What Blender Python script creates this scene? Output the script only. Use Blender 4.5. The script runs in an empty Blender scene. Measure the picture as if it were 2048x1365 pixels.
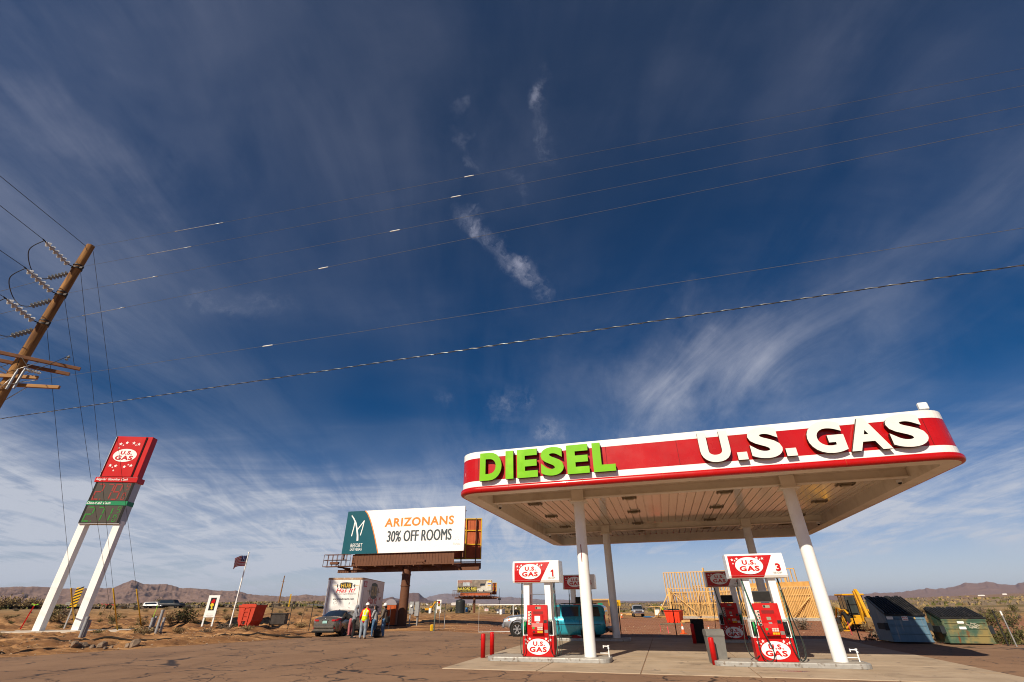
import bpy, bmesh, math, random
import numpy as np
from mathutils import Vector, Matrix
random.seed(7)
R = math.radians
SC = bpy.context.scene
COL = SC.collection
PI = math.pi

# ------------------------------------------------------------------ camera
CAM_H, CAM_P, CAM_ROLL, FPX = 1.7, R(30.146), -0.0089, 905.8
cam = bpy.data.cameras.new('camera')
cam.sensor_width = 36.0
cam.lens = FPX / 2048 * 36.0
cam.clip_start, cam.clip_end = 0.1, 40000
cob = bpy.data.objects.new('camera', cam)
COL.objects.link(cob)
cob.location = (0, 0, CAM_H)
cob.rotation_euler = (Matrix.Rotation(PI / 2 + CAM_P, 3, 'X') @ Matrix.Rotation(CAM_ROLL, 3, 'Z')).to_euler()
SC.camera = cob

# ------------------------------------------------------------------ light, sky, exposure
SUN_EL, SUN_AZ = R(35.0), R(210.0)          # azimuth clockwise from +Y
sd = bpy.data.lights.new('sun', 'SUN')
sd.energy, sd.angle, sd.color = 5.0, R(0.53), (1.0, 0.88, 0.70)
so = bpy.data.objects.new('sun', sd)
COL.objects.link(so)
_sv = Vector((math.sin(SUN_AZ) * math.cos(SUN_EL), math.cos(SUN_AZ) * math.cos(SUN_EL), math.sin(SUN_EL)))
so.rotation_euler = _sv.to_track_quat('Z', 'Y').to_euler()
so.location = _sv * 100
SC.view_settings.view_transform = 'Standard'
SC.view_settings.look = 'None'
SC.view_settings.exposure = 0.30
SC.view_settings.gamma = 1.0
SC.cycles.pixel_filter_type = 'BLACKMAN_HARRIS'
SC.cycles.filter_width = 1.05

def cray(u, v):
    a = (u - 1024) / FPX; b = -(v - 682.5) / FPX
    c, s = math.cos(CAM_ROLL), math.sin(CAM_ROLL)
    x = a * c - b * s; z = a * s + b * c
    return Vector((x, math.cos(CAM_P) - math.sin(CAM_P) * z, math.sin(CAM_P) + math.cos(CAM_P) * z))

def G(u, v, z=0.0):
    d = cray(u, v)
    return d * ((z - CAM_H) / d.z) + Vector((0, 0, CAM_H))

world = bpy.data.worlds.new('World')
SC.world = world
world.use_nodes = True
def build_sky():
    nt = world.node_tree; N = nt.nodes; K = nt.links
    for n in list(N): N.remove(n)
    out = N.new('ShaderNodeOutputWorld'); bg = N.new('ShaderNodeBackground')
    K.new(bg.outputs[0], out.inputs[0])
    sky = N.new('ShaderNodeTexSky'); sky.sky_type = 'NISHITA'; sky.sun_disc = False
    sky.sun_elevation = SUN_EL; sky.sun_rotation = SUN_AZ
    sky.air_density = 0.9; sky.dust_density = 0.25; sky.ozone_density = 2.6; sky.altitude = 900
    bg.inputs[1].default_value = SKY_STRENGTH
    tc = N.new('ShaderNodeTexCoord')
    def M(op, a, b=None, c=None):
        n = N.new('ShaderNodeMath'); n.operation = op
        for i, q in enumerate((a, b, c)):
            if q is None: continue
            if isinstance(q, (int, float)): n.inputs[i].default_value = q
            else: K.new(q, n.inputs[i])
        return n.outputs[0]
    def V(op, a, b):
        n = N.new('ShaderNodeVectorMath'); n.operation = op
        for i, q in enumerate((a, b)):
            if isinstance(q, (tuple, Vector)): n.inputs[i].default_value = tuple(q)
            else: K.new(q, n.inputs[i])
        return n.outputs['Value'] if op == 'DOT_PRODUCT' else n.outputs[0]
    def ramp(x, lo, hi):
        n = N.new('ShaderNodeMapRange'); n.interpolation_type = 'SMOOTHSTEP'
        K.new(x, n.inputs[0]); n.inputs[1].default_value = lo; n.inputs[2].default_value = hi
        return n.outputs[0]
    def noise(vec, sc, det, rough, dist=0.0, scl=(1, 1, 1), rot=(0, 0, 0)):
        mp = N.new('ShaderNodeMapping'); mp.inputs['Scale'].default_value = scl; mp.inputs['Rotation'].default_value = rot
        K.new(vec, mp.inputs['Vector'])
        n = N.new('ShaderNodeTexNoise'); n.inputs['Scale'].default_value = sc; n.inputs['Detail'].default_value = det
        n.inputs['Roughness'].default_value = rough; n.inputs['Distortion'].default_value = dist
        K.new(mp.outputs[0], n.inputs['Vector'])
        return n.outputs['Fac']
    D = tc.outputs['Generated']
    sep = N.new('ShaderNodeSeparateXYZ'); K.new(D, sep.inputs[0])
    x, y, z = sep.outputs
    zz = M('ADD', M('MAXIMUM', z, 0.0), 0.13)
    cmb = N.new('ShaderNodeCombineXYZ')
    K.new(M('DIVIDE', x, zz), cmb.inputs[0]); K.new(M('DIVIDE', y, zz), cmb.inputs[1])
    P = cmb.outputs[0]                              # position on a flat cloud deck
    # long thin veils drawn out by the wind, fine fibres inside them
    veil = noise(P, 0.55, 7, 0.58, 0.5, (1.7, 0.42, 1), (0, 0, R(16)))
    veil2 = noise(P, 0.8, 8, 0.6, 0.7, (0.7, 1.5, 1), (0, 0, R(24)))
    fibre = noise(P, 2.1, 10, 0.68, 1.1, (2.2, 0.5, 1), (0, 0, R(10)))
    az = M('ARCTAN2', x, y)
    lowband = M('SUBTRACT', 1.0, ramp(z, 0.10, 0.27))
    left = M('SUBTRACT', 1.0, ramp(M('ADD', az, M('MULTIPLY', z, 1.3)), -0.42, 0.42))
    big = noise(P, 0.28, 4, 0.5, 0.4)
    streak = noise(P, 1.0, 9, 0.66, 0.9, (2.1, 0.6, 1), (0, 0, R(20)))
    a1 = M('MULTIPLY', M('MULTIPLY', ramp(big, 0.36, 0.62), ramp(M('ADD', M('MULTIPLY', veil, .5), M('MULTIPLY', streak, .5)), 0.36, 0.68)), M('SUBTRACT', 0.34, M('MULTIPLY', M('MULTIPLY', ramp(az, 0.45, 0.85), M('SUBTRACT', 1.0, ramp(z, 0.42, 0.62))), 0.28)))
    a1b = M('MULTIPLY', M('MULTIPLY', ramp(veil2, 0.42, 0.74), ramp(fibre, 0.25, 0.75)), 0.15)
    a2 = M('MULTIPLY', M('MULTIPLY', lowband, M('ADD', M('MULTIPLY', left, 1.15), 0.22)),
           M('MULTIPLY', ramp(M('ADD', M('MULTIPLY', veil2, 0.65), M('MULTIPLY', fibre, 0.35)), 0.24, 0.66), 0.84))
    hz = M('MULTIPLY', M('SUBTRACT', 1.0, ramp(z, 0.0, 0.15)), 0.68)
    rb = M('MULTIPLY', M('MULTIPLY', M('SUBTRACT', 1.0, ramp(z, 0.12, 0.30)), ramp(z, 0.03, 0.08)), M('MULTIPLY', ramp(M('ADD', M('MULTIPLY', veil2, 0.6), M('MULTIPLY', fibre, 0.4)), 0.44, 0.62), 0.45))
    tot = M('MAXIMUM', M('ADD', M('ADD', M('ADD', a1, a1b), a2), rb), hz)
    # single wisps hanging at known bearings: (bearing px, reach, strength)
    wisps = [((1092, 140), (1080, 205), .011, .20), ((1080, 200), (1076, 280), .015, .26), ((1085, 280), (1098, 322), .016, .16), ((915, 225), (930, 275), .015, .22), ((928, 275), (940, 320), .013, .12),
             ((940, 310), (1045, 385), .014, .17), ((938, 430), (968, 470), .021, .40), ((965, 468), (1045, 530), .015, .34), ((960, 455), (1010, 480), .012, .2),
             ((1045, 528), (1090, 585), .018, .40), ((1310, 790), (1500, 690), .085, .30), ((1385, 590), (1400, 670), .036, .24), ((1360, 800), (1700, 700), .11, .17), ((1150, 760), (1350, 770), .05, .10),
             ((990, 815), (1040, 805), .030, .34), ((880, 790), (890, 795), .016, .25), ((1090, 860), (1115, 875), .024, .26),
             ((60, 215), (330, 375), .035, .13), ((60, 330), (700, 420), .22, .055), ((350, 60), (900, 260), .26, .075), ((1500, 60), (1720, 180), .20, .065), ((1550, 700), (2040, 380), .085, .10), ((1900, 80), (2040, 260), .16, .06), ((400, 600), (560, 610), .022, .12),
             ((1690, 1035), (2040, 965), .035, .40), ((1650, 1075), (2040, 1045), .035, .32), ((1250, 870), (1760, 850), .032, .16), ((1900, 965), (2040, 950), .012, .3)]
    jit = noise(D, 9.0, 6, 0.7, 0.6)
    jn = N.new('ShaderNodeTexNoise'); jn.inputs['Scale'].default_value = 11.0; jn.inputs['Detail'].default_value = 6; jn.inputs['Roughness'].default_value = .62
    K.new(D, jn.inputs['Vector'])
    off = N.new('ShaderNodeVectorMath'); off.operation = 'MULTIPLY_ADD'
    K.new(jn.outputs['Color'], off.inputs[0]); off.inputs[1].default_value = (.12, .12, .12); off.inputs[2].default_value = (-.06, -.06, -.06)
    DJ = V('ADD', D, off.outputs[0])
    tex = M('MULTIPLY', ramp(jit, 0.34, 0.62), ramp(noise(DJ, 17.0, 7, .64, 1.0, (1.7, 1.7, .5)), 0.28, 0.74))
    soft = M('ADD', M('MULTIPLY', ramp(noise(P, 1.5, 8, .6, 1.2, (1.7, .55, 1), (0, 0, R(14))), .34, .68), .75), M('MULTIPLY', ramp(noise(D, 5.0, 5, .55, .5), .3, .65), .4))
    for p, q, rad, st in wisps:
        A = cray(*p).normalized(); B = cray(*q).normalized(); AB = B - A; L2 = AB.length_squared
        t = N.new('ShaderNodeMath'); t.operation = 'DIVIDE'; t.use_clamp = True
        K.new(V('DOT_PRODUCT', V('SUBTRACT', DJ, A), AB), t.inputs[0]); t.inputs[1].default_value = L2
        sc = N.new('ShaderNodeVectorMath'); sc.operation = 'SCALE'; sc.inputs[0].default_value = AB; K.new(t.outputs[0], sc.inputs['Scale'])
        near = V('ADD', sc.outputs[0], A)
        dn = N.new('ShaderNodeVectorMath'); dn.operation = 'DISTANCE'; K.new(DJ, dn.inputs[0]); K.new(near, dn.inputs[1])
        w = M('SUBTRACT', 1.0, ramp(dn.outputs['Value'], 0.0, rad * 1.6))
        tot = M('ADD', tot, M('MULTIPLY', M('MULTIPLY', w, soft if rad >= .035 else tex), st * 1.2))
    tot = M('MINIMUM', tot, 0.9)
    # polarised desert sky: the red drains away from the horizon up, then comes back a little
    pol = N.new('ShaderNodeValToRGB'); K.new(z, pol.inputs[0]); el = pol.color_ramp.elements
    for i, (p_, c_) in enumerate(POLAR):
        e_ = el[i] if i < 2 else el.new(p_)
        e_.position = p_; e_.color = c_ + (1,)
    dk = N.new('ShaderNodeMixRGB'); dk.blend_type = 'MULTIPLY'; dk.inputs[0].default_value = 1.0
    K.new(sky.outputs[0], dk.inputs[1]); K.new(pol.outputs[0], dk.inputs[2])
    mx = N.new('ShaderNodeMixRGB'); K.new(tot, mx.inputs[0]); K.new(dk.outputs[0], mx.inputs[1])
    cl = N.new('ShaderNodeMixRGB'); K.new(ramp(z, 0.10, 0.7), cl.inputs[0]); cl.inputs[1].default_value = CLOUD_LOW; cl.inputs[2].default_value = CLOUD_HIGH
    K.new(cl.outputs[0], mx.inputs[2])
    K.new(mx.outputs[0], bg.inputs[0])
SKY_STRENGTH = 0.061
POLAR = [(0.0, (1.0, .94, 1.0)), (1.0, (.42, .58, .74)), (.09, (.72, .76, .92)), (.20, (.46, .64, .85)), (.33, (.05, .41, .69)), (.60, (.10, .44, .70)), (.88, (.38, .57, .72))]
CLOUD_LOW = (7.5, 7.9, 8.9, 1)
CLOUD_HIGH = (4.6, 4.8, 6.2, 1)
build_sky()

# ------------------------------------------------------------------ mesh helpers
def frame(o, r, u):
    """matrix whose X is r, Y is u, Z the outward normal, at o"""
    r = Vector(r).normalized(); u = Vector(u).normalized(); n = r.cross(u)
    m = Matrix((r, u, n)).transposed().to_4x4(); m.translation = Vector(o)
    return m
FRONT = Matrix(((1, 0, 0, 0), (0, 0, -1, 0), (0, 1, 0, 0), (0, 0, 0, 1)))   # x right, y up, normal -Y
def T(x, y, z): return Matrix.Translation((x, y, z))
def RZ(a): return Matrix.Rotation(a, 4, 'Z')
def RX(a): return Matrix.Rotation(a, 4, 'X')
def RY(a): return Matrix.Rotation(a, 4, 'Y')

_text = {}
def text_geo(body, off, res=3):
    k = (body, off, res)
    if k not in _text:
        cu = bpy.data.curves.new('txt', 'FONT'); cu.body = body; cu.offset = off
        cu.space_character = 1 + off * 3.5; cu.resolution_u = res
        o = bpy.data.objects.new('txt', cu); COL.objects.link(o)
        dg = bpy.context.evaluated_depsgraph_get(); dg.update()
        me = bpy.data.meshes.new_from_object(o.evaluated_get(dg))
        vs = [v.co.copy() for v in me.vertices]; fs = [list(p.vertices) for p in me.polygons]
        ed = {}
        for f in fs:
            for i in range(len(f)):
                a, b = f[i], f[(i + 1) % len(f)]
                ed[(a, b)] = 1
        rim = [(a, b) for (a, b) in ed if (b, a) not in ed]
        bpy.data.objects.remove(o); bpy.data.curves.remove(cu); bpy.data.meshes.remove(me)
        x0 = min(v.x for v in vs); x1 = max(v.x for v in vs); y0 = min(v.y for v in vs); y1 = max(v.y for v in vs)
        _text[k] = ([((v.x - x0) / (x1 - x0) - .5, (v.y - y0) / (y1 - y0) - .5) for v in vs], fs, rim)
    return _text[k]

class MB:
    def __init__(s): s.v = []; s.f = []; s.m = []; s.s = []
    def add(s, vs, fs, m=0, smooth=False, M=None):
        o = len(s.v)
        for p in vs:
            p = Vector(p)
            s.v.append(M @ p if M is not None else p)
        for f in fs:
            s.f.append([i + o for i in f]); s.m.append(m); s.s.append(smooth)
        return s
    def box(s, c, d, m=0, M=None, b=0.0):
        cx, cy, cz = c; hx, hy, hz = d[0] / 2, d[1] / 2, d[2] / 2
        if b <= 0:
            vs = [(cx + i * hx, cy + j * hy, cz + k * hz) for i in (-1, 1) for j in (-1, 1) for k in (-1, 1)]
            fs = [(0, 1, 3, 2), (4, 6, 7, 5), (0, 4, 5, 1), (2, 3, 7, 6), (0, 2, 6, 4), (1, 5, 7, 3)]
            return s.add(vs, fs, m, False, M)
        b = min(b, hx * .95, hy * .95, hz * .95)
        vs = []; ix = {}
        for i in (-1, 1):
            for j in (-1, 1):
                for k in (-1, 1):
                    for a in range(3):
                        p = [i * (hx - b), j * (hy - b), k * (hz - b)]
                        p[a] += (i, j, k)[a] * b
                        ix[(i, j, k, a)] = len(vs); vs.append((cx + p[0], cy + p[1], cz + p[2]))
        fs = []
        for sg in (-1, 1):
            fs.append([ix[(sg, j, k, 0)] for j, k in ((-1, -1), (1, -1), (1, 1), (-1, 1))])
            fs.append([ix[(i, sg, k, 1)] for i, k in ((-1, -1), (1, -1), (1, 1), (-1, 1))])
            fs.append([ix[(i, j, sg, 2)] for i, j in ((-1, -1), (1, -1), (1, 1), (-1, 1))])
        for p in (-1, 1):
            for q in (-1, 1):
                fs.append([ix[(p, q, -1, 0)], ix[(p, q, 1, 0)], ix[(p, q, 1, 1)], ix[(p, q, -1, 1)]])
                fs.append([ix[(p, -1, q, 0)], ix[(p, 1, q, 0)], ix[(p, 1, q, 2)], ix[(p, -1, q, 2)]])
                fs.append([ix[(-1, p, q, 1)], ix[(1, p, q, 1)], ix[(1, p, q, 2)], ix[(-1, p, q, 2)]])
                for r in (-1, 1): fs.append([ix[(p, q, r, a)] for a in range(3)])
        return s.add(vs, fs, m, False, M)
    def cyl(s, p, q, r, r2=None, n=12, m=0, caps=True, smooth=True, M=None):
        p = Vector(p); q = Vector(q); r2 = r if r2 is None else r2
        d = (q - p).normalized()
        a = d.orthogonal().normalized() if abs(d.z) < .999 else Vector((1, 0, 0)); b = d.cross(a)
        vs = []
        for c, rr in ((p, r), (q, r2)):
            for i in range(n):
                t = 2 * PI * i / n
                vs.append(c + (a * math.cos(t) + b * math.sin(t)) * rr)
        s.add(vs, [(i, (i + 1) % n, n + (i + 1) % n, n + i) for i in range(n)], m, smooth, M)
        if caps:
            s.add(vs[:n], [list(range(n))], m, False, M); s.add(vs[n:], [list(range(n))], m, False, M)
        return s
    def tube(s, pts, r, n=6, m=0, M=None, close=False, radii=None):
        pts = [Vector(p) for p in pts]; k = len(pts); vs = []
        ref = None
        for i, p in enumerate(pts):
            if close: d = pts[(i + 1) % k] - pts[i - 1]
            else: d = pts[min(i + 1, k - 1)] - pts[max(i - 1, 0)]
            d.normalize()
            if ref is None:
                ref = d.orthogonal().normalized()
            ref = (ref - d * ref.dot(d)).normalized()
            b = d.cross(ref); rr = radii[i] if radii else r
            for j in range(n):
                t = 2 * PI * j / n
                vs.append(p + (ref * math.cos(t) + b * math.sin(t)) * rr)
        fs = []
        for i in range(k if close else k - 1):
            a = i * n; b = ((i + 1) % k) * n
            for j in range(n): fs.append((a + j, a + (j + 1) % n, b + (j + 1) % n, b + j))
        if not close:
            fs.append(list(range(n))); fs.append(list(range((k - 1) * n, k * n)))
        return s.add(vs, fs, m, True, M)
    def prism(s, poly, a0, a1, ax='z', m=0, M=None, smooth=False):
        n = len(poly)
        def P(p, a): return (p[0], p[1], a) if ax == 'z' else ((p[0], a, p[1]) if ax == 'y' else (a, p[0], p[1]))
        vs = [P(p, a0) for p in poly] + [P(p, a1) for p in poly]
        s.add(vs, [list(range(n)), list(range(n, 2 * n))], m, False, M)
        return s.add(vs, [(i, (i + 1) % n, n + (i + 1) % n, n + i) for i in range(n)], m, smooth, M)
    def lathe(s, prof, n=16, m=0, M=None, smooth=True):
        vs = []; fs = []; k = len(prof)
        for i in range(n):
            t = 2 * PI * i / n
            for r, z in prof: vs.append((r * math.cos(t), r * math.sin(t), z))
        for i in range(n):
            j = (i + 1) % n
            for q in range(k - 1): fs.append((i * k + q, j * k + q, j * k + q + 1, i * k + q + 1))
        return s.add(vs, fs, m, smooth, M)
    def ball(s, c, r, m=0, n=10, k=7, M=None):
        c = Vector(c); r = (r, r, r) if isinstance(r, (int, float)) else r
        vs = [c + Vector((0, 0, -r[2]))]
        for i in range(1, k):
            a = -PI / 2 + PI * i / k
            for j in range(n):
                t = 2 * PI * j / n
                vs.append(c + Vector((math.cos(t) * math.cos(a) * r[0], math.sin(t) * math.cos(a) * r[1], math.sin(a) * r[2])))
        vs.append(c + Vector((0, 0, r[2])))
        fs = [(0, 1 + (j + 1) % n, 1 + j) for j in range(n)]
        for i in range(k - 2):
            for j in range(n):
                a = 1 + i * n + j; b = 1 + i * n + (j + 1) % n
                fs.append((a, b, b + n, a + n))
        L = len(vs) - 1; o = 1 + (k - 2) * n
        fs += [(L, o + j, o + (j + 1) % n) for j in range(n)]
        return s.add(vs, fs, m, True, M)
    def plate(s, pts, th, m=0, M=None):
        """flat polygon in the XY of M, raised th along its normal"""
        return s.prism(pts, 0.0, th, 'z', m, M)
    def text(s, body, w, h, M, th=0.004, m=0, off=0.0, ms=None, res=3, shear=0.0):
        vs, fs, rim = text_geo(body, off, res)
        pts = [(x * w + y * h * shear, y * h) for x, y in vs]
        n = len(pts)
        s.add([(x, y, th) for x, y in pts], fs, m, False, M)
        if th > 0: s.add([(x, y, th) for x, y in pts] + [(x, y, 0) for x, y in pts], [(b, a, n + a, n + b) for a, b in rim], m if ms is None else ms, False, M)
        return s
    def build(s, name, mats, parent=None, loc=(0, 0, 0), rz=0.0, kind=None, recalc=True, merge=False):
        me = bpy.data.meshes.new(name)
        me.from_pydata([tuple(v) for v in s.v], [], s.f)
        for mt in (mats if isinstance(mats, (list, tuple)) else [mats]): me.materials.append(mt)
        me.polygons.foreach_set('material_index', s.m)
        me.polygons.foreach_set('use_smooth', s.s)
        if recalc or merge:
            bm = bmesh.new(); bm.from_mesh(me)
            if merge: bmesh.ops.remove_doubles(bm, verts=bm.verts, dist=0.0004)
            if recalc: bmesh.ops.recalc_face_normals(bm, faces=bm.faces)
            bm.to_mesh(me); bm.free()
        me.update()
        o = bpy.data.objects.new(name, me); COL.objects.link(o)
        o.location = loc; o.rotation_euler = (0, 0, rz)
        if parent is not None: o.parent = parent
        if kind: o['kind'] = kind
        return o

def ellipse(w, h, n=32, cx=0, cy=0): return [(cx + w / 2 * math.cos(2 * PI * i / n), cy + h / 2 * math.sin(2 * PI * i / n)) for i in range(n)]
def star(r, cx=0, cy=0, rot=0.0): return [(cx + (r if i % 2 == 0 else r * .42) * math.sin(PI * i / 5 + rot), cy + (r if i % 2 == 0 else r * .42) * math.cos(PI * i / 5 + rot)) for i in range(10)]
def rrect(x0, y0, x1, y1, r, n=6):
    out = []
    for cx, cy, a in ((x1 - r, y1 - r, 0), (x0 + r, y1 - r, 90), (x0 + r, y0 + r, 180), (x1 - r, y0 + r, 270)):
        for i in range(n + 1):
            t = R(a + 90 * i / n); out.append((cx + r * math.cos(t), cy + r * math.sin(t)))
    return out
def spline(pts, k=8):
    pts = [Vector(p) for p in pts]; out = []
    for i in range(len(pts) - 1):
        p0 = pts[max(i - 1, 0)]; p1 = pts[i]; p2 = pts[i + 1]; p3 = pts[min(i + 2, len(pts) - 1)]
        for j in range(k):
            t = j / k
            out.append(.5 * ((2 * p1) + (p2 - p0) * t + (2 * p0 - 5 * p1 + 4 * p2 - p3) * t * t + (3 * p1 - p0 - 3 * p2 + p3) * t ** 3))
    out.append(pts[-1]); return out

def thing(name, label, cat, loc=(0, 0, 0), rz=0.0, group=None):
    o = bpy.data.objects.new(name, None); COL.objects.link(o)
    o.empty_display_size = .3
    o.location = loc; o.rotation_euler = (0, 0, rz)
    return tag(o, label, cat, group)
def tag(o, label, cat, group=None, kind=None):
    o['label'] = label; o['category'] = cat
    if group: o['group'] = group
    if kind: o['kind'] = kind
    return o
def dup(root, loc, rz, label=None, group=None):
    def cp(o, par):
        c = o.copy(); COL.objects.link(c)
        if par is not None: c.parent = par
        for ch in kids[o.name]: cp(ch, c)
        return c
    kids = {}
    def walk(o):
        kids[o.name] = list(o.children)
        for ch in o.children: walk(ch)
    walk(root)
    r = cp(root, None); r.location = loc; r.rotation_euler = (0, 0, rz)
    if label: r['label'] = label
    if group: r['group'] = group
    return r

# ------------------------------------------------------------------ materials
def pm(name, c, rough=.5, metal=0.0, var=.12, scale=6.0, bump=0.0, bscale=40.0, dirt=None, dscale=2.0, damt=.5, coat=0.0, spec=.22, stretch=(1, 1, 1), dlo=.52, dhi=.72):
    m = bpy.data.materials.new(name); m.use_nodes = True
    nt = m.node_tree; N = nt.nodes; K = nt.links; b = N['Principled BSDF']
    tc = N.new('ShaderNodeTexCoord'); mp = N.new('ShaderNodeMapping'); mp.inputs['Scale'].default_value = stretch
    K.new(tc.outputs['Object'], mp.inputs['Vector'])
    def noise(sc, det=5):
        n = N.new('ShaderNodeTexNoise'); n.inputs['Scale'].default_value = sc; n.inputs['Detail'].default_value = det; n.inputs['Roughness'].default_value = .6
        K.new(mp.outputs[0], n.inputs['Vector']); return n.outputs['Fac']
    r = N.new('ShaderNodeValToRGB'); K.new(noise(scale), r.inputs[0])
    r.color_ramp.elements[0].position = .3; r.color_ramp.elements[1].position = .7
    r.color_ramp.elements[0].color = tuple(max(0, x * (1 - var)) for x in c[:3]) + (1,)
    r.color_ramp.elements[1].color = tuple(min(1, x * (1 + var)) for x in c[:3]) + (1,)
    colr = r.outputs[0]
    if dirt:
        q = N.new('ShaderNodeMapRange'); q.interpolation_type = 'SMOOTHSTEP'; K.new(noise(dscale, 8), q.inputs[0]); q.inputs[1].default_value = dlo; q.inputs[2].default_value = dhi; q.inputs[4].default_value = damt
        mx = N.new('ShaderNodeMixRGB'); K.new(q.outputs[0], mx.inputs[0]); K.new(colr, mx.inputs[1]); mx.inputs[2].default_value = tuple(dirt) + (1,)
        colr = mx.outputs[0]
    K.new(colr, b.inputs['Base Color'])
    rr = N.new('ShaderNodeMapRange'); K.new(noise(scale * 2.3), rr.inputs[0]); rr.inputs[3].default_value = max(.02, rough - .12); rr.inputs[4].default_value = min(1, rough + .12)
    K.new(rr.outputs[0], b.inputs['Roughness'])
    b.inputs['Metallic'].default_value = metal; b.inputs['Coat Weight'].default_value = coat; b.inputs['Coat Roughness'].default_value = .08
    b.inputs['Specular IOR Level'].default_value = spec
    if bump:
        bn = N.new('ShaderNodeBump'); bn.inputs['Strength'].default_value = bump; bn.inputs['Distance'].default_value = .02
        K.new(noise(bscale, 6), bn.inputs['Height']); K.new(bn.outputs[0], b.inputs['Normal'])
    return m
def glassy(name, c, rough=.06):
    m = pm(name, c, rough, 0, .05, 3); m.node_tree.nodes['Principled BSDF'].inputs['Coat Weight'].default_value = 1.0
    return m

WHITE = pm('white_paint', (.80, .80, .79), .38, 0, .04, 2.0, dirt=(.55, .48, .40), dscale=1.3, damt=.22)
WHITEG = pm('white_gloss_panel', (.82, .81, .79), .28, 0, .03, 2.0, dirt=(.6, .52, .45), dscale=.9, damt=.15, coat=.3)
REDG = pm('red_gloss_panel', (.43, .0045, .005), .27, 0, .10, .8, dirt=(.36, .018, .013), dscale=.6, damt=.5, coat=.15, spec=.35)
REDP = pm('red_paint', (.46, .006, .006), .38, 0, .12, 5, dirt=(.30, .03, .02), dscale=5, damt=.5)
REDD = pm('red_decal', (.48, .008, .008), .35, 0, .05, 3)
GREENL = pm('lime_green_acrylic', (.165, .46, .003), .32, 0, .06, 2.0, dirt=(.30, .62, .03), dscale=1.2, damt=.5)
LETTERW = pm('ivory_acrylic', (.74, .72, .67), .4, 0, .04, 2, dirt=(.6, .56, .5), dscale=2, damt=.3)
DARKEDGE = pm('dark_bronze_return', (.035, .022, .018), .45, 0, .2, 6)
BLACK = pm('black_plastic', (.018, .018, .02), .45, 0, .25, 9)
BLACKM = pm('black_matte', (.012, .012, .013), .75, 0, .2, 9)
RUBBER = pm('tyre_rubber', (.02, .019, .018), .85, 0, .25, 12, bump=.3, bscale=30)
HOSE = pm('black_hose_rubber', (.03, .036, .032), .5, 0, .2, 10)
HOSEG = pm('green_hose_rubber', (.05, .22, .17), .5, 0, .2, 10)
GREY = pm('grey_plastic', (.16, .155, .145), .6, 0, .1, 6, dirt=(.25, .22, .18), dscale=3, damt=.4)
GREYM = pm('galvanised_steel', (.42, .42, .42), .42, .7, .2, 9, dirt=(.25, .22, .2), dscale=6, damt=.5)
CONDUIT = pm('grey_conduit', (.27, .28, .30), .5, 0, .15, 8, dirt=(.30, .22, .16), dscale=4, damt=.5)
CHROME = pm('chrome', (.75, .75, .76), .14, 1.0, .05, 4)
STEEL = pm('brushed_metal', (.52, .50, .47), .35, .8, .1, 8)
YELLOW = pm('yellow_plastic', (.62, .36, .012), .45, 0, .1, 6, dirt=(.4, .25, .05), dscale=4, damt=.4)
YGUARD = pm('yellow_guy_guard', (.60, .36, .02), .5, 0, .12, 5)
ORANGE = pm('orange_plastic', (.75, .11, .02), .5, 0, .1, 6)
PINK = pm('pink_flagging', (.75, .10, .12), .6, 0, .1, 6)
LIME = pm('lime_flagging', (.35, .72, .05), .6, 0, .1, 6)
LATH = pm('lath_wood', (.55, .36, .18), .75, 0, .2, 12)
LUMBER = pm('fresh_lumber', (.66, .40, .15), .7, 0, .22, 3, dirt=(.42, .22, .07), dscale=6, damt=.5, stretch=(1, 1, .3))
PLYWOOD = pm('plywood_sheathing', (.55, .30, .09), .75, 0, .2, 2.5, dirt=(.35, .18, .06), dscale=1.5, damt=.5)
CONC = pm('cast_concrete', (.36, .33, .29), .85, 0, .14, 3, bump=.2, bscale=25, dirt=(.22, .18, .15), dscale=1.5, damt=.5)
GLASSD = glassy('dark_glass', (.012, .016, .02))
LENSR = pm('red_lens', (.42, .008, .012), .15, 0, .1, 10, coat=.6)
LENSW = pm('clear_lens', (.6, .62, .63), .12, .3, .1, 10, coat=.6)
SKIN = pm('skin', (.46, .25, .17), .55, 0, .08, 12)
# ------------------------------------------------------------------ ground
TH = -0.2803
C1 = Vector((2.56, 18.59, 0)); EX = Vector((math.cos(TH), math.sin(TH), 0)); EY = Vector((-EX.y, EX.x, 0))
def L(x, y, z=0.0): return C1 + EX * x + EY * y + Vector((0, 0, z))
def loc(p): d = Vector(p) - C1; return Vector((d.dot(EX), d.dot(EY), p[2]))

ASPH = [(-70, -30), (-45, -2), (-31, 12.5), (-24.5, 18.2), (-20.4, 21.9), (-17.2, 27.0), (-14.6, 30.6), (-12.5, 34.0), (-11.2, 37.3), (-10.0, 40.4), (-7.4, 40.6), (-5.0, 39.7),
        (-2.4, 36.3), (1.0, 34.9), (6.4, 33.2), (10.9, 31.7), (15.0, 28.9), (17.2, 26.9), (20.2, 24.6), (22.3, 22.6), (25.5, 18.4), (31, 12), (48, -5), (70, -30)]

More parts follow.
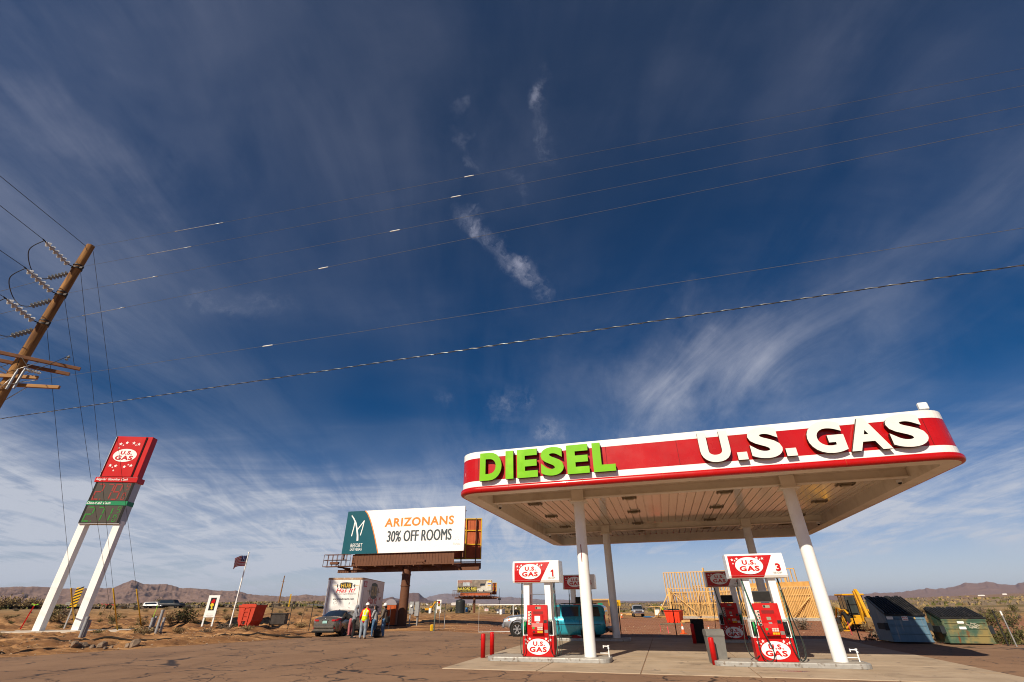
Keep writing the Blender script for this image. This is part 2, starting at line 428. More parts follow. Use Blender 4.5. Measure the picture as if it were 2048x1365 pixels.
def _hash(ix, iy, seed):
    h = (ix.astype(np.int64) * 374761393 + iy.astype(np.int64) * 668265263 + seed * 982451653) & 0xFFFFFFFF
    h = ((h ^ (h >> 13)) * 1274126177) & 0xFFFFFFFF
    return ((h ^ (h >> 16)) & 0xFFFF) / 65535.0
def vnoise(x, y, seed=0):
    xi = np.floor(x); yi = np.floor(y); fx = x - xi; fy = y - yi
    fx = fx * fx * (3 - 2 * fx); fy = fy * fy * (3 - 2 * fy)
    a = _hash(xi, yi, seed); b = _hash(xi + 1, yi, seed); c = _hash(xi, yi + 1, seed); d = _hash(xi + 1, yi + 1, seed)
    return (a + (b - a) * fx) * (1 - fy) + (c + (d - c) * fx) * fy - .5
def fbm(x, y, oct=4, seed=0, gain=.5):
    t = 0; a = 1; f = 1.0
    for i in range(oct):
        t = t + a * vnoise(x * f, y * f, seed + i * 17); a *= gain; f *= 2.03
    return t
def sstep(x, a, b):
    t = np.clip((x - a) / (b - a), 0, 1); return t * t * (3 - 2 * t)
def inside_dist(x, y, poly):
    """positive inside, negative outside: metres to the polygon's edge"""
    d = np.full(x.shape, 1e9); ins = np.zeros(x.shape, bool); n = len(poly)
    for i in range(n):
        x0, y0 = poly[i]; x1, y1 = poly[(i + 1) % n]
        ex, ey = x1 - x0, y1 - y0; t = np.clip(((x - x0) * ex + (y - y0) * ey) / (ex * ex + ey * ey), 0, 1)
        d = np.minimum(d, np.hypot(x - x0 - t * ex, y - y0 - t * ey))
        c = ((y0 > y) != (y1 > y)) & (x < (x1 - x0) * (y - y0) / (y1 - y0 + 1e-12) + x0)
        ins ^= c
    return np.where(ins, d, -d)
AZK = [-180, -70, -45, -35, -20, -7, 0, 13, 25, 33, 44, 70, 180]
AZV = [.10, .25, .27, .34, .38, .13, .03, .02, .05, .12, .46, .4, .10]
PADS = [(-38.0, 44.4, 5.5), (-11.5, 43, 6.0), (-10.7, 50.6, 5), (32, 76, 19), (22, 93, 7), (26, 41, 4)]
def height(x, y):
    x = np.asarray(x, float); y = np.asarray(y, float)
    r = np.hypot(x, y); az = np.degrees(np.arctan2(x, y))
    far = np.tan(np.radians(np.interp(az, AZK, AZV))) * np.maximum(0, r - 90)
    leftm = sstep(-az, 12, 22) * sstep(-az, -200, -100)
    bank = sstep(r, 76, 128) * 1.15 * leftm
    di = inside_dist(x, y, ASPH)
    rough = sstep(-di, 0.15, 2.2)
    flat = np.ones_like(r)
    for px, py, pr in PADS: flat = flat * sstep(np.hypot(x - px, y - py), pr * .8, pr * 1.3)
    lw = sstep(-x, 6, 12)
    amp = (0.05 + 0.21 * lw + .22 * lw * sstep(r, 44, 56) * (1 - sstep(r, 85, 105))) * (0.35 + 0.65 * flat)
    bumps = amp * (fbm(x * .55, y * .55, 4, 3) + .60 * fbm(x * 2.3, y * 2.3, 4, 9, .6))
    trench = .95 * leftm * sstep(r, 56, 66) * (1 - sstep(r, 84, 96)) * fbm(x * .16, y * .30, 3, 21)
    berm = .16 * lw * np.exp(-((di + 1.6) / .9) ** 2) * (.6 + fbm(x * .8, y * .8, 3, 31))
    dunes = sstep(r, 130, 500) * 2.2 * fbm(x * .011, y * .011, 4, 41)
    nearz = rough * (bumps + berm + trench * flat) + rough * .015
    # the building site beyond the forecourt lies about half a metre lower
    low = sstep(-di, .35, 2.6) * sstep(az, -6, 4) * (1 - sstep(az, 54, 62)) * sstep(y, 22, 25) * (1 - sstep(r, 120, 190))
    return -.48 * low + np.where(di > .12, -.07, 0) + nearz * (1 - .6 * sstep(r, 110, 200)) + far + bank + dunes
def zg(x, y): return float(height(np.array([x]), np.array([y]))[0])
def GZ(u, v):
    """point of the terrain seen at a picture position of the survey"""
    d = cray(u, v); h = math.hypot(d.x, d.y)
    r = np.concatenate([np.arange(8, 90, .05), np.arange(90, 400, .4)]); t = r / h
    hit = np.nonzero(CAM_H + d.z * t <= height(d.x * t, d.y * t))[0]
    k = t[hit[0]] if len(hit) else t[-1]
    return Vector((d.x * k, d.y * k, zg(d.x * k, d.y * k)))

def ground_mats():
    m = bpy.data.materials.new('desert_dirt'); m.use_nodes = True
    nt = m.node_tree; N = nt.nodes; K = nt.links; b = N['Principled BSDF']; b.inputs['Roughness'].default_value = .95; b.inputs['Specular IOR Level'].default_value = .15
    ge = N.new('ShaderNodeNewGeometry')
    def noise(sc, det=6, ro=.6, vec=None, dist=0):
        n = N.new('ShaderNodeTexNoise'); n.inputs['Scale'].default_value = sc; n.inputs['Detail'].default_value = det; n.inputs['Roughness'].default_value = ro; n.inputs['Distortion'].default_value = dist
        K.new(vec or ge.outputs['Position'], n.inputs['Vector']); return n.outputs['Fac']
    def mr(x, a, bb, lo=0, hi=1):
        n = N.new('ShaderNodeMapRange'); n.interpolation_type = 'SMOOTHSTEP'; K.new(x, n.inputs[0]); n.inputs[1].default_value = a; n.inputs[2].default_value = bb; n.inputs[3].default_value = lo; n.inputs[4].default_value = hi; return n.outputs[0]
    def mix(f, a, c, mode='MIX'):
        n = N.new('ShaderNodeMixRGB'); n.blend_type = mode
        for i, q in enumerate((f, a, c)):
            if isinstance(q, (int, float)): n.inputs[i].default_value = q
            elif isinstance(q, tuple): n.inputs[i].default_value = q + (1,)
            else: K.new(q, n.inputs[i])
        return n.outputs[0]
    def M(op, a, c):
        n = N.new('ShaderNodeMath'); n.operation = op
        for i, q in enumerate((a, c)):
            if isinstance(q, (int, float)): n.inputs[i].default_value = q
            else: K.new(q, n.inputs[i])
        return n.outputs[0]
    sp = N.new('ShaderNodeSeparateXYZ'); K.new(ge.outputs['Position'], sp.inputs[0])
    dist = N.new('ShaderNodeVectorMath'); dist.operation = 'LENGTH'; K.new(ge.outputs['Position'], dist.inputs[0])
    dl = dist.outputs['Value']
    base = mix(mr(noise(.35), .35, .65), (.41, .205, .078), (.57, .32, .145))
    base = mix(mr(noise(2.2, 8, .7), .42, .68, 0, .75), base, (.25, .12, .05))
    base = mix(mr(noise(5.5, 8, .7), .56, .72, 0, .6), base, (.60, .39, .22))
    st = N.new('ShaderNodeMapping'); st.inputs['Scale'].default_value = (.30, .95, 1); K.new(ge.outputs['Position'], st.inputs[0])
    base = mix(mr(noise(.42, 9, .68, st.outputs[0], .4), .40, .58, 0, .88), base, (.185, .085, .036))
    base = mix(mr(noise(1.6, 9, .72, st.outputs[0], .4), .50, .64, 0, .8), base, (.095, .045, .022))
    red = M('MULTIPLY', mr(M('ADD', sp.outputs[0], M('MULTIPLY', noise(.08), 14)), 0, 8), mr(M('ADD', dl, M('MULTIPLY', noise(.1), 18)), 120, 80))
    redc = mix(mr(noise(.5), .35, .65), (.30, .125, .07), (.36, .17, .10))
    redc = mix(mr(noise(3.0, 8, .7), .45, .7, 0, .6), redc, (.24, .095, .055))
    c = mix(M('MULTIPLY', red, .85), base, redc)
    # far flats: sage and straw cover over pale soil
    cover = mix(mr(noise(.045, 8, .72), .40, .62), (.34, .225, .125), (.15, .115, .052))
    cover = mix(mr(noise(.012, 5), .42, .6, 0, .7), cover, (.38, .24, .085))
    plain = mix(mr(noise(.004, 6, .6), .4, .65), (.27, .17, .115), (.20, .13, .095))
    c = mix(mr(M('ADD', dl, M('MULTIPLY', noise(.06), 40)), 105, 165), c, cover)
    c = mix(mr(M('ADD', dl, M('MULTIPLY', noise(.01), 160)), 330, 700), c, plain)
    v = N.new('ShaderNodeTexVoronoi'); v.inputs['Scale'].default_value = 7.0; K.new(ge.outputs['Position'], v.inputs['Vector'])
    peb = mr(v.outputs['Distance'], .10, .22, 1, 0)
    peb = M('MULTIPLY', peb, mr(noise(1.1), .48, .6))
    c = mix(M('MULTIPLY', peb, .55), c, (.46, .36, .27))
    K.new(c, b.inputs['Base Color'])
    bn = N.new('ShaderNodeBump'); bn.inputs['Strength'].default_value = .8; bn.inputs['Distance'].default_value = .05
    K.new(M('ADD', M('ADD', noise(4.0, 8, .75), M('MULTIPLY', noise(.9, 5), 1.4)), M('MULTIPLY', peb, .5)), bn.inputs['Height']); K.new(bn.outputs[0], b.inputs['Normal'])

    a = bpy.data.materials.new('old_asphalt'); a.use_nodes = True
    nt = a.node_tree; N = nt.nodes; K = nt.links; b = N['Principled BSDF']; b.inputs['Specular IOR Level'].default_value = .12
    ge = N.new('ShaderNodeNewGeometry')
    c = mix(mr(noise(.25, 6, .65), .35, .65), (.205, .118, .074), (.272, .162, .10))
    c = mix(mr(noise(1.4, 8, .7), .50, .74, 0, .55), c, (.135, .082, .054))
    c = mix(mr(noise(.7, 8, .72), .58, .78, 0, .5), c, (.32, .20, .115))          # drifted sand
    c = mix(mr(noise(120, 2, .5), .35, .7, 0, .5), c, (.30, .20, .13))            # aggregate
    warp = N.new('ShaderNodeTexNoise'); warp.inputs['Scale'].default_value = .55; warp.inputs['Detail'].default_value = 5; K.new(ge.outputs['Position'], warp.inputs['Vector'])
    wv = N.new('ShaderNodeVectorMath'); wv.operation = 'MULTIPLY_ADD'; K.new(warp.outputs['Color'], wv.inputs[0]); wv.inputs[1].default_value = (3.4, 3.4, 0); K.new(ge.outputs['Position'], wv.inputs[2])
    fl = N.new('ShaderNodeVectorMath'); fl.operation = 'MULTIPLY'; K.new(wv.outputs[0], fl.inputs[0]); fl.inputs[1].default_value = (1, 1, 0)
    vo = N.new('ShaderNodeTexVoronoi'); vo.feature = 'DISTANCE_TO_EDGE'; vo.inputs['Scale'].default_value = .30; K.new(fl.outputs[0], vo.inputs['Vector'])
    ck = M('MULTIPLY', mr(vo.outputs['Distance'], .004, .016, 1, 0), mr(noise(.16, 3), .35, .46))
    vo2 = N.new('ShaderNodeTexVoronoi'); vo2.feature = 'DISTANCE_TO_EDGE'; vo2.inputs['Scale'].default_value = .8; K.new(fl.outputs[0], vo2.inputs['Vector'])
    ck2 = M('MULTIPLY', mr(vo2.outputs['Distance'], .006, .020, 1, 0), mr(noise(.22, 3), .47, .56))
    ck = M('MAXIMUM', ck, M('MULTIPLY', ck2, .8))
    c = mix(M('MULTIPLY', ck, .92), c, (.03, .023, .02))                       # tar sealed cracks
    K.new(c, b.inputs['Base Color']); K.new(mr(ck, 0, 1, .9, .55), b.inputs['Roughness'])
    bn = N.new('ShaderNodeBump'); bn.inputs['Strength'].default_value = .5; bn.inputs['Distance'].default_value = .01
    K.new(M('ADD', noise(60, 4, .7), M('MULTIPLY', noise(8, 4), .6)), bn.inputs['Height']); K.new(bn.outputs[0], b.inputs['Normal'])

    s = bpy.data.materials.new('forecourt_concrete'); s.use_nodes = True
    nt = s.node_tree; N = nt.nodes; K = nt.links; b = N['Principled BSDF']; b.inputs['Specular IOR Level'].default_value = .2
    ge = N.new('ShaderNodeNewGeometry'); tc = N.new('ShaderNodeTexCoord')
    P = tc.outputs['Object']
    c = mix(mr(noise(.6, 7, .65, P), .35, .65), (.36, .275, .195), (.44, .345, .25))
    mp = N.new('ShaderNodeMapping'); mp.inputs['Scale'].default_value = (.35, 1.5, 1); K.new(P, mp.inputs[0])
    c = mix(mr(noise(1.3, 9, .7, mp.outputs[0], .6), .50, .70, 0, .75), c, (.19, .14, .10))  # drive-through grime
    c = mix(mr(noise(1.9, 8, .66, P, .8), .585, .70, 0, .8), c, (.06, .045, .035))            # oil drips
    mp2 = N.new('ShaderNodeMapping'); mp2.inputs['Scale'].default_value = (.22, 1.0, 1); mp2.inputs['Location'].default_value = (3, 7, 0); K.new(P, mp2.inputs[0])
    c = mix(mr(noise(.9, 6, .6, mp2.outputs[0], .5), .57, .70, 0, .5), c, (.42, .29, .17))
    K.new(c, b.inputs['Base Color']); K.new(mr(noise(1.9, 8, .66, P, .8), .5, .75, .85, .45), b.inputs['Roughness'])
    bn = N.new('ShaderNodeBump'); bn.inputs['Strength'].default_value = .25; bn.inputs['Distance'].default_value = .01
    K.new(noise(30, 5, .7, P), bn.inputs['Height']); K.new(bn.outputs[0], b.inputs['Normal'])
    return m, a, s
DIRT, ASPHALT, SLAB = ground_mats()

def grid_mesh(name, X, Y, Z, mat, kind='structure', wrap=False):
    a, bb = X.shape
    co = np.stack([X, Y, Z], -1).reshape(-1, 3)
    i = np.arange(a - 1)[:, None] * bb + np.arange(bb - 1)[None, :]
    q = np.stack([i, i + 1, i + bb + 1, i + bb], -1).reshape(-1, 4)
    if wrap:
        j = np.arange(a - 1) * bb + bb - 1; k = np.arange(a - 1) * bb
        q = np.concatenate([q, np.stack([j, k, k + bb, j + bb], -1)])
    me = bpy.data.meshes.new(name)
    me.vertices.add(len(co)); me.vertices.foreach_set('co', co.ravel())
    me.loops.add(q.size); me.loops.foreach_set('vertex_index', q.ravel().astype(np.int32))
    me.polygons.add(len(q)); me.polygons.foreach_set('loop_start', np.arange(0, q.size, 4, dtype=np.int32))
    me.update(calc_edges=True); me.validate()
    me.polygons.foreach_set('use_smooth', np.ones(len(me.polygons), bool))
    me.materials.append(mat)
    o = bpy.data.objects.new(name, me); COL.objects.link(o)
    if kind: o['kind'] = kind
    return o

def build_ground():
    rr = [1.0]
    while rr[-1] < 75: rr.append(rr[-1] * 1.0075 + .04)
    while rr[-1] < 12000: rr.append(rr[-1] * 1.045)
    rr = np.array([.02] + rr)
    az = np.radians(np.concatenate([np.arange(-58, 58, .28), np.arange(58, 302, 4.0)]))
    RR, AA = np.meshgrid(rr, az, indexing='ij')
    X = RR * np.sin(AA); Y = RR * np.cos(AA)
    grid_mesh('ground', X, Y, height(X, Y), DIRT, wrap=True)
build_ground()

def build_paving():
    def jag(poly, step=.5, amp=.09):
        out = []
        for i in range(len(poly)):
            a = Vector(poly[i]); bq = Vector(poly[(i + 1) % len(poly)]); n = max(1, int((bq - a).length / step)) if a.y > 5 or bq.y > 5 else 1
            if i == len(poly) - 1: n = 1
            for k in range(n):
                p = a + (bq - a) * k / n
                q = amp * 2 * float(fbm(np.array([p.x * .7]), np.array([p.y * .7]), 4, 77)[0]) if n > 1 else 0
                nn = Vector((-(bq - a).y, (bq - a).x)).normalized()
                out.append((p.x + nn.x * q, p.y + nn.y * q))
        return out
    mb = MB(); pts = jag(ASPH); n = len(pts)
    mb.add([(x, y, 0) for x, y in pts], [list(range(n))])
    mb.add([(x, y, 0) for x, y in pts] + [(x, y, -.12) for x, y in pts], [(i, (i + 1) % n, n + (i + 1) % n, n + i) for i in range(n)])
    o = mb.build('asphalt_apron', ASPHALT, kind='structure', recalc=False)
    bm = bmesh.new(); bm.from_mesh(o.data); bmesh.ops.triangulate(bm, faces=[f for f in bm.faces if len(f.verts) > 4]); bmesh.ops.recalc_face_normals(bm, faces=bm.faces)
    bm.to_mesh(o.data); bm.free()
    for p in o.data.polygons:
        if abs(p.normal.z) > .9 and p.normal.z < 0: p.flip()
    # concrete drive slab in bays with sawn joints
    mb = MB()
    xs = [-4.2, -1.2, 1.75, 4.8, 7.9, 11.05]; ys = [-2.8, .55, 3.9, 7.3, 10.0, 12.8]
    for i in range(5):
        for j in range(5):
            mb.box(((xs[i] + xs[i + 1]) / 2, (ys[j] + ys[j + 1]) / 2, -.04), (xs[i + 1] - xs[i] - .022, ys[j + 1] - ys[j] - .022, .112), b=.012)
    mb.box((3.4, 5, -.06), (15.2, 15.5, .08))
    mb.build('concrete_slab', SLAB, loc=C1, rz=TH, kind='structure')
    # highway on its bank far left, parallel to the forecourt
    HW = pm('highway_asphalt', (.13, .12, .115), .85, 0, .1, .5)
    def strip(name, off, wd, lift, mat, t0=-150, t1=128):
        mb = MB(); k = 64
        vs = []
        for i in range(k + 1):
            t = t0 + (t1 - t0) * i / k
            p = Vector((-150, 105, 0)) + Vector((.998, .06, 0)) * t
            pn = Vector((-.06, .998, 0))
            zc = zg(p.x, p.y + 3) + .55
            for s_ in (-.5, .5):
                q = p + pn * (off + s_ * wd); vs.append((q.x, q.y, zc + lift))
        mb.add(vs, [(2 * i, 2 * i + 2, 2 * i + 3, 2 * i + 1) for i in range(k)])
        return mb.build(name, mat, kind='structure')
    strip('highway', 3.0, 9.0, 0, HW); strip('highway_edge_line', -.9, .14, .008, WHITE)
    mb = MB(); vs = []; k = 64
    SH = pm('gravel_shoulder', (.12, .075, .045), .95, 0, .3, .4, bump=.6, bscale=2)
    for i in range(k + 1):
        t = -150 + 278 * i / k; p = Vector((-150, 105, 0)) + Vector((.998, .06, 0)) * t; pn = Vector((-.06, .998, 0)); zc = zg(p.x, p.y + 3) + .10
        for d, dz in ((-3.6, -1.1), (-1.5, -.02), (7.45, -.02), (15, -1.2)): vs.append((p.x + pn.x * d, p.y + pn.y * d, zc + dz))
    mb.add(vs, [(4 * i + j, 4 * i + 4 + j, 4 * i + 5 + j, 4 * i + 1 + j) for i in range(k) for j in range(3)], smooth=True)
    mb.build('road_shoulder', SH, kind='structure')
build_paving()

# ------------------------------------------------------------------ mountains
def rock_mat(name, c1, c2, c3):
    m = bpy.data.materials.new(name); m.use_nodes = True
    nt = m.node_tree; N = nt.nodes; K = nt.links; b = N['Principled BSDF']; b.inputs['Roughness'].default_value = .95; b.inputs['Specular IOR Level'].default_value = .1
    ge = N.new('ShaderNodeNewGeometry')
    def noise(sc, det):
        n = N.new('ShaderNodeTexNoise'); n.inputs['Scale'].default_value = sc; n.inputs['Detail'].default_value = det; n.inputs['Roughness'].default_value = .65
        K.new(ge.outputs['Position'], n.inputs['Vector']); return n.outputs['Fac']
    r = N.new('ShaderNodeValToRGB'); K.new(noise(.012, 8), r.inputs[0]); r.color_ramp.elements[0].position = .36; r.color_ramp.elements[1].position = .64
    r.color_ramp.elements[0].color = c1 + (1,); r.color_ramp.elements[1].color = c2 + (1,)
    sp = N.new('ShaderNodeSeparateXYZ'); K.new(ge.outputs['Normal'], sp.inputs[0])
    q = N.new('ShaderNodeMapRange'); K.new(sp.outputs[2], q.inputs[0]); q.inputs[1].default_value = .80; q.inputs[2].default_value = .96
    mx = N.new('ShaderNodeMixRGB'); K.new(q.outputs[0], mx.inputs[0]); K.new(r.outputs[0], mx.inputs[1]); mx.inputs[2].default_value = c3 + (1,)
    K.new(mx.outputs[0], b.inputs['Base Color'])
    bn = N.new('ShaderNodeBump'); bn.inputs['Strength'].default_value = .7; bn.inputs['Distance'].default_value = 9
    K.new(noise(.03, 8), bn.inputs['Height']); K.new(bn.outputs[0], b.inputs['Normal'])
    return m
def mountain(name, D, depth, prof, mat, seed, rough=.36, nr=110):
    """prof: (bearing deg, elevation deg of the crest). A real ridge with front spurs and a back slope."""
    a0, a1 = prof[0][0], prof[-1][0]
    n = int((a1 - a0) * 15) + 2
    az = np.linspace(a0, a1, n); el = np.interp(az, [p[0] for p in prof], [p[1] for p in prof])
    el = el + np.minimum(.09, el * .16) * (fbm(az * 1.7, az * 0 + seed, 5, seed, .62))
    s = np.linspace(-1, 1, nr)
    A, S_ = np.meshgrid(np.radians(az), s, indexing='ij')
    crest = np.tan(np.radians(el))[:, None] * D + 1.7
    rad = D + S_ * depth
    X = rad * np.sin(A); Y = rad * np.cos(A)
    q = 220.0 * D / 2500
    spur = np.abs(fbm(X / q, Y / q, 6, seed, .6)) * 2
    shape = np.clip(1 - np.abs(S_) ** .85, 0, 1)
    damp = 1 - np.exp(-(S_ / .16) ** 2)                      # crest line itself stays put
    base = height(X, Y) - 2
    h = base + np.maximum(crest - base, 0) * np.clip(shape * (1 + rough * .3) - spur * rough * 1.6 * damp * np.sqrt(np.maximum(shape, 0)) + .05 * damp * fbm(X / q * 3, Y / q * 3, 3, seed + 5), 0, 1.0)
    edge = np.minimum(1, np.minimum(np.arange(n), np.arange(n)[::-1]) / 4.0)[:, None]
    h = base + (h - base) * edge
    return grid_mesh(name, X, Y, h, mat)
def build_mountains():
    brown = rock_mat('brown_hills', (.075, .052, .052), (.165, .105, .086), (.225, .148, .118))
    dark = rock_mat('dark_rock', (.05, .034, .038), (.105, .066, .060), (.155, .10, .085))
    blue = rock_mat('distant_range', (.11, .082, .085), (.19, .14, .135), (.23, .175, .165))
    mesa = rock_mat('mesa_rock', (.095, .052, .06), (.155, .088, .088), (.23, .15, .125))
    mountain('hills', 2600, 700, [(-62, .9), (-54, 1.25), (-48, 1.4), (-45, 1.46), (-42.5, 1.48), (-40.5, 1.36), (-39.0, 1.44), (-38, 1.5), (-37.3, 1.85), (-36.8, 2.10), (-36.2, 1.85), (-35.5, 1.74), (-34.7, 1.84), (-34.1, 1.80), (-33.2, 1.58), (-32, 1.52), (-30.8, 1.46), (-29.8, 1.36), (-28.4, 1.30), (-27.2, 1.06), (-26.2, .98), (-25, .93), (-23.9, .80), (-22.6, .94), (-21.7, 1.02), (-20.7, .90), (-19.6, .88), (-18.8, .82), (-17.5, .62), (-15.5, .42), (-13, .30), (-11, .1)], brown, 5)
    mountain('dark_peaks', 3600, 420, [(-16.5, .1), (-15.2, .38), (-14.4, .55), (-13.6, .72), (-13.2, .78), (-12.7, .62), (-12.3, .58), (-11.9, .78), (-11.5, 1.04), (-11.1, 1.12), (-10.6, 1.12), (-10.3, 1.02), (-9.9, .70), (-9.4, .46), (-8.7, .28), (-7.6, .15), (-6.5, .05)], dark, 12, .25)
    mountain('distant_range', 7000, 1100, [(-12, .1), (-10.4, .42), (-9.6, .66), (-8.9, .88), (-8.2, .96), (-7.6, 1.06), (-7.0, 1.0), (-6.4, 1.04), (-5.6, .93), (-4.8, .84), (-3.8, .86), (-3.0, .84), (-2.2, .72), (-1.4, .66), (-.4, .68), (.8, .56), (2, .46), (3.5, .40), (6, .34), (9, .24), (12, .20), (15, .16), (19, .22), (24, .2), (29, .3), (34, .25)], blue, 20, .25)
    mountain('mesa_range', 5200, 900, [(27, .05), (30, .34), (32, .50), (34, .58), (36, .62), (37.3, .70), (38.2, .80), (38.6, .92), (39, .84), (39.8, .90), (40.6, 1.08), (41.2, 1.22), (42.6, 1.24), (43.3, 1.10), (44.0, 1.06), (44.7, 1.16), (45.4, 1.40), (47, 1.62), (50, 1.5), (56, 1.3), (62, .6)], mesa, 33, .14)
build_mountains()
# ------------------------------------------------------------------ canopy
def build_canopy():
    x0, x1, y0, y1 = -4.06, 11.71, -2.76, 15.41
    r0 = .85
    cn = thing('fuel_canopy', 'big red and white forecourt canopy on four round columns with green DIESEL lettering', 'canopy', C1, TH)
    SOFF = pm('soffit_paint', (.76, .70, .60), .36, 0, .06, 1.5, dirt=(.40, .30, .20), dscale=.8, damt=.45)
    DECK = pm('deck_pan_paint', (.80, .71, .58), .17, 0, .05, 1.0, dirt=(.52, .38, .24), dscale=1.2, damt=.4, stretch=(1, .15, 1), coat=.6, spec=.5)
    def outline(d, n=10): return rrect(x0 - d, y0 - d, x1 + d, y1 + d, r0 + d, n)
    def band(prof, smooth=True):
        mb = MB(); rings = [[(x, y, z) for x, y in outline(d)] for d, z in prof]; n = len(rings[0])
        for a, b in zip(rings, rings[1:]):
            mb.add(a + b, [(i, (i + 1) % n, n + (i + 1) % n, n + i) for i in range(n)], 0, smooth)
        return mb
    bull = [(0, 5.385)] + [(.075 * math.sin(t) + 0.0, 5.28 + .105 * math.cos(t)) for t in [PI * k / 8 for k in range(1, 8)]] + [(-.01, 5.168), (-.06, 5.168)]
    band(bull).build('bullnose', REDG, cn, merge=True)
    band([(0.0, 5.38), (0.0, 5.585)], False).build('fascia_band', WHITEG, cn)
    band([(-.004, 5.58), (-.004, 6.425)], False).build('fascia_panel', REDG, cn)
    band([(0.0, 6.42), (0.0, 6.66), (-.05, 6.67), (-.05, 6.2)], False).build('fascia_band', WHITEG, cn)
    # thin vertical panel joints
    SEAM = pm('seam', (.16, .008, .008), .6); JOINT = pm('joint', (.42, .09, .03), .5)
    for k in range(0, 7):
        x = x0 + .85 + (x1 - x0 - 1.7) * k / 6
        mb = MB(); mb.box((x, y0 - .001, 6.0), (.014, .008, .83)); mb.build('panel_seam', SEAM, cn)
    for k in range(1, 6):
        x = x0 + (x1 - x0) * k / 6 - .6
        mb = MB(); mb.tube([(x, y0 - .077 * math.sin(t) - .002, 5.28 + .107 * math.cos(t)) for t in [PI * q / 8 for q in range(0, 8)]], .006, 4); mb.build('bullnose_joint', JOINT, cn)
    # gutter lip and its inner side
    mb = band([(-.06, 5.168), (-.55, 5.172), (-.55, 5.60)], False)
    mb.build('gutter', SOFF, cn)
    # corrugated deck pans running front to back
    mb = MB(); p = .352; x = x0 + .55; ya, yb = y0 + .5, y1 - .5
    prof = []
    while x < x1 - .55:
        prof += [(x, 5.60), (x + .30, 5.60), (x + .312, 5.655), (x + .340, 5.655)]; x += p
    n = len(prof)
    mb.add([(a, ya, z) for a, z in prof] + [(a, yb, z) for a, z in prof], [(i, i + 1, n + i + 1, n + i) for i in range(n - 1)])
    mb.build('deck', DECK, cn)
    mb = MB(); mb.box(((x0 + x1) / 2, (y0 + y1) / 2, 5.9), (x1 - x0 - .5, y1 - y0 - .5, .12)); mb.build('roof', GREYM, cn)
    for yy in (0, 9.94):
        mb = MB()
        mb.box((3.82, yy, 5.29), (x1 - x0 - 1.1, .30, .025)); mb.box((3.82, yy, 5.445), (x1 - x0 - 1.1, .02, .285)); mb.box((3.82, yy, 5.59), (x1 - x0 - 1.1, .30, .018))
        mb.build('beam', SOFF, cn)
    for cx in (0, 7.457):
        for cy in (0, 9.94):
            mb = MB(); mb.cyl((cx, cy, .05), (cx, cy, 5.13), .20, n=40, caps=False); mb.build('column', WHITE, cn)
            mb = MB(); mb.box((cx, cy, 5.15), (.66, .60, .04)); mb.box((cx, cy, 5.38), (.46, .46, .42), b=.01)
            for s in (-1, 1): mb.prism([(s * .33 + cx, 5.168), (s * .24 + cx, 5.168), (s * .24 + cx, 5.29)], cy - .01, cy + .01, 'y')
            mb.build('column_cap', SOFF, cn)
    LIT = pm('lamp_lens', (.35, .30, .22), .3, 0, .1, 6)
    for lx in (-2.27, 1.87, 5.68, 10.0):
        for ly in (-1.5, 2.15, 5.65, 9.15 + .35, 12.7):
            mb = MB(); mb.box((lx, ly, 5.585), (.62, .40, .03), b=.01); mb.box((lx, ly, 5.545), (.34, .26, .06), b=.02)
            for s in (-1, 1): mb.box((lx + s * .27, ly, 5.56), (.04, .36, .05))
            a = mb.build('canopy_light', pm('lamp_housing', (.22, .17, .11), .5) if 'lamp_housing' not in bpy.data.materials else bpy.data.materials['lamp_housing'], cn)
            mb = MB(); mb.box((lx, ly, 5.509), (.28, .20, .012)); mb.build('lens', LIT, a)
    for lx, ly in ((x0 + .72, .35), (x0 + .72, 10.2), (x1 - .72, .35), (x1 - .72, 10.2)):
        mb = MB(); mb.cyl((lx, ly, 5.19), (lx, ly, 5.28), .085, n=14); a = mb.build('security_camera', WHITE, cn)
        mb = MB(); mb.ball((lx, ly, 5.19), .062); mb.build('camera_dome', BLACK, a)
    # small box aerial on the roof edge
    mb = MB(); mb.cyl((11.22, -2.4, 6.4), (11.22, -2.4, 6.76), .03); mb.box((11.22, -2.4, 6.88), (.26, .14, .24), b=.03); mb.build('antenna', WHITE, cn)
    # channel letters standing off the fascia
    def letter(ch, xa, xb, za, zb, mat, off=.04):
        th = .13; yf = y0 - .19
        mb = MB()
        if ch == '.': mb.box(((xa + xb) / 2, yf + th / 2, (za + zb) / 2), (xb - xa, th, zb - za)); 
        else:
            mt = T((xa + xb) / 2, yf + th, (za + zb) / 2) @ FRONT
            mb.text(ch, xb - xa, zb - za, mt, th, 0, off, 1, 6)
            mb.text(ch, xb - xa, zb - za, mt, 0.0, 1, off, 1, 6)
        o = mb.build('letter', [mat, DARKEDGE], cn, recalc=False)
        if ch == '.':
            for pl in o.data.polygons:
                if pl.normal.y > -.5: pl.material_index = 1
        return o
    for ch, a, b in (('D', -3.08, -2.25), ('I', -2.10, -1.81), ('E', -1.67, -.92), ('S', -.80, .01), ('E', .13, .89), ('L', 1.03, 1.77)):
        letter(ch, a, b, 5.53, 6.53, GREENL, .045)
    for ch, a, b in (('U', 4.50, 5.41), ('S', 5.98, 6.89), ('G', 7.64, 8.63), ('A', 8.70, 9.75), ('S', 9.80, 10.72)):
        letter(ch, a, b, 5.55, 6.54, LETTERW, .045 if ch != 'A' else .04)
    for a in (5.57, 6.96): letter('.', a, a + .29, 5.56, 5.80, LETTERW)
    # rust run and scuff on two columns
    mb = MB(); mb.cyl((0, 0, 3.02), (0, 0, 3.6), .2006, n=40, caps=False)
    mb.f = [mb.f[k] for k in range(40) if k in (29,)]; mb.m = [0] * len(mb.f); mb.s = [True] * len(mb.f)
    mb.build('red_streak', pm('streak', (.20, .02, .02), .6), cn)
build_canopy()

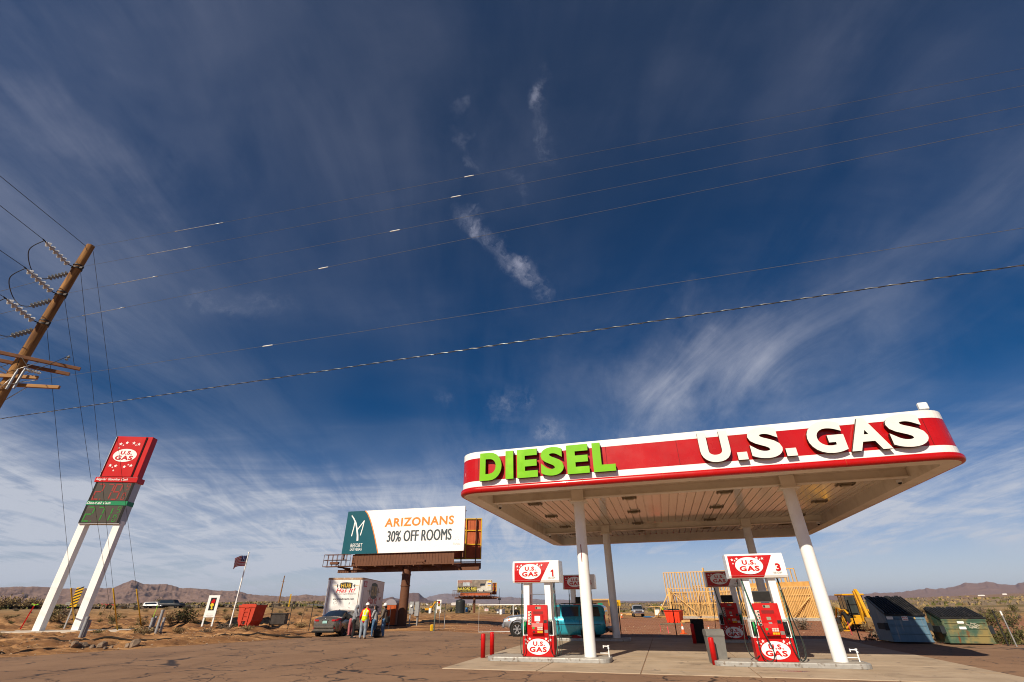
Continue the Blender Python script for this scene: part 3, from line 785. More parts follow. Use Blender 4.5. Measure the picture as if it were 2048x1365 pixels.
# ------------------------------------------------------------------ islands
def build_islands():
    proto = None
    for i, (lx, ly, lab) in enumerate(((-1.42, 0, 'pump island under the first pump nearest the two red bollards'), (6.0, 0, 'pump island beside the grey bin carrying the third pump'),
                                       (-1.42, 9.94, 'pump island behind, by the parked teal van'), (6.0, 9.94, 'pump island behind, in full canopy shade'))):
        if proto is None:
            t = thing('pump_island', lab, 'island', L(lx, ly), TH, 'raised pump islands')
            ps = rrect(-2.12, -.62, 2.12, .62, .30, 5)
            mb = MB(); mb.prism(rrect(-2.10, -.60, 2.10, .60, .28, 5), .02, .136); mb.build('concrete_fill', CONC, t)
            mb = MB(); n = len(ps)
            for (d, za, db, zb) in ((0, .02, 0, .118), (0, .118, .012, .14), (.012, .14, .07, .14)):
                A = [(x * (1 - d / 2.1), y * (1 - d / .62), za) for x, y in ps]; B = [(x * (1 - db / 2.1), y * (1 - db / .62), zb) for x, y in ps]
                mb.add(A + B, [(k, (k + 1) % n, n + (k + 1) % n, n + k) for k in range(n)], 0, False)
            mb.build('steel_kerb', pm('painted_kerb', (.36, .35, .33), .5, .3, .12, 7, dirt=(.12, .08, .05), dscale=9, damt=.8), t)
            proto = t
        else: dup(proto, L(lx, ly), TH, lab)
build_islands()

# ------------------------------------------------------------------ pumps
PANELBLK = pm('screen_panel', (.012, .011, .010), .55, 0, .3, 7, spec=.3)  # plain black panel that fills the screen frame
LCD = pm('lcd', (.28, .27, .20), .3, 0, .1, 10)
DECAL = pm('printed_decal', (.55, .53, .46), .5, 0, .35, 60)
PAPER = pm('paper_notice', (.78, .77, .74), .6, 0, .04, 9)
WHITED = pm('white_decal', (.80, .79, .78), .35, 0, .03, 3)
def emblem(parent, cx, cz, yf, w, h, stars, name='emblem', tilt=None):
    """white oval with stars and red wording, standing on a front panel"""
    base = (tilt or T(0, 0, 0)) @ T(cx, yf, cz) @ FRONT
    mb = MB(); mb.plate(ellipse(w, h, 36), .003, 0, base)
    for sx, sy, sr in stars: mb.plate(star(sr, sx, sy), .003, 0, base)
    e = mb.build(name, WHITED, parent)
    mb = MB()
    mb.text('U.S.', w * .52, h * .29, base @ T(.03 * w, h * .185, .003), .002, 0, .045, None, 3)
    mb.text('GAS', w * .76, h * .33, base @ T(-.01 * w, -h * .175, .003), .002, 0, .045, None, 3)
    mb.build('wording', REDD, e)
    return e
def make_pump(number, label, screen, green_left, hoses, paper):
    t = thing('fuel_pump', label, 'pump', (0, 0, 0), 0, 'fuel pumps on the islands')
    PN = [WHITE, REDG]
    # lower skirt, slightly flared, red front with emblem
    mb = MB()
    mb.add([(-.56, -.30, .005), (.56, -.30, .005), (.56, .30, .005), (-.56, .30, .005), (-.55, -.27, .60), (.55, -.27, .60), (.55, .27, .60), (-.55, .27, .60)],
           [(0, 1, 2, 3), (4, 5, 6, 7), (0, 1, 5, 4), (1, 2, 6, 5), (2, 3, 7, 6), (3, 0, 4, 7)])
    mb.build('skirt', REDP, t)
    tl = T(0, -.30, 0) @ RX(-math.atan2(.03, .595))
    st = [(-.45, .20, .05), (-.37, .155, .032), (-.30, .225, .05), (-.44, .085, .034), (.28, .225, .05), (.36, .165, .032), (.44, .19, .05)]
    emblem(t, 0, .285, -.003, .80, .46, st, tilt=tl)
    # white flanks with nozzle boots, narrowing into the posts
    for s in (-1, 1):
        mb = MB()
        P = [(.37, .60), (.55, .60), (.545, 1.02), (.505, 1.12), (.50, 2.24), (.28, 2.24), (.30, 1.30), (.37, 1.20)]
        mb.prism([(s * a, z) for a, z in P], -.24, .24, 'y')
        mb.build('post', WHITE, t)
        mb = MB(); mb.box((s * .455, -.243, .83), (.135, .03, .40), b=.01); bt = mb.build('nozzle_boot', BLACKM, t)
        mb = MB(); mb.box((s * .455, -.246, 1.075), (.14, .02, .05), b=.004); mb.build('grade_tab', pm('tab', (.42, .55, .48), .5) if 'tab' not in bpy.data.materials else bpy.data.materials['tab'], t)
        # nozzle in its boot
        mb = MB(); gcol = 0 if (s < 0) == green_left else 1
        mb.tube([(s * .455, -.285, .70), (s * .455, -.315, .82), (s * .455, -.30, .93), (s * .455, -.27, 1.0)], .028, 8, gcol)
        mb.box((s * .455, -.325, .84), (.05, .06, .17), gcol, b=.015)
        mb.tube([(s * .455, -.33, .90), (s * .455, -.37, .86), (s * .455, -.36, .76), (s * .455, -.31, .72)], .010, 6, 1)
        mb.tube([(s * .455, -.28, .95), (s * .455, -.275, 1.02), (s * .44, -.262, 1.04)], .014, 6, 2)
        mb.build('nozzle', [GREEN_N, BLACK, STEEL], t)
    # red head with its raised keypad console
    mb = MB(); mb.prism([(-.27, .59), (-.30, .60), (-.335, 1.00), (-.285, 1.52), (-.10, 1.525), (.10, 1.525), (.285, 1.52), (.335, 1.0), (.30, .60), (.27, .59)], -.37, .37, 'x')
    hd = mb.build('head', REDP, t)
    hf = T(0, -.335, 1.0) @ RX(-math.atan2(.05, .52)) @ FRONT        # upper face frame
    lf = T(0, -.335, 1.0) @ RX(math.atan2(.035, .40)) @ FRONT        # lower face frame
    def on(fr, x, y, w, h, th, mat, nm, r=.01):
        mb = MB(); mb.plate(rrect(x - w / 2, y - h / 2, x + w / 2, y + h / 2, r, 3), th, 0, fr); return mb.build(nm, mat, hd)
    on(hf, .03, .435, .20, .075, .004, LCD, 'display', .006)
    on(hf, -.03, .435, .055, .060, .006, BLACK, 'card_slot', .006)
    on(hf, .03, .285, .36, .09, .003, pm('deep_red', (.20, .008, .008), .5) if 'deep_red' not in bpy.data.materials else bpy.data.materials['deep_red'], 'recess', .01)
    for k in range(5):
        on(hf, -.275, .30 - k * .085, .12, .068, .006, DECAL, 'grade_button', .008)
        on(hf, -.245, .295 - k * .085, .045, .040, .009, BLACK, 'octane_label', .004)
    on(hf, .285, .02, .11, .085, .006, BLACK, 'card_reader', .006)
    on(lf, .305, -.27, .115, .09, .006, STEEL, 'receipt_slot', .006)
    mb = MB()
    mb.prism([(-.39, .66), (-.41, .72), (-.405, .86), (-.355, .98), (-.345, 1.22), (-.28, 1.24), (-.25, .66)], -.19, .21, 'x')
    cs = mb.build('console', REDP, t)
    cf = T(.01, -.405, .72) @ RX(-math.atan2(.005, .14)) @ FRONT
    uf = T(.01, -.355, .98) @ RX(-math.atan2(.010, .24)) @ FRONT
    def onc(fr, x, y, w, h, th, mat, nm, r=.008):
        mb = MB(); mb.plate(rrect(x - w / 2, y - h / 2, x + w / 2, y + h / 2, r, 3), th, 0, fr); return mb.build(nm, mat, cs)
    if paper: onc(uf, 0, .13, .20, .16, .004, PAPER, 'notice', .004)
    else: onc(uf, 0, .13, .12, .085, .004, LCD, 'display', .006)
    onc(uf, .015, .005, .10, .06, .004, STEEL, 'small_display', .005)
    mf = T(.01, -.4055, .73) @ FRONT
    onc(mf, -.135, .10, .07, .06, .006, GREEN_N, 'start_key'); onc(mf, -.12, -.01, .055, .05, .006, BLACK, 'stop_key')
    mb = MB()
    for i in range(3):
        for j in range(2): mb.plate(rrect(.035 + i * .065 - .027, .06 + j * .05 - .02, .035 + i * .065 + .027, .06 + j * .05 + .02, .006, 2), .008, 0, mf)
    mb.build('keypad', DECAL, cs)
    mb = MB()
    for i in range(3): mb.plate(rrect(.035 + i * .065 - .028, -.012 - .028, .035 + i * .065 + .028, -.012 + .028, .006, 2), .008, 0, mf)
    mb.build('yellow_keys', YELLOW, cs)
    # framed screen above the head
    out = rrect(-.275, 1.55, .275, 1.87, .035, 4); inn = rrect(-.255, 1.57, .255, 1.85, .02, 4); n = len(out)
    mb = MB()
    for ya, yb in ((-.12, -.09),):
        vs = [(x, ya, z) for x, z in out] + [(x, ya, z) for x, z in inn] + [(x, yb, z) for x, z in out] + [(x, yb, z) for x, z in inn]
        mb.add(vs, [(i, (i + 1) % n, n + (i + 1) % n, n + i) for i in range(n)] + [(2 * n + i, 2 * n + (i + 1) % n, 3 * n + (i + 1) % n, 3 * n + i) for i in range(n)] +
               [(i, (i + 1) % n, 2 * n + (i + 1) % n, 2 * n + i) for i in range(n)] + [(n + i, n + (i + 1) % n, 3 * n + (i + 1) % n, 3 * n + i) for i in range(n)])
    mb.cyl((-.06, -.105, 1.52), (-.06, -.105, 1.56), .012); mb.cyl((.06, -.105, 1.52), (.06, -.105, 1.56), .012)
    sf = mb.build('screen_frame', pm('frame_grey', (.10, .10, .11), .45) if 'frame_grey' not in bpy.data.materials else bpy.data.materials['frame_grey'], t)
    if screen:
        mb = MB(); mb.prism(inn, -.117, -.095, 'y'); mb.build('screen_panel', PANELBLK, sf)
    # big lit-style header box with rounded front, emblem and number
    mb = MB(); hw = .87
    prof = [(-.36, 2.235), (-.40, 2.30), (-.405, 2.62), (-.37, 2.90), (-.32, 2.945), (.32, 2.945), (.37, 2.90), (.405, 2.62), (.40, 2.30), (.36, 2.235)]
    mb.prism(prof, -hw, hw, 'x'); hb = mb.build('header', WHITEG, t)
    fr = T(0, -.4030, 2.46) @ RX(math.atan2(.005, .32)) @ FRONT
    mb = MB()
    mb.plate([(-.80, -.155), (.20, -.155), (.385, .158), (-.80, .158)], .004, 0, fr)
    fr2 = T(0, -.4055, 2.62) @ RX(-math.atan2(.035, .28)) @ FRONT
    mb.plate([(-.80, -.004), (.385, -.004), (.545, .272), (-.80, .272)], .004, 0, fr2)
    fr3 = T(0, -.40, 2.30) @ RX(math.atan2(.04, .065)) @ FRONT
    mb.plate([(-.80, -.06), (.16, -.06), (.20, 0), (-.80, 0)], .004, 0, fr3)
    hp = mb.build('header_panel', REDG, hb)
    # the printed oval bends over the panel: laid out flat just clear of it
    fo = T(0, -.413, 2.60) @ RX(-math.atan2(.012, .5)) @ FRONT
    mb = MB(); mb.plate(ellipse(.84, .50, 40, -.20, -.01), .004, 0, fo)
    for sx, sy, sr in [(-.68, .17, .048), (-.60, .145, .03), (-.53, .20, .048), (-.67, .06, .030), (.08, .215, .048), (.165, .165, .03), (.245, .19, .048)]: mb.plate(star(sr, sx, sy), .004, 0, fo)
    em = mb.build('header_emblem', WHITED, hb)
    mb = MB(); mb.text('U.S.', .42, .14, fo @ T(-.185, .085, .004), .003, 0, .045); mb.text('GAS', .60, .155, fo @ T(-.205, -.095, .004), .003, 0, .045)
    mb.build('header_wording', REDD, hb); mb = MB()
    if number == '1': mb.plate([(.625, -.18), (.625, -.015), (.575, -.045), (.575, -.005), (.635, .04), (.672, .04), (.672, -.18)], .008, 0, fo)
    else: mb.text(number, .15, .22, fo @ T(.645, -.07, .003), .005, 0, .035)
    mb.build('pump_number', REDD, hb)
    mb = MB(); mb.text('Cash or Credit', .26, .022, fo @ T(.60, -.215, .003), .002, 0, .01); mb.text('Pay at pump', .22, .020, fo @ T(.585, -.245, .003), .002, 0, .01); mb.build('small_print', BLACK, hb)
    # hoses
    for k, (pts, rad, mt) in enumerate(hoses):
        mb = MB(); mb.tube(spline(pts, 7), rad, 7); h = mb.build('hose', mt, t)
        mb = MB(); a = Vector(pts[0]); mb.cyl(a + Vector((0, 0, -.02)), a + Vector((0, 0, .05)), .022); mb.build('coupling', STEEL, h)
        mb = MB(); mb.cyl((a.x, a.y, a.z - .34), (a.x + .004, a.y, a.z - .22), .024, n=8); mb.build('breakaway', STEEL, h)
    return t
GREEN_N = pm('green_grip', (.02, .33, .09), .4, 0, .1, 8)
hang = [
    ([(-.60, -.12, 2.22), (-.612, -.14, 1.7), (-.625, -.18, 1.0), (-.63, -.26, .30), (-.56, -.36, .06), (-.47, -.40, .12), (-.43, -.40, .42), (-.45, -.34, .68)], .014, HOSE),
    ([(-.60, -.06, 2.22), (-.605, -.06, 1.6), (-.61, -.06, .9), (-.60, -.10, .20), (-.56, -.20, .05)], .010, HOSEG),
    ([(.60, -.12, 2.22), (.615, -.14, 1.8), (.66, -.16, 1.2), (.74, -.18, .55), (.72, -.22, .16), (.62, -.32, .03), (.50, -.40, .12), (.42, -.42, .45), (.455, -.34, .68)], .014, HOSE),
    ([(.62, -.05, 2.22), (.64, -.06, 1.7), (.70, -.08, 1.0), (.80, -.1, .45), (.76, -.16, .10), (.62, -.25, .02)], .012, HOSE),
    ([(.585, -.09, 2.22), (.59, -.1, 1.7), (.62, -.12, 1.0), (.64, -.14, .35), (.60, -.2, .06)], .010, HOSEG)]
swung = [
    ([(-.50, -.24, 2.22), (-.47, -.34, 1.9), (-.38, -.42, 1.3), (-.25, -.46, .78), (-.10, -.48, .32), (-.16, -.48, .06), (-.36, -.47, .05), (-.47, -.45, .25), (-.46, -.40, .50), (-.455, -.34, .70)], .016, HOSE),
    ([(-.52, -.20, 2.22), (-.50, -.30, 2.0), (-.44, -.38, 1.5), (-.36, -.38, 1.1), (-.40, -.34, .9)], .011, HOSEG),
    ([(-.62, -.12, 2.22), (-.66, -.14, 1.7), (-.74, -.18, 1.0), (-.80, -.22, .45), (-.74, -.28, .16), (-.60, -.32, .08), (-.50, -.33, .16)], .014, HOSE),
    ([(.60, -.12, 2.22), (.63, -.14, 1.8), (.70, -.16, 1.2), (.80, -.18, .6), (.78, -.22, .16), (.66, -.34, .03), (.54, -.42, .12), (.44, -.42, .45), (.455, -.34, .68)], .015, HOSE),
    ([(.62, -.05, 2.22), (.64, -.06, 1.7), (.74, -.08, 1.0), (.85, -.1, .45), (.80, -.16, .10), (.64, -.25, .02)], .012, HOSE),
    ([(.585, -.09, 2.22), (.60, -.1, 1.7), (.62, -.12, 1.0), (.63, -.14, .35), (.60, -.2, .06)], .011, HOSEG)]
def build_pumps():
    for num, lx, ly, lab, scr, gl, hs, pap in (
            ('1', -1.73, -.02, 'red and white fuel pump numbered 1 with an empty frame on top', False, True, hang, True),
            ('3', 5.70, -.10, 'red and white fuel pump numbered 3 with a swung green hose', True, True, swung, False),
            ('5', -1.73, 9.90, 'red and white fuel pump half hidden behind the nearest left column', True, True, hang, False),
            ('7', 5.70, 9.84, 'red and white fuel pump numbered 7 standing in shade', True, False, swung, False)):
        p = make_pump(num, lab, scr, gl, hs, pap); q = L(lx, ly, .14); p.location = q; p.rotation_euler = (0, 0, TH)
build_pumps()

# ------------------------------------------------------------------ bollards, bins, taps
def build_forecourt_bits():
    proto = None
    for lx, ly, h, lab, z in ((-4.0, .42, .74, 'red steel bollard nearest the camera, left of pump 1', .016), (-4.02, 1.52, .74, 'red steel bollard behind its twin, left of pump 1', .016),
                           (3.90, -.26, .72, 'red steel bollard leaning against the grey bin', .016), (3.76, 8.62, .80, 'dark red bollard in shade beside the black bin', .016)):
        mb = MB(); mb.lathe([(0, 0), (.085, 0), (.085, h - .03), (.075, h - .01), (.045, h), (0, h + .005)], 20)
        o = mb.build('bollard', REDP, None, L(lx, ly, z), TH); tag(o, lab, 'bollard', 'red bollards')
    def bin_(lx, ly, lab, mat, w, d, h, rot):
        t = thing('litter_bin', lab, 'bin', L(lx, ly, .016), TH + rot)
        mb = MB(); mb.add([(-w * .44, -d * .44, 0), (w * .44, -d * .44, 0), (w * .44, d * .44, 0), (-w * .44, d * .44, 0), (-w / 2, -d / 2, h * .8), (w / 2, -d / 2, h * .8), (w / 2, d / 2, h * .8), (-w / 2, d / 2, h * .8)],
                          [(0, 1, 2, 3), (4, 5, 6, 7), (0, 1, 5, 4), (1, 2, 6, 5), (2, 3, 7, 6), (3, 0, 4, 7)])
        mb.box((0, -d * .485, h * .78), (w * .9, .02, .02)); mb.build('bin_body', mat, t)
        mb = MB(); mb.prism([(-d * .52, h * .8), (d * .52, h * .8), (d * .52, h * .95), (d * .3, h), (-d * .3, h), (-d * .52, h * .95)], -w * .52, w * .52, 'x'); 
        a = mb.build('bin_lid', mat, t)
        mb = MB(); mb.box((0, -d * .525, h * .875), (w * .7, .01, h * .09)); mb.build('flap', mat, a)
    bin_(4.05, .24, 'grey plastic litter bin behind a red bollard, left of pump 3', GREY, .54, .54, .92, .12)
    bin_(4.02, 8.86, 'black litter bin in the shade left of pump 7', BLACKM, .56, .50, .98, 0)
    for lx, ly, lab in ((.62, .05, 'white standpipe tap right of the first column'), (7.95, -.02, 'white standpipe tap right of the big front column')):
        t = thing('standpipe_tap', lab, 'tap', L(lx, ly, .14), TH, 'white taps by the columns')
        mb = MB(); mb.cyl((0, 0, 0), (0, 0, .30), .020); mb.tube([(0, 0, .28), (-.05, 0, .30), (-.17, 0, .30)], .016, 8); mb.box((-.17, 0, .285), (.025, .025, .08)); mb.tube([(-.30, .05, .10), (0, .02, .10)], .014, 6)
        mb.build('pipe', WHITE, t)
        mb = MB(); mb.cyl((0, 0, .30), (0, 0, .33), .034, n=10); mb.box((0, -.025, .25), (.05, .04, .04)); mb.build('valve', WHITE, t)
build_forecourt_bits()

def build_spill():
    p = G(1588, 1343, .016); rn = random.Random(9); mb = MB()
    pts = [(math.cos(2 * PI * i / 28) * .42 * (.75 + .4 * rn.random()), math.sin(2 * PI * i / 28) * .13 * (.7 + .5 * rn.random())) for i in range(28)]
    mb.prism(pts, .0015, .004, 'z')
    o = mb.build('fluid_spill', pm('spill', (.16, .045, .035), .22, 0, .5, 9, dirt=(.05, .045, .05), dscale=8, damt=.8, spec=.5), None, p, TH)
    tag(o, 'small reddish fluid spill on concrete in front of pump 3', 'spill')
build_spill()
# ------------------------------------------------------------------ tall price sign
def seg_digit(mb, ch, x, y, w, h, t, M, m=0, sh=0.0):
    S = {'0': 'abcdef', '1': 'bc', '2': 'abged', '5': 'afgcd', '7': 'abc', '9': 'abcdfg'}[ch]
    P = {'a': ((0, 1), (1, 1)), 'b': ((1, 1), (1, .5)), 'c': ((1, .5), (1, 0)), 'd': ((0, 0), (1, 0)), 'e': ((0, 0), (0, .5)), 'f': ((0, .5), (0, 1)), 'g': ((0, .5), (1, .5))}
    for s in S:
        (a, b), (c, d) = P[s]
        ax, ay, cx, cy = x + a * w, y + b * h, x + c * w, y + d * h
        if ay == cy: pts = [(ax + t * .6, ay - t / 2), (cx - t * .6, ay - t / 2), (cx - t * .6, ay + t / 2), (ax + t * .6, ay + t / 2)]
        else: pts = [(ax - t / 2, cy + t * .55), (ax + t / 2, cy + t * .55), (ax + t / 2, ay - t * .55), (ax - t / 2, ay - t * .55)]
        mb.plate([(px + sh * py, py) for px, py in pts], .012, m, M)
def build_price_sign():
    p = Vector((-38.06, 44.5, 0)); yaw = R(7)
    t = thing('price_sign', 'tall white legged petrol price sign with red emblem box on top', 'price sign', p, yaw)
    for s in (-1, 1):
        mb = MB(); mb.box((s * 1.47, .05, 4.3), (.58, .62, 8.7), b=.015); mb.build('leg', WHITE, t)
    mb = MB(); mb.box((0, .05, 10.45), (3.46, .95, 4.2), b=.01); cab = mb.build('cabinet', pm('grey_cabinet', (.42, .41, .43), .45, .2, .06, 1), t)
    yf = -.428
    LED = pm('led_screen', (.060, .050, .042), .5, 0, .15, 30, dirt=(.10, .085, .07), dscale=1.2)
    RL = pm('red_led', (.30, .035, .03), .4, 0, .1, 20); GL = pm('green_led', (.03, .20, .03), .4, 0, .1, 20)
    for z0, z1, col, a, b in ((10.35, 12.05, RL, '279', '9'), (8.42, 9.95, GL, '271', '9')):
        mb = MB(); mb.box((0, yf - .012, (z0 + z1) / 2), (3.42, .024, z1 - z0), 0); sc = mb.build('price_screen', BLACKM, t)
        mb = MB(); mb.box((0, yf - .029, (z0 + z1) / 2), (3.02, .010, z1 - z0 - .04)); mb.build('led_panel', LED, sc)
        fr = T(0, yf - .034, z0) @ FRONT; h = z1 - z0
        mb = MB()
        for ch, x in zip(a, (-1.42, -.58, .14)):
            mb = MB(); seg_digit(mb, ch, x, .14, .54, h - .34, .11, fr, 0, .05); mb.build('led_digit', col, sc)
        mb = MB(); mb.plate(rrect(-.79, .09, -.69, .19, .03, 3), .012, 0, fr); mb.build('led_point', col, sc); mb = MB()
        seg_digit(mb, '9', 1.12, h * .60, .22, h * .33, .055, fr, 0, .04); mb.box((1.19, .47 * h, .006), (.26, .025, .012), 0, fr)
        seg_digit(mb, '0', 1.05, .12, .24, h * .34, .06, fr, 0, .04); 
        mb.build('led_fraction', col, sc)
    def strip(z0, z1, mat, body, w, proud=.12, full=False):
        mb = MB(); mb.box((0, .05, (z0 + z1) / 2), (3.5 + (.24 if full else 0), .95 + 2 * proud, z1 - z0), b=.01); s = mb.build('name_strip', mat, t)
        mb = MB(); mb.text(body, w, (z1 - z0) * .62, T(-1.68 + w / 2 - (.0 if not full else .06), .05 - .475 - proud, (z0 + z1) / 2) @ FRONT, .01, 0, .012, shear=.25); mb.build('wording', WHITED, s)
    REDS = pm('red_sign_face', (.48, .006, .006), .35, 0, .05, .6)
    strip(12.06, 12.52, REDS, 'Regular Gasoline Cash', 2.75, .10, True)
    strip(9.96, 10.34, pm('green_strip', (.012, .21, .085), .4, 0, .05, 1), 'Diesel #2 Cash', 2.0, .03)
    mb = MB(); mb.box((.02, .05, 14.55), (3.30, .80, 4.06), b=.02); top = mb.build('top_box', REDS, t)
    mb = MB(); mb.box((-.18, -.40, 14.55), (2.62, .14, 3.95), b=.03); fc = mb.build('top_face', REDS, t)
    mb = MB(); mb.box((1.165, -.385, 14.55), (.07, .05, 3.95)); mb.box((.4, -.36, 12.555), (2.3, .05, .05)); mb.build('shadow_gap', BLACKM, t)
    mb = MB(); mb.box((-1.645, -.30, 14.55), (.03, .3, 4.0)); mb.build('side_trim', GREYM, t)
    fr = T(-.18, -.471, 14.62) @ FRONT
    mb = MB(); mb.plate(ellipse(2.12, 1.28, 44, 0, .02), .012, 0, fr)
    for sx, sy, sr in ((-.80, 1.14, .17), (-.52, 1.02, .09), (-.26, 1.28, .17), (-.82, .74, .09), (.36, 1.26, .17), (.62, 1.06, .09), (.86, 1.16, .17),
                       (-.92, -.98, .17), (-.66, -1.16, .09), (-.42, -1.02, .17), (-.46, -1.46, .10), (.38, -1.08, .17), (.66, -.88, .09), (.92, -.96, .17)): mb.plate(star(sr, sx, sy), .012, 0, fr)
    e = mb.build('emblem', WHITED, fc)
    mb = MB(); mb.text('U.S.', 1.05, .38, fr @ T(.06, .28, .012), .01, 0, .045); mb.text('GAS', 1.58, .44, fr @ T(0, -.22, .012), .01, 0, .045); mb.build('wording', REDD, e)
    o = MB().prism(rrect(-6.5, -1.4, 6.0, 1.5, .4, 3), -.25, .09).build('sign_footing', pm('footing_concrete', (.50, .44, .37), .9, 0, .12, 2, dirt=(.38, .28, .19), dscale=1), None, p, yaw)
    tag(o, 'pale concrete pad under the tall price sign', 'footing')
build_price_sign()

# ------------------------------------------------------------------ utility pole and its lines
POLE = Vector((-25.05, 20.38, 0))
WOOD = pm('pole_timber', (.27, .135, .045), .85, 0, .35, 3.0, bump=.8, bscale=20, dirt=(.10, .045, .02), dscale=3.5, damt=.9, stretch=(1, 1, .10), dlo=.45, dhi=.62)
ARMWOOD = pm('crossarm_timber', (.20, .095, .05), .8, 0, .2, 3, stretch=(.2, 1, 1)); ARMLIGHT = pm('new_crossarm_timber', (.34, .18, .07), .75, 0, .2, 3, stretch=(.2, 1, 1))
PORC = pm('porcelain', (.42, .42, .43), .25, 0, .05, 5, coat=.4); PORCD = pm('grey_polymer', (.22, .23, .24), .35, 0, .1, 5)
WIREM = pm('wire_alloy', (.10, .10, .11), .6, 0, .2, 5); CABLEM = pm('cable_jacket', (.03, .03, .032), .5, 0, .2, 5)
WD = Vector((math.cos(R(-15)), math.sin(R(-15)), 0))
def ins_string(mb, a, b, n, r, m=0):
    a = Vector(a); b = Vector(b); d = (b - a) / n
    for i in range(n):
        p = a + d * i
        mb.cyl(p, p + d * .30, r * .35, r, 12, m); mb.cyl(p + d * .30, p + d * .62, r, r * .5, 12, m); mb.cyl(p + d * .62, p + d, r * .3, r * .3, 8, m)
def build_pole():
    t = thing('utility_pole', 'tall weathered timber power pole carrying insulators and crossarms', 'utility pole', POLE)
    mb = MB(); mb.cyl((0, 0, -.3), (0, 0, 20.35), .30, .195, 20); mb.build('pole_shaft', WOOD, t)
    for z in (18.55, 16.65, 14.75):
        mb = MB(); mb.cyl((0, 0, z), (0, 0, z + .10), .25, n=18); mb.cyl((0, 0, z + .22), (0, 0, z + .28), .245, n=18)
        for s in (-1, 1): mb.box((s * .36 * WD.x, s * .36 * WD.y, z + .05), (.16, .10, .12))
        mb.build('steel_band', pm('dark_band', (.05, .045, .045), .6, .5) if 'dark_band' not in bpy.data.materials else bpy.data.materials['dark_band'], t)
        a = Vector((-.15, -.42, z + .05)); b = Vector((-.12, -2.0, z + .28)) 
        mb = MB(); mb.tube([(0, -.2, z + .02), a], .03, 6, 1); ins_string(mb, a, b, 6, .165); mb.tube([b, b + (b - a) * .12], .03, 6, 1); mb.build('insulator', [PORC, BLACK], t)
        c0 = Vector((-.30, -.05, z - .32)); c1 = Vector((-1.20, -.10, z - .70))
        mb = MB(); ins_string(mb, c0, c1, 6, .155); mb.build('post_insulator', PORCD, t)
        mb = MB(); mb.tube(spline([b + Vector((0, -.1, 0)), b + Vector((-.75, .1, -.45)), c1 + Vector((-.75, -.5, .42)), c1 + Vector((-.35, -.2, -.05)), c1], 8), .022, 6); mb.build('jumper_wire', CABLEM, t)
    for (z, ln, off, mt, dx) in ((12.72, 5.6, -.30, ARMWOOD, -.5), (12.55, 5.0, .36, ARMWOOD, -.6), (11.62, 4.6, -.33, ARMLIGHT, -.9), (11.45, 5.2, .38, ARMLIGHT, -.6)):
        mb = MB(); mt_ = RZ(R(38 if z > 12 else 10))
        mb.box((dx, off, z), (ln, .13, .17), 0, mt_, b=.01)
        mb.tube([mt_ @ Vector((dx + 1.2, off, z - .08)), Vector((0, off * .8, z - .85))], .02, 5, 1); mb.tube([mt_ @ Vector((dx - 1.2, off, z - .08)), Vector((0, off * .8, z - .85))], .02, 5, 1)
        mb.build('crossarm', [mt, STEEL], t)
    mb = MB()
    for x, y, z in ((.62, -.42, 11.35), (.95, -.42, 11.4)): mb.cyl((x, y, z - .5), (x, y, z + .42), .055, n=8); mb.cyl((x, y, z + .42), (x, y, z + .56), .035, n=8)
    mb.build('cutout_fuse', GREYM, t)
    mb = MB(); ins_string(mb, (.9, -.35, 11.95), (1.75, -.32, 11.75), 5, .085); mb.build('pin_insulator', PORC, t)
    mb = MB(); ins_string(mb, (1.96, .28, 12.78), (2.02, .28, 13.06), 2, .10); mb.build('pin_insulator', PORCD, t)
    mb = MB(); mb.tube(spline([(.3, -.3, 12.2), (.5, -.5, 12.55), (.9, -.45, 12.2), (1.4, -.4, 11.9), (2.0, .2, 12.95)], 7), .016, 5); mb.tube(spline([(.0, -.45, 12.2), (-.4, -.6, 11.7), (.5, -.6, 11.0), (1.3, -.4, 11.3)], 7), .016, 5); mb.build('jumper_wire', CABLEM, t)
    mb = MB(); mb.box((-.12, -.36, 9.75), (.22, .05, .3)); mb.build('pole_tag', GREYM, t)
    # lines: each its own thing
    def line(label, z, dirv, ln, sag, r, mat, start=Vector((0, 0, 0)), rods=(), beads=(), nm='power_line', n=60, cat='power line'):
        a = POLE + start + Vector((0, 0, z)); pts = []
        for i in range(n + 1):
            q = i / n; pts.append(a + dirv * ln * q + Vector((0, 0, -4 * sag * q * (1 - q))))
        mb = MB(); mb.tube(pts, r, 5); o = mb.build(nm, mat); tag(o, label, cat, 'overhead lines')
        def at(d):
            q = d / ln; return a + dirv * d + Vector((0, 0, -4 * sag * q * (1 - q)))
        for d0, d1 in rods:
            mb = MB(); mb.tube([at(d0 + (d1 - d0) * k / 6) for k in range(7)], r * 1.9, 6); mb.cyl(at(d0 - .06), at(d0 + .1), r * 3, n=6); mb.cyl(at(d1 - .1), at(d1 + .06), r * 3, n=6)
            mb.build('armour_rod', GREYM, o)
        for d in beads:
            mb = MB(); mb.tube([at(d - .26), at(d - .2), at(d), at(d + .2), at(d + .26)], .03, 8, radii=[.008, .020, .022, .020, .008]); mb.build('line_splice', WHITE, o)
    W = [('highest power line running off the pole top to the right', 20.25, ((6.0, 9.1),), (23.4,), -12.8), ('second power line from the top, crossing to the right', 18.7, ((4.9, 7.7),), (22.9,), -13.4),
         ('third power line from the top, crossing to the right', 16.8, ((3.7, 6.5),), (20.2,), -14.4), ('fourth power line down, leaving the lowest steel band', 14.9, ((2.7, 5.5),), (17.2,), -15.8)]
    for lab, z, rods, beads, an in W:
        dv = Vector((math.cos(R(an)), math.sin(R(an)), 0)); line(lab, z, dv, 95, .5, .0075, WIREM, dv * .2, rods, beads)
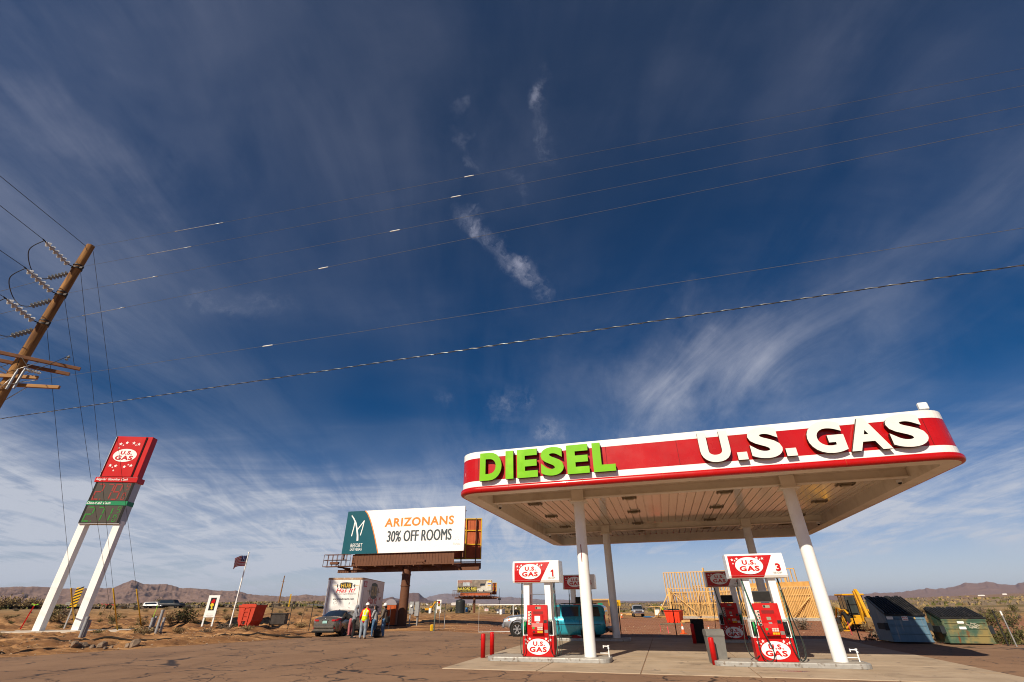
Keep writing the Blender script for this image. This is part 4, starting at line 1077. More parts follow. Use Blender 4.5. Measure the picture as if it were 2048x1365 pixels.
    line('thin lone power line leaving the pole below the crossarms', 11.3, Vector((math.cos(R(-15.1)), math.sin(R(-15.1)), 0)), 95, .4, .0075, WIREM, WD * .2, ((.3, 1.7),), (15.2,))
    # bundled telephone cable with its lashing wire
    CD = Vector((math.cos(R(-16.2)), math.sin(R(-16.2)), 0)); a = POLE + Vector((0, .6, 9.75)); A = a - CD * 40; ln = 135; pts = []; hel = []; n = 150
    def cp(q):
        d = (q * ln - 40) / 95
        return A + CD * ln * q + Vector((0, 0, -4 * .2 * d * (1 - d)))
    mb = MB(); mb.tube([cp(i / n) for i in range(n + 1)], .016, 6); o = mb.build('telephone_cable', CABLEM); tag(o, 'thick twisted telephone cable, lowest of the overhead lines', 'cable', 'overhead lines')
    m2 = 3600; up = Vector((0, 0, 1)); sd_ = WD.cross(up)
    mb = MB(); mb.tube([cp(i / m2) + (up * math.cos(i * .42) + sd_ * math.sin(i * .42)) * .016 for i in range(m2 + 1)], .010, 3); mb.build('lashing_strand', GREYM, o)
    # lines coming in over the camera's left shoulder, and away to the left
    for lab, z, s, d in (('incoming line rising out of the top left to the pole top', 20.2, Vector((-.1, -.1, 0)), Vector((.01, -1, .01))), ('incoming line reaching the uppermost white insulator', 18.86, Vector((-.12, -2.1, 0)), Vector((.04, -1, .012))),
                         ('incoming line reaching the middle white insulator', 16.96, Vector((-.12, -2.1, 0)), Vector((.03, -1, .012))), ('incoming line reaching the lowest white insulator', 15.06, Vector((-.12, -2.1, 0)), Vector((.02, -1, .012)))):
        line(lab, z, d.normalized(), 60, .5, .015, CABLEM, s, n=24)
    for lab, z, s in (('faint line leaving left from the upper grey insulator', 17.85, Vector((-1.1, -.1, 0))), ('faint line leaving left from the middle grey insulator', 15.95, Vector((-1.1, -.1, 0))), ('faint line leaving left from the lowest grey insulator', 14.05, Vector((-1.1, -.1, 0)))):
        line(lab, z, -WD, 70, .6, .012, WIREM, s, n=24)
    # guy wires with yellow guards
    for (u, v), z, uu, lab in (((150, 1262), 14.65, 147, 'guy wire in a yellow guard by the left sign leg'), ((236, 1263), 18.5, 226, 'guy wire in a yellow guard, middle of three right of the sign'),
                               ((228, 1258), 16.6, 222, 'guy wire meeting the ground behind the right sign leg'), ((283, 1258), 20.1, 273, 'guy wire in a yellow guard nearest the grey conduit stubs')):
        q = G(u, v); q.z = zg(q.x, q.y) - .05
        top = POLE + Vector((.1, .2, z)); d = (top - q).normalized()
        t2 = thing('guy_wire', lab, 'guy wire', q, 0, 'guy wires with yellow guards')
        mb = MB(); mb.tube([Vector((0, 0, 0)), top - q], .011, 5); mb.build('strand', CABLEM, t2)
        if 'behind' not in lab:
            mb = MB(); mb.tube([d * .1, d * (3.05 / d.z)], .05, 8); mb.build('guy_guard', YGUARD, t2)
build_pole()

# ------------------------------------------------------------------ billboards
RUST = pm('brown_steel', (.125, .052, .028), .7, 0, .2, 2, dirt=(.07, .03, .018), dscale=2, damt=.6)
RUSTO = pm('orange_primer', (.40, .095, .035), .7, 0, .15, 1.5, dirt=(.16, .05, .025), dscale=1.0, damt=.6)
YFR = pm('yellow_frame', (.55, .33, .02), .55, 0, .15, 2)
def billboard(lab, P0, yaw, x0, x1, z0, z1, zap, vang, gap, pr, art, poletop, lamps=True, apron=RUST):
    t = thing('billboard', lab, 'billboard', P0, yaw)
    mb = MB(); mb.cyl((0, 0, -.3), (0, 0, poletop), pr, pr * .9, 24)
    for z in (poletop * .62, poletop * .80): mb.cyl((0, 0, z), (0, 0, z + .10), pr * 1.03, n=24)
    mb.build('pole', RUST, t)
    yf = -1.15
    mb = MB(); mb.box(((x0 + x1) / 2, yf + .12, (z0 + z1) / 2), (x1 - x0, .20, z1 - z0), b=.01); f = mb.build('face_panel', WHITED, t)
    art(f, T(0, yf + .02, 0) @ FRONT, x0, x1, z0, z1)
    # lattice behind the face, walkways, brackets
    mb = MB(); k = int((x1 - x0) / 1.3)
    for i in range(k + 1):
        x = x0 + .15 + (x1 - x0 - .3) * i / k; mb.box((x, yf + .32, (z0 + z1) / 2 - .3), (.09, .16, z1 - z0 + .5))
    for z in (z0 + .4, (z0 + z1) / 2, z1 - .4): mb.box(((x0 + x1) / 2, yf + .44, z), (x1 - x0, .06, .1))
    mb.build('back_frame', RUST, t)
    ax0, ax1 = x0 + (x1 - x0) * .09, x1 - (x1 - x0) * .085
    mb = MB(); w = .32; x = ax0
    while x < ax1 - .05:
        mb.box((x + w / 2, yf + .25 + .02 * random.random(), (zap + z0) / 2 - .02), (w - .02, .06, z0 - zap - .04)); x += w
    mb.build('skirt_boards', apron, t)
    mb = MB(); mb.box((x0 * .5 + x1 * .5, yf - .55, zap - .08), (x1 - x0 + .2, .7, .06))
    mb.box(((x0 + x1) / 2 + .3, 0, zap - .42), (x1 - x0 + 2.0, .28, .28))
    for i in range(7):
        x = x0 + .6 + (x1 - x0 - 1.2) * i / 6
        mb.box((x, yf - .05, zap - .18), (.10, 2.3, .12)); mb.prism([(yf - .9, zap - .14), (0, zap - .14), (0, zap - .50)], x - .03, x + .03, 'x')
    mb.build('catwalk', RUST, t)
    # railed landing at the left end
    mb = MB(); xa, xb = x0 - 1.35 * (x1 - x0) / 13.2, x0 + 1.2
    yy = (yf - .85, yf - .15)
    mb.box(((xa + xb) / 2, yf - .5, zap - .08), (xb - xa, .7, .06))
    for y in yy:
        for z in (zap + .5, zap + 1.0): mb.tube([(xa, y, z), (xb, y, z)], .025, 5)
        for i in range(6): x = xa + (xb - xa) * i / 5; mb.tube([(x, y, zap - .06), (x, y, zap + 1.0)], .025, 5)
    for z in (zap + .5, zap + 1.0): mb.tube([(xa, yy[0], z), (xa, yy[1], z)], .025, 5)
    mb.build('railing', RUST, t)
    if lamps:
        for x in (x0 + .4, x0 + (x1 - x0) * .72):
            mb = MB(); mb.tube([(x, yf - .2, zap - .1), (x, yf - 1.5, zap + .1)], .03, 5); mb.box((x, yf - 1.6, zap + .14), (.9, .32, .22), b=.03); mb.build('flood_lamp', RUST, t)
    # second face of the V, seen from its back
    q = T(x0 + .6, gap * .35, 0) @ RZ(vang); ln = x1 - x0 + .2; h0 = z0 - .35; h1 = z1 - .55
    mb = MB(); mb.box((ln / 2, .2, (h0 + h1) / 2), (ln, .12, h1 - h0), 0, q)
    for i in range(int(ln / .42)): mb.box((.2 + i * .42, .125, (h0 + h1) / 2), (.03, .03, h1 - h0 - .1), 0, q)
    mb.build('rear_face', RUSTO, t)
    mb = MB()
    for z in (h0, h0 + (h1 - h0) * .35, h0 + (h1 - h0) * .7, h1): mb.box((ln / 2, .06, z), (ln, .10, .10), 0, q)
    for i in range(9): mb.box((.05 + (ln - .1) * i / 8, .02, (h0 + h1) / 2), (.09, .12, h1 - h0), 0, q)
    mb.build('rear_frame', YFR, t)
    mb = MB()
    for i in range(9):
        x = .6 + (ln - 1.2) * i / 8; mb.box((x, -.12, (h0 + h1) / 2 - .3), (.11, .2, h1 - h0 + .6), 0, q)
        mb.tube([q @ Vector((x, -.1, h1 - .3)), q @ Vector((x, -.9, h0 + .2))], .04, 5)
    mb.box((ln / 2, -.5, h0 - .35), (ln, .5, .08), 0, q); mb.box((ln / 2, -.2, h0 - .7), (ln, .10, .55), 0, q)
    mb.build('rear_strut', RUST, t)
    return t
def stroke(pts, w):
    L_, R_ = [], []
    for i, p in enumerate(pts):
        d = (Vector(pts[min(i + 1, len(pts) - 1)]) - Vector(pts[max(i - 1, 0)])).normalized(); n = Vector((-d.y, d.x))
        ww = w(i / (len(pts) - 1)) if callable(w) else w
        L_.append((p[0] + n.x * ww / 2, p[1] + n.y * ww / 2)); R_.append((p[0] - n.x * ww / 2, p[1] - n.y * ww / 2))
    return L_ + R_[::-1]
def strip_plate(mb, pts, w, th, M, m=0):
    for i in range(len(pts) - 1):
        pass
    P = stroke(pts, w); n = len(pts)
    top = [(x, y, th) for x, y in P]; N = len(P)
    mb.add(top, [(i, i + 1, N - 2 - i, N - 1 - i) for i in range(n - 1)], m, False, M)
    mb.add(top + [(x, y, 0) for x, y in P], [(i, (i + 1) % N, N + (i + 1) % N, N + i) for i in range(N)], m, False, M)
def art_resort(f, fr, x0, x1, z0, z1):
    W, H = x1 - x0, z1 - z0
    def X(a): return x0 + a * W
    def Z(a): return z0 + a * H
    TEAL = pm('teal_print', (.004, .075, .105), .45, 0, .06, .4); ORG = pm('orange_print', (.80, .21, .035), .45, 0, .03, 1); SL = pm('slate_print', (.055, .068, .082), .45, 0, .05, 1)
    cur = [(X(.175 + .135 * (1 - (1 - k / 12) ** 1.7) if True else 0), Z(1 - k / 12)) for k in range(13)]
    cur = [(X(.152 + .158 * (k / 14) ** .72), Z(1 - k / 14)) for k in range(15)]
    mb = MB()
    vs = []
    for p in cur: vs += [(X(0), p[1], .006), (p[0], p[1], .006)]
    mb.add(vs, [(2 * i, 2 * i + 1, 2 * i + 3, 2 * i + 2) for i in range(14)], 0, False, fr); mb.build('teal_field', TEAL, f)
    mb = MB(); strip_plate(mb, [(a, b) for a, b in cur], .10, .009, fr); mb.build('orange_edge', ORG, f)
    mb = MB()
    mb.text('ARIZONANS', W * .575, H * .205, fr @ T(X(.625), Z(.69), .004), .006, 0, .03); mb.build('headline', ORG, f)
    mb = MB(); [mb.text('30% OFF ROOMS', W * .525, H * .25, fr @ T(X(.635) + dx, Z(.37), .002 + dz), .004 + dz, 0, 0.0) for dx, dz in ((-.035, 0), (0, .002), (.035, .004))]; mb.build('offer', SL, f)
    mb = MB()
    lg = lambda a, b: (X(.04) + a * H * .42, Z(.30) + b * H * .60)
    strip_plate(mb, [tuple(v) for v in [Vector(lg(*q)) for q in ((-.02, 1.0), (.14, .88), (.32, .70), (.46, .45), (.56, .2), (.60, 0.0))]], lambda q: .10 + .10 * q, .009, fr)
    strip_plate(mb, [lg(.17, .18), lg(.235, .52), lg(.25, .72)], .10, .010, fr)
    strip_plate(mb, [lg(.47, .40), lg(.68, .60), lg(.86, .76)], .10, .011, fr); strip_plate(mb, [lg(.86, .78), lg(.82, .5), lg(.74, .20)], .10, .012, fr)
    mb.text('RESORT', W * .10, H * .085, fr @ T(X(.118), Z(.195), .006), .005, 0, .0); mb.text('LAS VEGAS', W * .10, H * .06, fr @ T(X(.118), Z(.105), .006), .005, 0, .006)
    mb.build('resort_mark', WHITED, f)
    mb = MB()
    for a, b in ((.935, .30), (.951, .30), (.931, .245), (.957, .245)): mb.plate(star(.055, X(a), Z(b)), .006, 0, fr)
    mb.text('Forbes', W * .05, H * .05, fr @ T(X(.943), Z(.155), .004), .004, 0, 0); mb.build('award_mark', pm('grey_print', (.42, .40, .38), .5), f)
def art_casino(f, fr, x0, x1, z0, z1):
    W, H = x1 - x0, z1 - z0
    def Rr(a, b, c, d, th, mat, nm):
        mb = MB(); mb.plate([(x0 + a * W, z0 + b * H), (x0 + c * W, z0 + b * H), (x0 + c * W, z0 + d * H), (x0 + a * W, z0 + d * H)], th, 0, fr); return mb.build(nm, mat, f)
    def PX(nm, c, v=.3, s=3): return pm(nm, c, .5, 0, v, s)
    Rr(.005, .01, .995, .99, .006, PX('photo_backdrop', (.20, .165, .135), .45, 1.6), 'photo')
    Rr(.005, .74, .42, .985, .009, PX('brick_photo', (.27, .15, .12), .4, 4), 'photo_wall')
    Rr(.16, .54, .36, .80, .012, PX('window_photo', (.36, .40, .44), .3, 3), 'photo_window')
    Rr(.005, .015, .565, .46, .015, PX('black_print', (.012, .011, .010), .3), 'caption_box')
    YL = PX('yellow_print', (.74, .62, .10), .05)
    mb = MB(); mb.text('RAILROAD PASS', W * .535, H * .20, fr @ T(x0 + .285 * W, z0 + .30 * H, .015), .006, 0, .014); mb.text('HOTEL, CASINO & TRAVEL CENTER', W * .53, H * .085, fr @ T(x0 + .283 * W, z0 + .12 * H, .015), .006, 0, .004); mb.build('caption', YL, f)
    # printed lorry
    SV = PX('silver_print', (.52, .50, .44), .2, 2)
    mb = MB(); P = [(.57, .10), (.57, .30), (.66, .34), (.69, .46), (.80, .52), (.84, .92), (.97, .95), (.97, .16), (.80, .12), (.70, .08)]
    mb.plate([(x0 + a * W, z0 + b * H) for a, b in P], .018, 0, fr); mb.build('printed_truck', SV, f)
    mb = MB(); mb.plate([(x0 + a * W, z0 + b * H) for a, b in ((.645, .52), (.665, .70), (.79, .70), (.79, .55))], .022, 0, fr); mb.plate(ellipse(.34, .34, 20, x0 + .76 * W, z0 + .12 * H), .022, 0, fr); mb.plate(ellipse(.28, .28, 20, x0 + .60 * W, z0 + .14 * H), .022, 0, fr); mb.build('printed_glass', GLASSD, f)
    mb = MB(); mb.plate(ellipse(.95, .95, 24, x0 + .915 * W, z0 + .74 * H), .026, 0, fr); mb.build('badge', PX('badge_print', (.66, .63, .60), .1), f)
    mb = MB(); mb.plate([(x0 + a * W, z0 + b * H) for a, b in ((.855, .78), (.87, .93), (.89, .84), (.915, .97), (.94, .84), (.96, .93), (.975, .78))], .030, 0, fr); mb.plate([(x0 + a * W, z0 + b * H) for a, b in ((.86, .58), (.97, .58), (.95, .52), (.88, .52))], .030, 0, fr); mb.build('badge_crown', PX('gold_print', (.72, .43, .03), .1), f)
    mb = MB(); mb.box((x0 + .915 * W, z0 + .68 * H, .031), (.78, .26, .006), 0, fr); mb.build('badge_band', PX('navy_print', (.10, .10, .26), .2), f)
billboard('large white roadside billboard offering thirty percent off rooms on a brown pole', Vector((-10.72, 50.65, 0)), R(-12), -6.85, 6.2, 6.22, 10.38, 5.15, R(13), 1.8, .46, art_resort, 5.3)
billboard('small distant billboard picturing a silver lorry above yellow lettering', Vector((-8.95, 116.96, zg(-8.95, 116.96))), R(-5), -3.8, 4.15, 4.0, 6.5, 3.42, R(12), 1.0, .28, art_casino, 3.5, False, RUSTO)
# ------------------------------------------------------------------ vehicles
def carpaint(name, c, metal=.3): return pm(name, c, .26, metal, .06, 3, coat=.8, dirt=tuple(x * .7 + .06 for x in c), dscale=1.5, damt=.25)
RIM = pm('alloy_rim', (.50, .50, .51), .3, .8, .08, 6)
def wheel(parent, x, y, r, w, spokes=7, rim=None):
    s = 1 if x > 0 else -1
    mb = MB(); M_ = T(x, y, r) @ RY(PI / 2 * s)
    mb.lathe([(r * .66, -w / 2), (r * .93, -w / 2), (r, -w * .36), (r, w * .36), (r * .93, w / 2), (r * .66, w / 2), (r * .64, w * .2), (r * .64, -w / 2)], 28, 0, M_)
    wh = mb.build('wheel', RUBBER, parent)
    mb = MB()
    mb.lathe([(r * .69, w * .50), (r * .62, w * .48), (r * .60, w * .30)], 28, 0, M_)
    for i in range(spokes):
        a = 2 * PI * i / spokes
        mb.prism([(-.055 * r, .10 * r), (.055 * r, .10 * r), (.085 * r, .64 * r), (-.085 * r, .64 * r)], w * .36, w * .46, 'z', 0, M_ @ RZ(a))
    mb.cyl((0, 0, w * .30), (0, 0, w * .48), r * .17, n=14, M=M_)
    mb.build('rim', rim or RIM, wh)
    mb = MB(); mb.cyl((0, 0, w * .1), (0, 0, w * .28), r * .62, n=24, M=M_); mb.build('brake_disc', BLACKM, wh)
    return wh
class Shell:
    def __init__(s, st): s.st = st
    def par(s, y):
        st = s.st
        if y <= st[0][0]: return st[0][1:]
        if y >= st[-1][0]: return st[-1][1:]
        for i in range(len(st) - 1):
            if st[i][0] <= y <= st[i + 1][0]:
                u = (y - st[i][0]) / (st[i + 1][0] - st[i][0]); p0 = st[max(i - 1, 0)]; p1 = st[i]; p2 = st[i + 1]; p3 = st[min(i + 2, len(st) - 1)]
                out = []
                for k in range(1, 7):
                    a, b = p1[k], p2[k]
                    ma = (p2[k] - p0[k]) / max(p2[0] - p0[0], 1e-6) * (p2[0] - p1[0]); mb_ = (p3[k] - p1[k]) / max(p3[0] - p1[0], 1e-6) * (p2[0] - p1[0])
                    d = b - a
                    if d == 0: ma = mb_ = 0
                    else: ma = max(min(ma / d, 2.), 0) * d; mb_ = max(min(mb_ / d, 2.), 0) * d
                    u2, u3 = u * u, u * u * u
                    out.append((2 * u3 - 3 * u2 + 1) * a + (u3 - 2 * u2 + u) * ma + (-2 * u3 + 3 * u2) * b + (u3 - u2) * mb_)
                return out
    def ring(s, y):
        zs, ws, zb, wb, zr, wr = s.par(y)
        wm = max(ws, wb) + .015; g = zr - zb
        return [(ws * .86, zs), (ws * .97, zs + .05), (ws, zs + .16), (wm, zs + (zb - zs) * .62), (wb, zb - .03), (wb - .03, zb + min(.02, g * .3)), (wr + .045 + max(0, .02 - g), zr - min(.07, g * .45)), (wr - .04, zr - .012), (wr * .55, zr + .012), (0, zr + .02)]
    def pt(s, y, t, side=1):
        r = s.ring(y); i = min(int(t), len(r) - 2); u = t - i
        return Vector((side * (r[i][0] + (r[i + 1][0] - r[i][0]) * u), y, r[i][1] + (r[i + 1][1] - r[i][1]) * u))
    def body(s, n=44):
        mb = MB(); y0, y1 = s.st[0][0], s.st[-1][0]; rows = []
        for i in range(n + 1):
            y = y0 + (y1 - y0) * i / n; r = s.ring(y)
            rows.append([(x, y, z) for x, z in r] + [(-x, y, z) for x, z in r[-2::-1]])
        k = len(rows[0]); vs = [p for r in rows for p in r]
        mb.add(vs, [(i * k + j, i * k + j + 1, (i + 1) * k + j + 1, (i + 1) * k + j) for i in range(n) for j in range(k - 1)], 0, True)
        mb.add(rows[0], [list(range(k))], 0); mb.add(rows[-1], [list(range(k))], 0)
        mb.add([rows[i][0] for i in range(n + 1)] + [rows[i][-1] for i in range(n + 1)], [(i, i + 1, n + 2 + i, n + 1 + i) for i in range(n)], 0)
        return mb
    def patch(s, mb, ya, yb, ta, tb, side, off=.008, m=0, ny=6, nt=4, skew=0.0, skew2=0.0):
        P = []
        for i in range(ny + 1):
            for j in range(nt + 1):
                q = j / nt; y = (ya + skew * q) + ((yb + skew2 * q) - (ya + skew * q)) * i / ny; t = ta + (tb - ta) * q
                p = s.pt(y, t, side); a = s.pt(y + .03, t, side) - s.pt(y - .03, t, side); b = s.pt(y, min(t + .15, 8.99), side) - s.pt(y, max(t - .15, 0), side)
                nrm = a.cross(b)
                if nrm.length < 1e-9: nrm = Vector((0, 0, 1))
                nrm.normalize()
                c = Vector((side * .001, y, .6)); 
                if nrm.dot(p - Vector((0, min(max(y, s.st[0][0] + .9), s.st[-1][0] - .9), .5))) < 0: nrm = -nrm
                P.append(p + nrm * off)
        mb.add(P, [(i * (nt + 1) + j, i * (nt + 1) + j + 1, (i + 1) * (nt + 1) + j + 1, (i + 1) * (nt + 1) + j) for i in range(ny) for j in range(nt)], m, True)
def arches(t, x, ys, r, mat=None):
    for y in ys:
        for s in (-1, 1):
            mb = MB(); mb.cyl((s * (x - .10), y, r), (s * (x + .012), y, r), r * 1.16, n=30); mb.build('wheel_arch', mat or BLACKM, t)

def build_sedan():
    p0 = G(663, 1273.0); yaw = R(-9)
    t = thing('parked_car', 'grey four door saloon with its rear to the camera, people around its open door', 'car', (p0.x + .1, p0.y + 1.35, .002), yaw)
    P = carpaint('bronze_grey_paint', (.20, .18, .155), .7)
    S = Shell([(-2.26, .52, .62, .86, .62, .92, .50), (-2.20, .40, .78, .95, .76, 1.02, .62), (-2.0, .28, .86, .99, .83, 1.07, .66), (-1.72, .22, .88, 1.0, .86, 1.085, .66), (-1.62, .22, .89, 1.0, .865, 1.10, .66),
               (-.72, .20, .90, .99, .88, 1.415, .60), (-.1, .20, .90, .97, .88, 1.45, .60), (.5, .20, .90, .95, .88, 1.40, .60), (1.28, .21, .89, .93, .86, 1.0, .66), (1.8, .22, .87, .88, .83, .93, .62), (2.15, .30, .78, .76, .74, .80, .55), (2.28, .42, .62, .66, .58, .68, .4)])
    bd = S.body().build('body_shell', P, t)
    arches(t, .885, (-1.32, 1.36), .325)
    for x in (-.80, .80):
        for y in (-1.32, 1.36): wheel(t, x, y, .325, .20, 10)
    mb = MB()
    for s in (-1, 1): S.patch(mb, -1.60, -.78, 6.35, 9, s, .008, 0, 8, 4)
    mb.build('rear_window', GLASSD, bd)
    mb = MB()
    for s in (-1, 1): S.patch(mb, .55, 1.22, 6.4, 9, s)
    mb.build('windscreen', GLASSD, bd)
    for s in (-1, 1):
        mb = MB(); S.patch(mb, -.98, -.16, 5.15, 5.95, s, skew=.28, skew2=0); S.patch(mb, -.08, .88, 5.15, 5.95, s, skew2=-.42); mb.build('side_window', GLASSD, bd)
        mb = MB(); S.patch(mb, -2.235, -1.80, 3.75, 4.75, s, .012, skew=.02, skew2=-.1); a = Vector((s * .5, -2.285, .885)); mb.box((s * .56, -2.262, .885), (.26, .05, .105), b=.02); mb.build('tail_light', LENSR, t)
        mb = MB(); mb.box((s * .60, -2.285, .475), (.26, .03, .05), b=.01); mb.build('reflector', LENSR, t)
        mb = MB(); mb.box((s * .97, .72, 1.0), (.16, .10, .12), b=.03); mb.build('wing_mirror', P, t)
    mb = MB(); mb.box((0, -2.27, .36), (1.45, .14, .22), b=.05); mb.box((0, -2.33, .56), (1.36, .10, .20), b=.045); mb.build('rear_bumper', P, t)
    mb = MB(); mb.box((0, -2.30, .29), (1.5, .12, .12), b=.03); mb.build('bumper_valance', BLACKM, t)
    mb = MB(); mb.box((0, -2.30, .80), (.30, .012, .14)); pl = mb.build('licence_plate', pm('plate', (.30, .52, .50), .45), t)
    mb = MB(); mb.box((0, -2.30, .91), (.5, .03, .03), b=.008); mb.ball((0, -2.30, .97), (.045, .012, .035)); mb.build('boot_trim', CHROME, t)
    mb = MB(); mb.box((0, -.60, 1.455), (.04, .12, .05), b=.01); mb.build('roof_aerial', P, t)
    # front passenger-side rear door standing open
    d = MB(); d.add([(0, 0, .32), (0, .95, .32), (.02, .95, .95), (.02, .1, .97), (-.06, .25, 1.36), (-.06, .78, 1.38)], [(0, 1, 2, 3)], 0); d.box((.02, .48, .62), (.07, .96, .62), b=.03); d.tube([(.02, .05, .95), (-.05, .28, 1.37), (-.05, .80, 1.38), (.01, .95, .95)], .025, 6)
    dr = d.build('open_door', P, t, (.92, -.16, 0), R(-58))
build_sedan()

def build_teal():
    a = Vector((4.95, 28.5, 0)); d = Vector((-4.15, 1.35, 0)).normalized()
    yaw = math.atan2(-d.x, d.y); c = a + d * 2.28
    t = thing('parked_van', 'teal estate van parked behind the pumps with dark rear windows', 'van', (c.x, c.y, .004), yaw)
    P = carpaint('teal_paint', (.014, .27, .36), .25)
    S = Shell([(-2.30, .55, .74, .98, .78, 1.30, .62), (-2.24, .40, .82, 1.0, .83, 1.50, .64), (-2.05, .30, .87, 1.0, .87, 1.60, .66), (-1.0, .27, .89, 1.0, .89, 1.64, .67), (.3, .27, .89, .99, .89, 1.63, .67), (.75, .27, .89, .98, .88, 1.50, .66), (1.35, .28, .88, .97, .86, 1.04, .72), (1.9, .30, .86, .93, .83, .97, .70), (2.22, .40, .80, .80, .78, .86, .66), (2.32, .48, .72, .70, .7, .74, .5)])
    bd = S.body().build('body_shell', P, t)
    arches(t, .885, (-1.38, 1.42), .335)
    for x in (-.79, .79):
        for y in (-1.38, 1.42): wheel(t, x, y, .335, .20, 5)
    for s in (-1, 1):
        for ya, yb, k1, k2, nm in ((-2.08, -1.02, .10, 0, 'side_window'), (-.92, -.02, 0, 0, 'side_window'), (.08, 1.12, 0, -.48, 'side_window')):
            mb = MB(); S.patch(mb, ya, yb, 5.15, 5.98, s, skew=k1, skew2=k2); mb.build(nm, GLASSD, bd)
        mb = MB()
        for y in (-.97, .03): S.patch(mb, y - .012, y + .012, 2, 4.4, s, .003)
        S.patch(mb, -2.1, 2.0, 3.0, 3.12, s, .006)
        mb.build('door_seam', pm('teal_dark', (.004, .05, .07), .4) if 'teal_dark' not in bpy.data.materials else bpy.data.materials['teal_dark'], bd)
        mb = MB(); mb.box((s * .915, .22, .90), (.03, .16, .035), b=.01); mb.build('door_handle', BLACK, bd)
        mb = MB(); mb.box((s * .72, -2.29, .98), (.18, .06, .42), b=.02); mb.build('tail_light', LENSR, t)
        mb = MB(); mb.box((s * .98, 1.0, 1.08), (.16, .12, .16), b=.03); mb.build('wing_mirror', P, t)
    mb = MB()
    for s in (-1, 1): S.patch(mb, .78, 1.30, 6.4, 9, s)
    mb.build('windscreen', GLASSD, bd)
    mb = MB(); mb.add([(-.66, -2.315, 1.02), (.66, -2.315, 1.02), (.60, -2.262, 1.50), (-.60, -2.262, 1.50)], [(0, 1, 2, 3)]); mb.build('rear_window', GLASSD, bd)
    mb = MB(); mb.box((0, -2.36, .52), (1.7, .16, .20), b=.05); mb.box((0, -2.46, .40), (.10, .2, .08)); mb.build('rear_bumper', BLACK, t)
    mb = MB()
    for s in (-1, 1): mb.tube([(s * .60, -1.7, 1.68), (s * .60, -1.5, 1.70), (s * .60, .0, 1.70), (s * .60, .15, 1.66)], .018, 6)
    mb.build('roof_rack', BLACK, t)
build_teal()

def build_suv():
    f = Vector((-.62, 33.4, 0)); d = Vector((-1, .08, 0)).normalized(); yaw = math.atan2(-d.x, d.y); c = f - d * 2.3
    t = thing('parked_suv', 'silver grey off-roader whose front sticks out left of pump 1', 'car', (c.x, c.y, .002), yaw)
    P = carpaint('silver_grey_paint', (.34, .35, .38), .6)
    S = Shell([(-2.30, .60, .72, 1.0, .76, 1.26, .62), (-2.2, .48, .84, 1.02, .84, 1.42, .64), (-1.9, .40, .88, 1.02, .88, 1.50, .66), (-.4, .38, .89, 1.02, .89, 1.54, .67), (.25, .38, .89, 1.02, .89, 1.52, .67), (.95, .38, .89, 1.02, .88, 1.13, .74), (1.5, .40, .89, 1.0, .88, 1.08, .76), (2.0, .46, .87, .93, .85, 1.02, .74), (2.24, .52, .80, .84, .80, .90, .68), (2.32, .55, .72, .74, .72, .80, .6)])
    bd = S.body().build('body_shell', P, t)
    arches(t, .885, (-1.40, 1.45), .395)
    for x in (-.80, .80):
        for y in (-1.40, 1.45): wheel(t, x, y, .385, .25, 6)
    for s in (-1, 1):
        mb = MB()
        mb.tube([(s * .90, 1.45 + .49 * math.cos(a), .395 + .49 * math.sin(a)) for a in [PI * (.02 + .96 * k / 14) for k in range(15)]], .055, 8); mb.build('wheel_arch_flare', P, t)
        for ya, yb, k1, k2 in ((-2.02, -1.1, .1, 0), (-1.0, -.15, 0, 0), (-.06, .86, 0, -.45)):
            mb = MB(); S.patch(mb, ya, yb, 5.15, 5.95, s, skew=k1, skew2=k2); mb.build('side_window', GLASSD, bd)
        mb = MB(); S.patch(mb, 1.98, 2.24, 3.2, 4.7, s, .012); mb.build('headlight', LENSW, t)
        mb = MB(); S.patch(mb, 1.90, 1.99, 3.3, 4.6, s, .014); mb.build('indicator', ORANGE, t)
        mb = MB(); mb.box((s * .99, .72, 1.12), (.16, .12, .17), b=.03); mb.build('wing_mirror', BLACK, t)
    mb = MB()
    for s in (-1, 1): S.patch(mb, .30, .90, 6.4, 9, s)
    mb.build('windscreen', GLASSD, bd)
    mb = MB(); mb.box((0, 2.30, .56), (1.66, .20, .26), b=.07); mb.build('front_bumper', P, t)
    mb = MB(); mb.box((0, 2.325, .80), (.8, .05, .20), b=.03); mb.build('grille', CHROME, t)
build_suv()

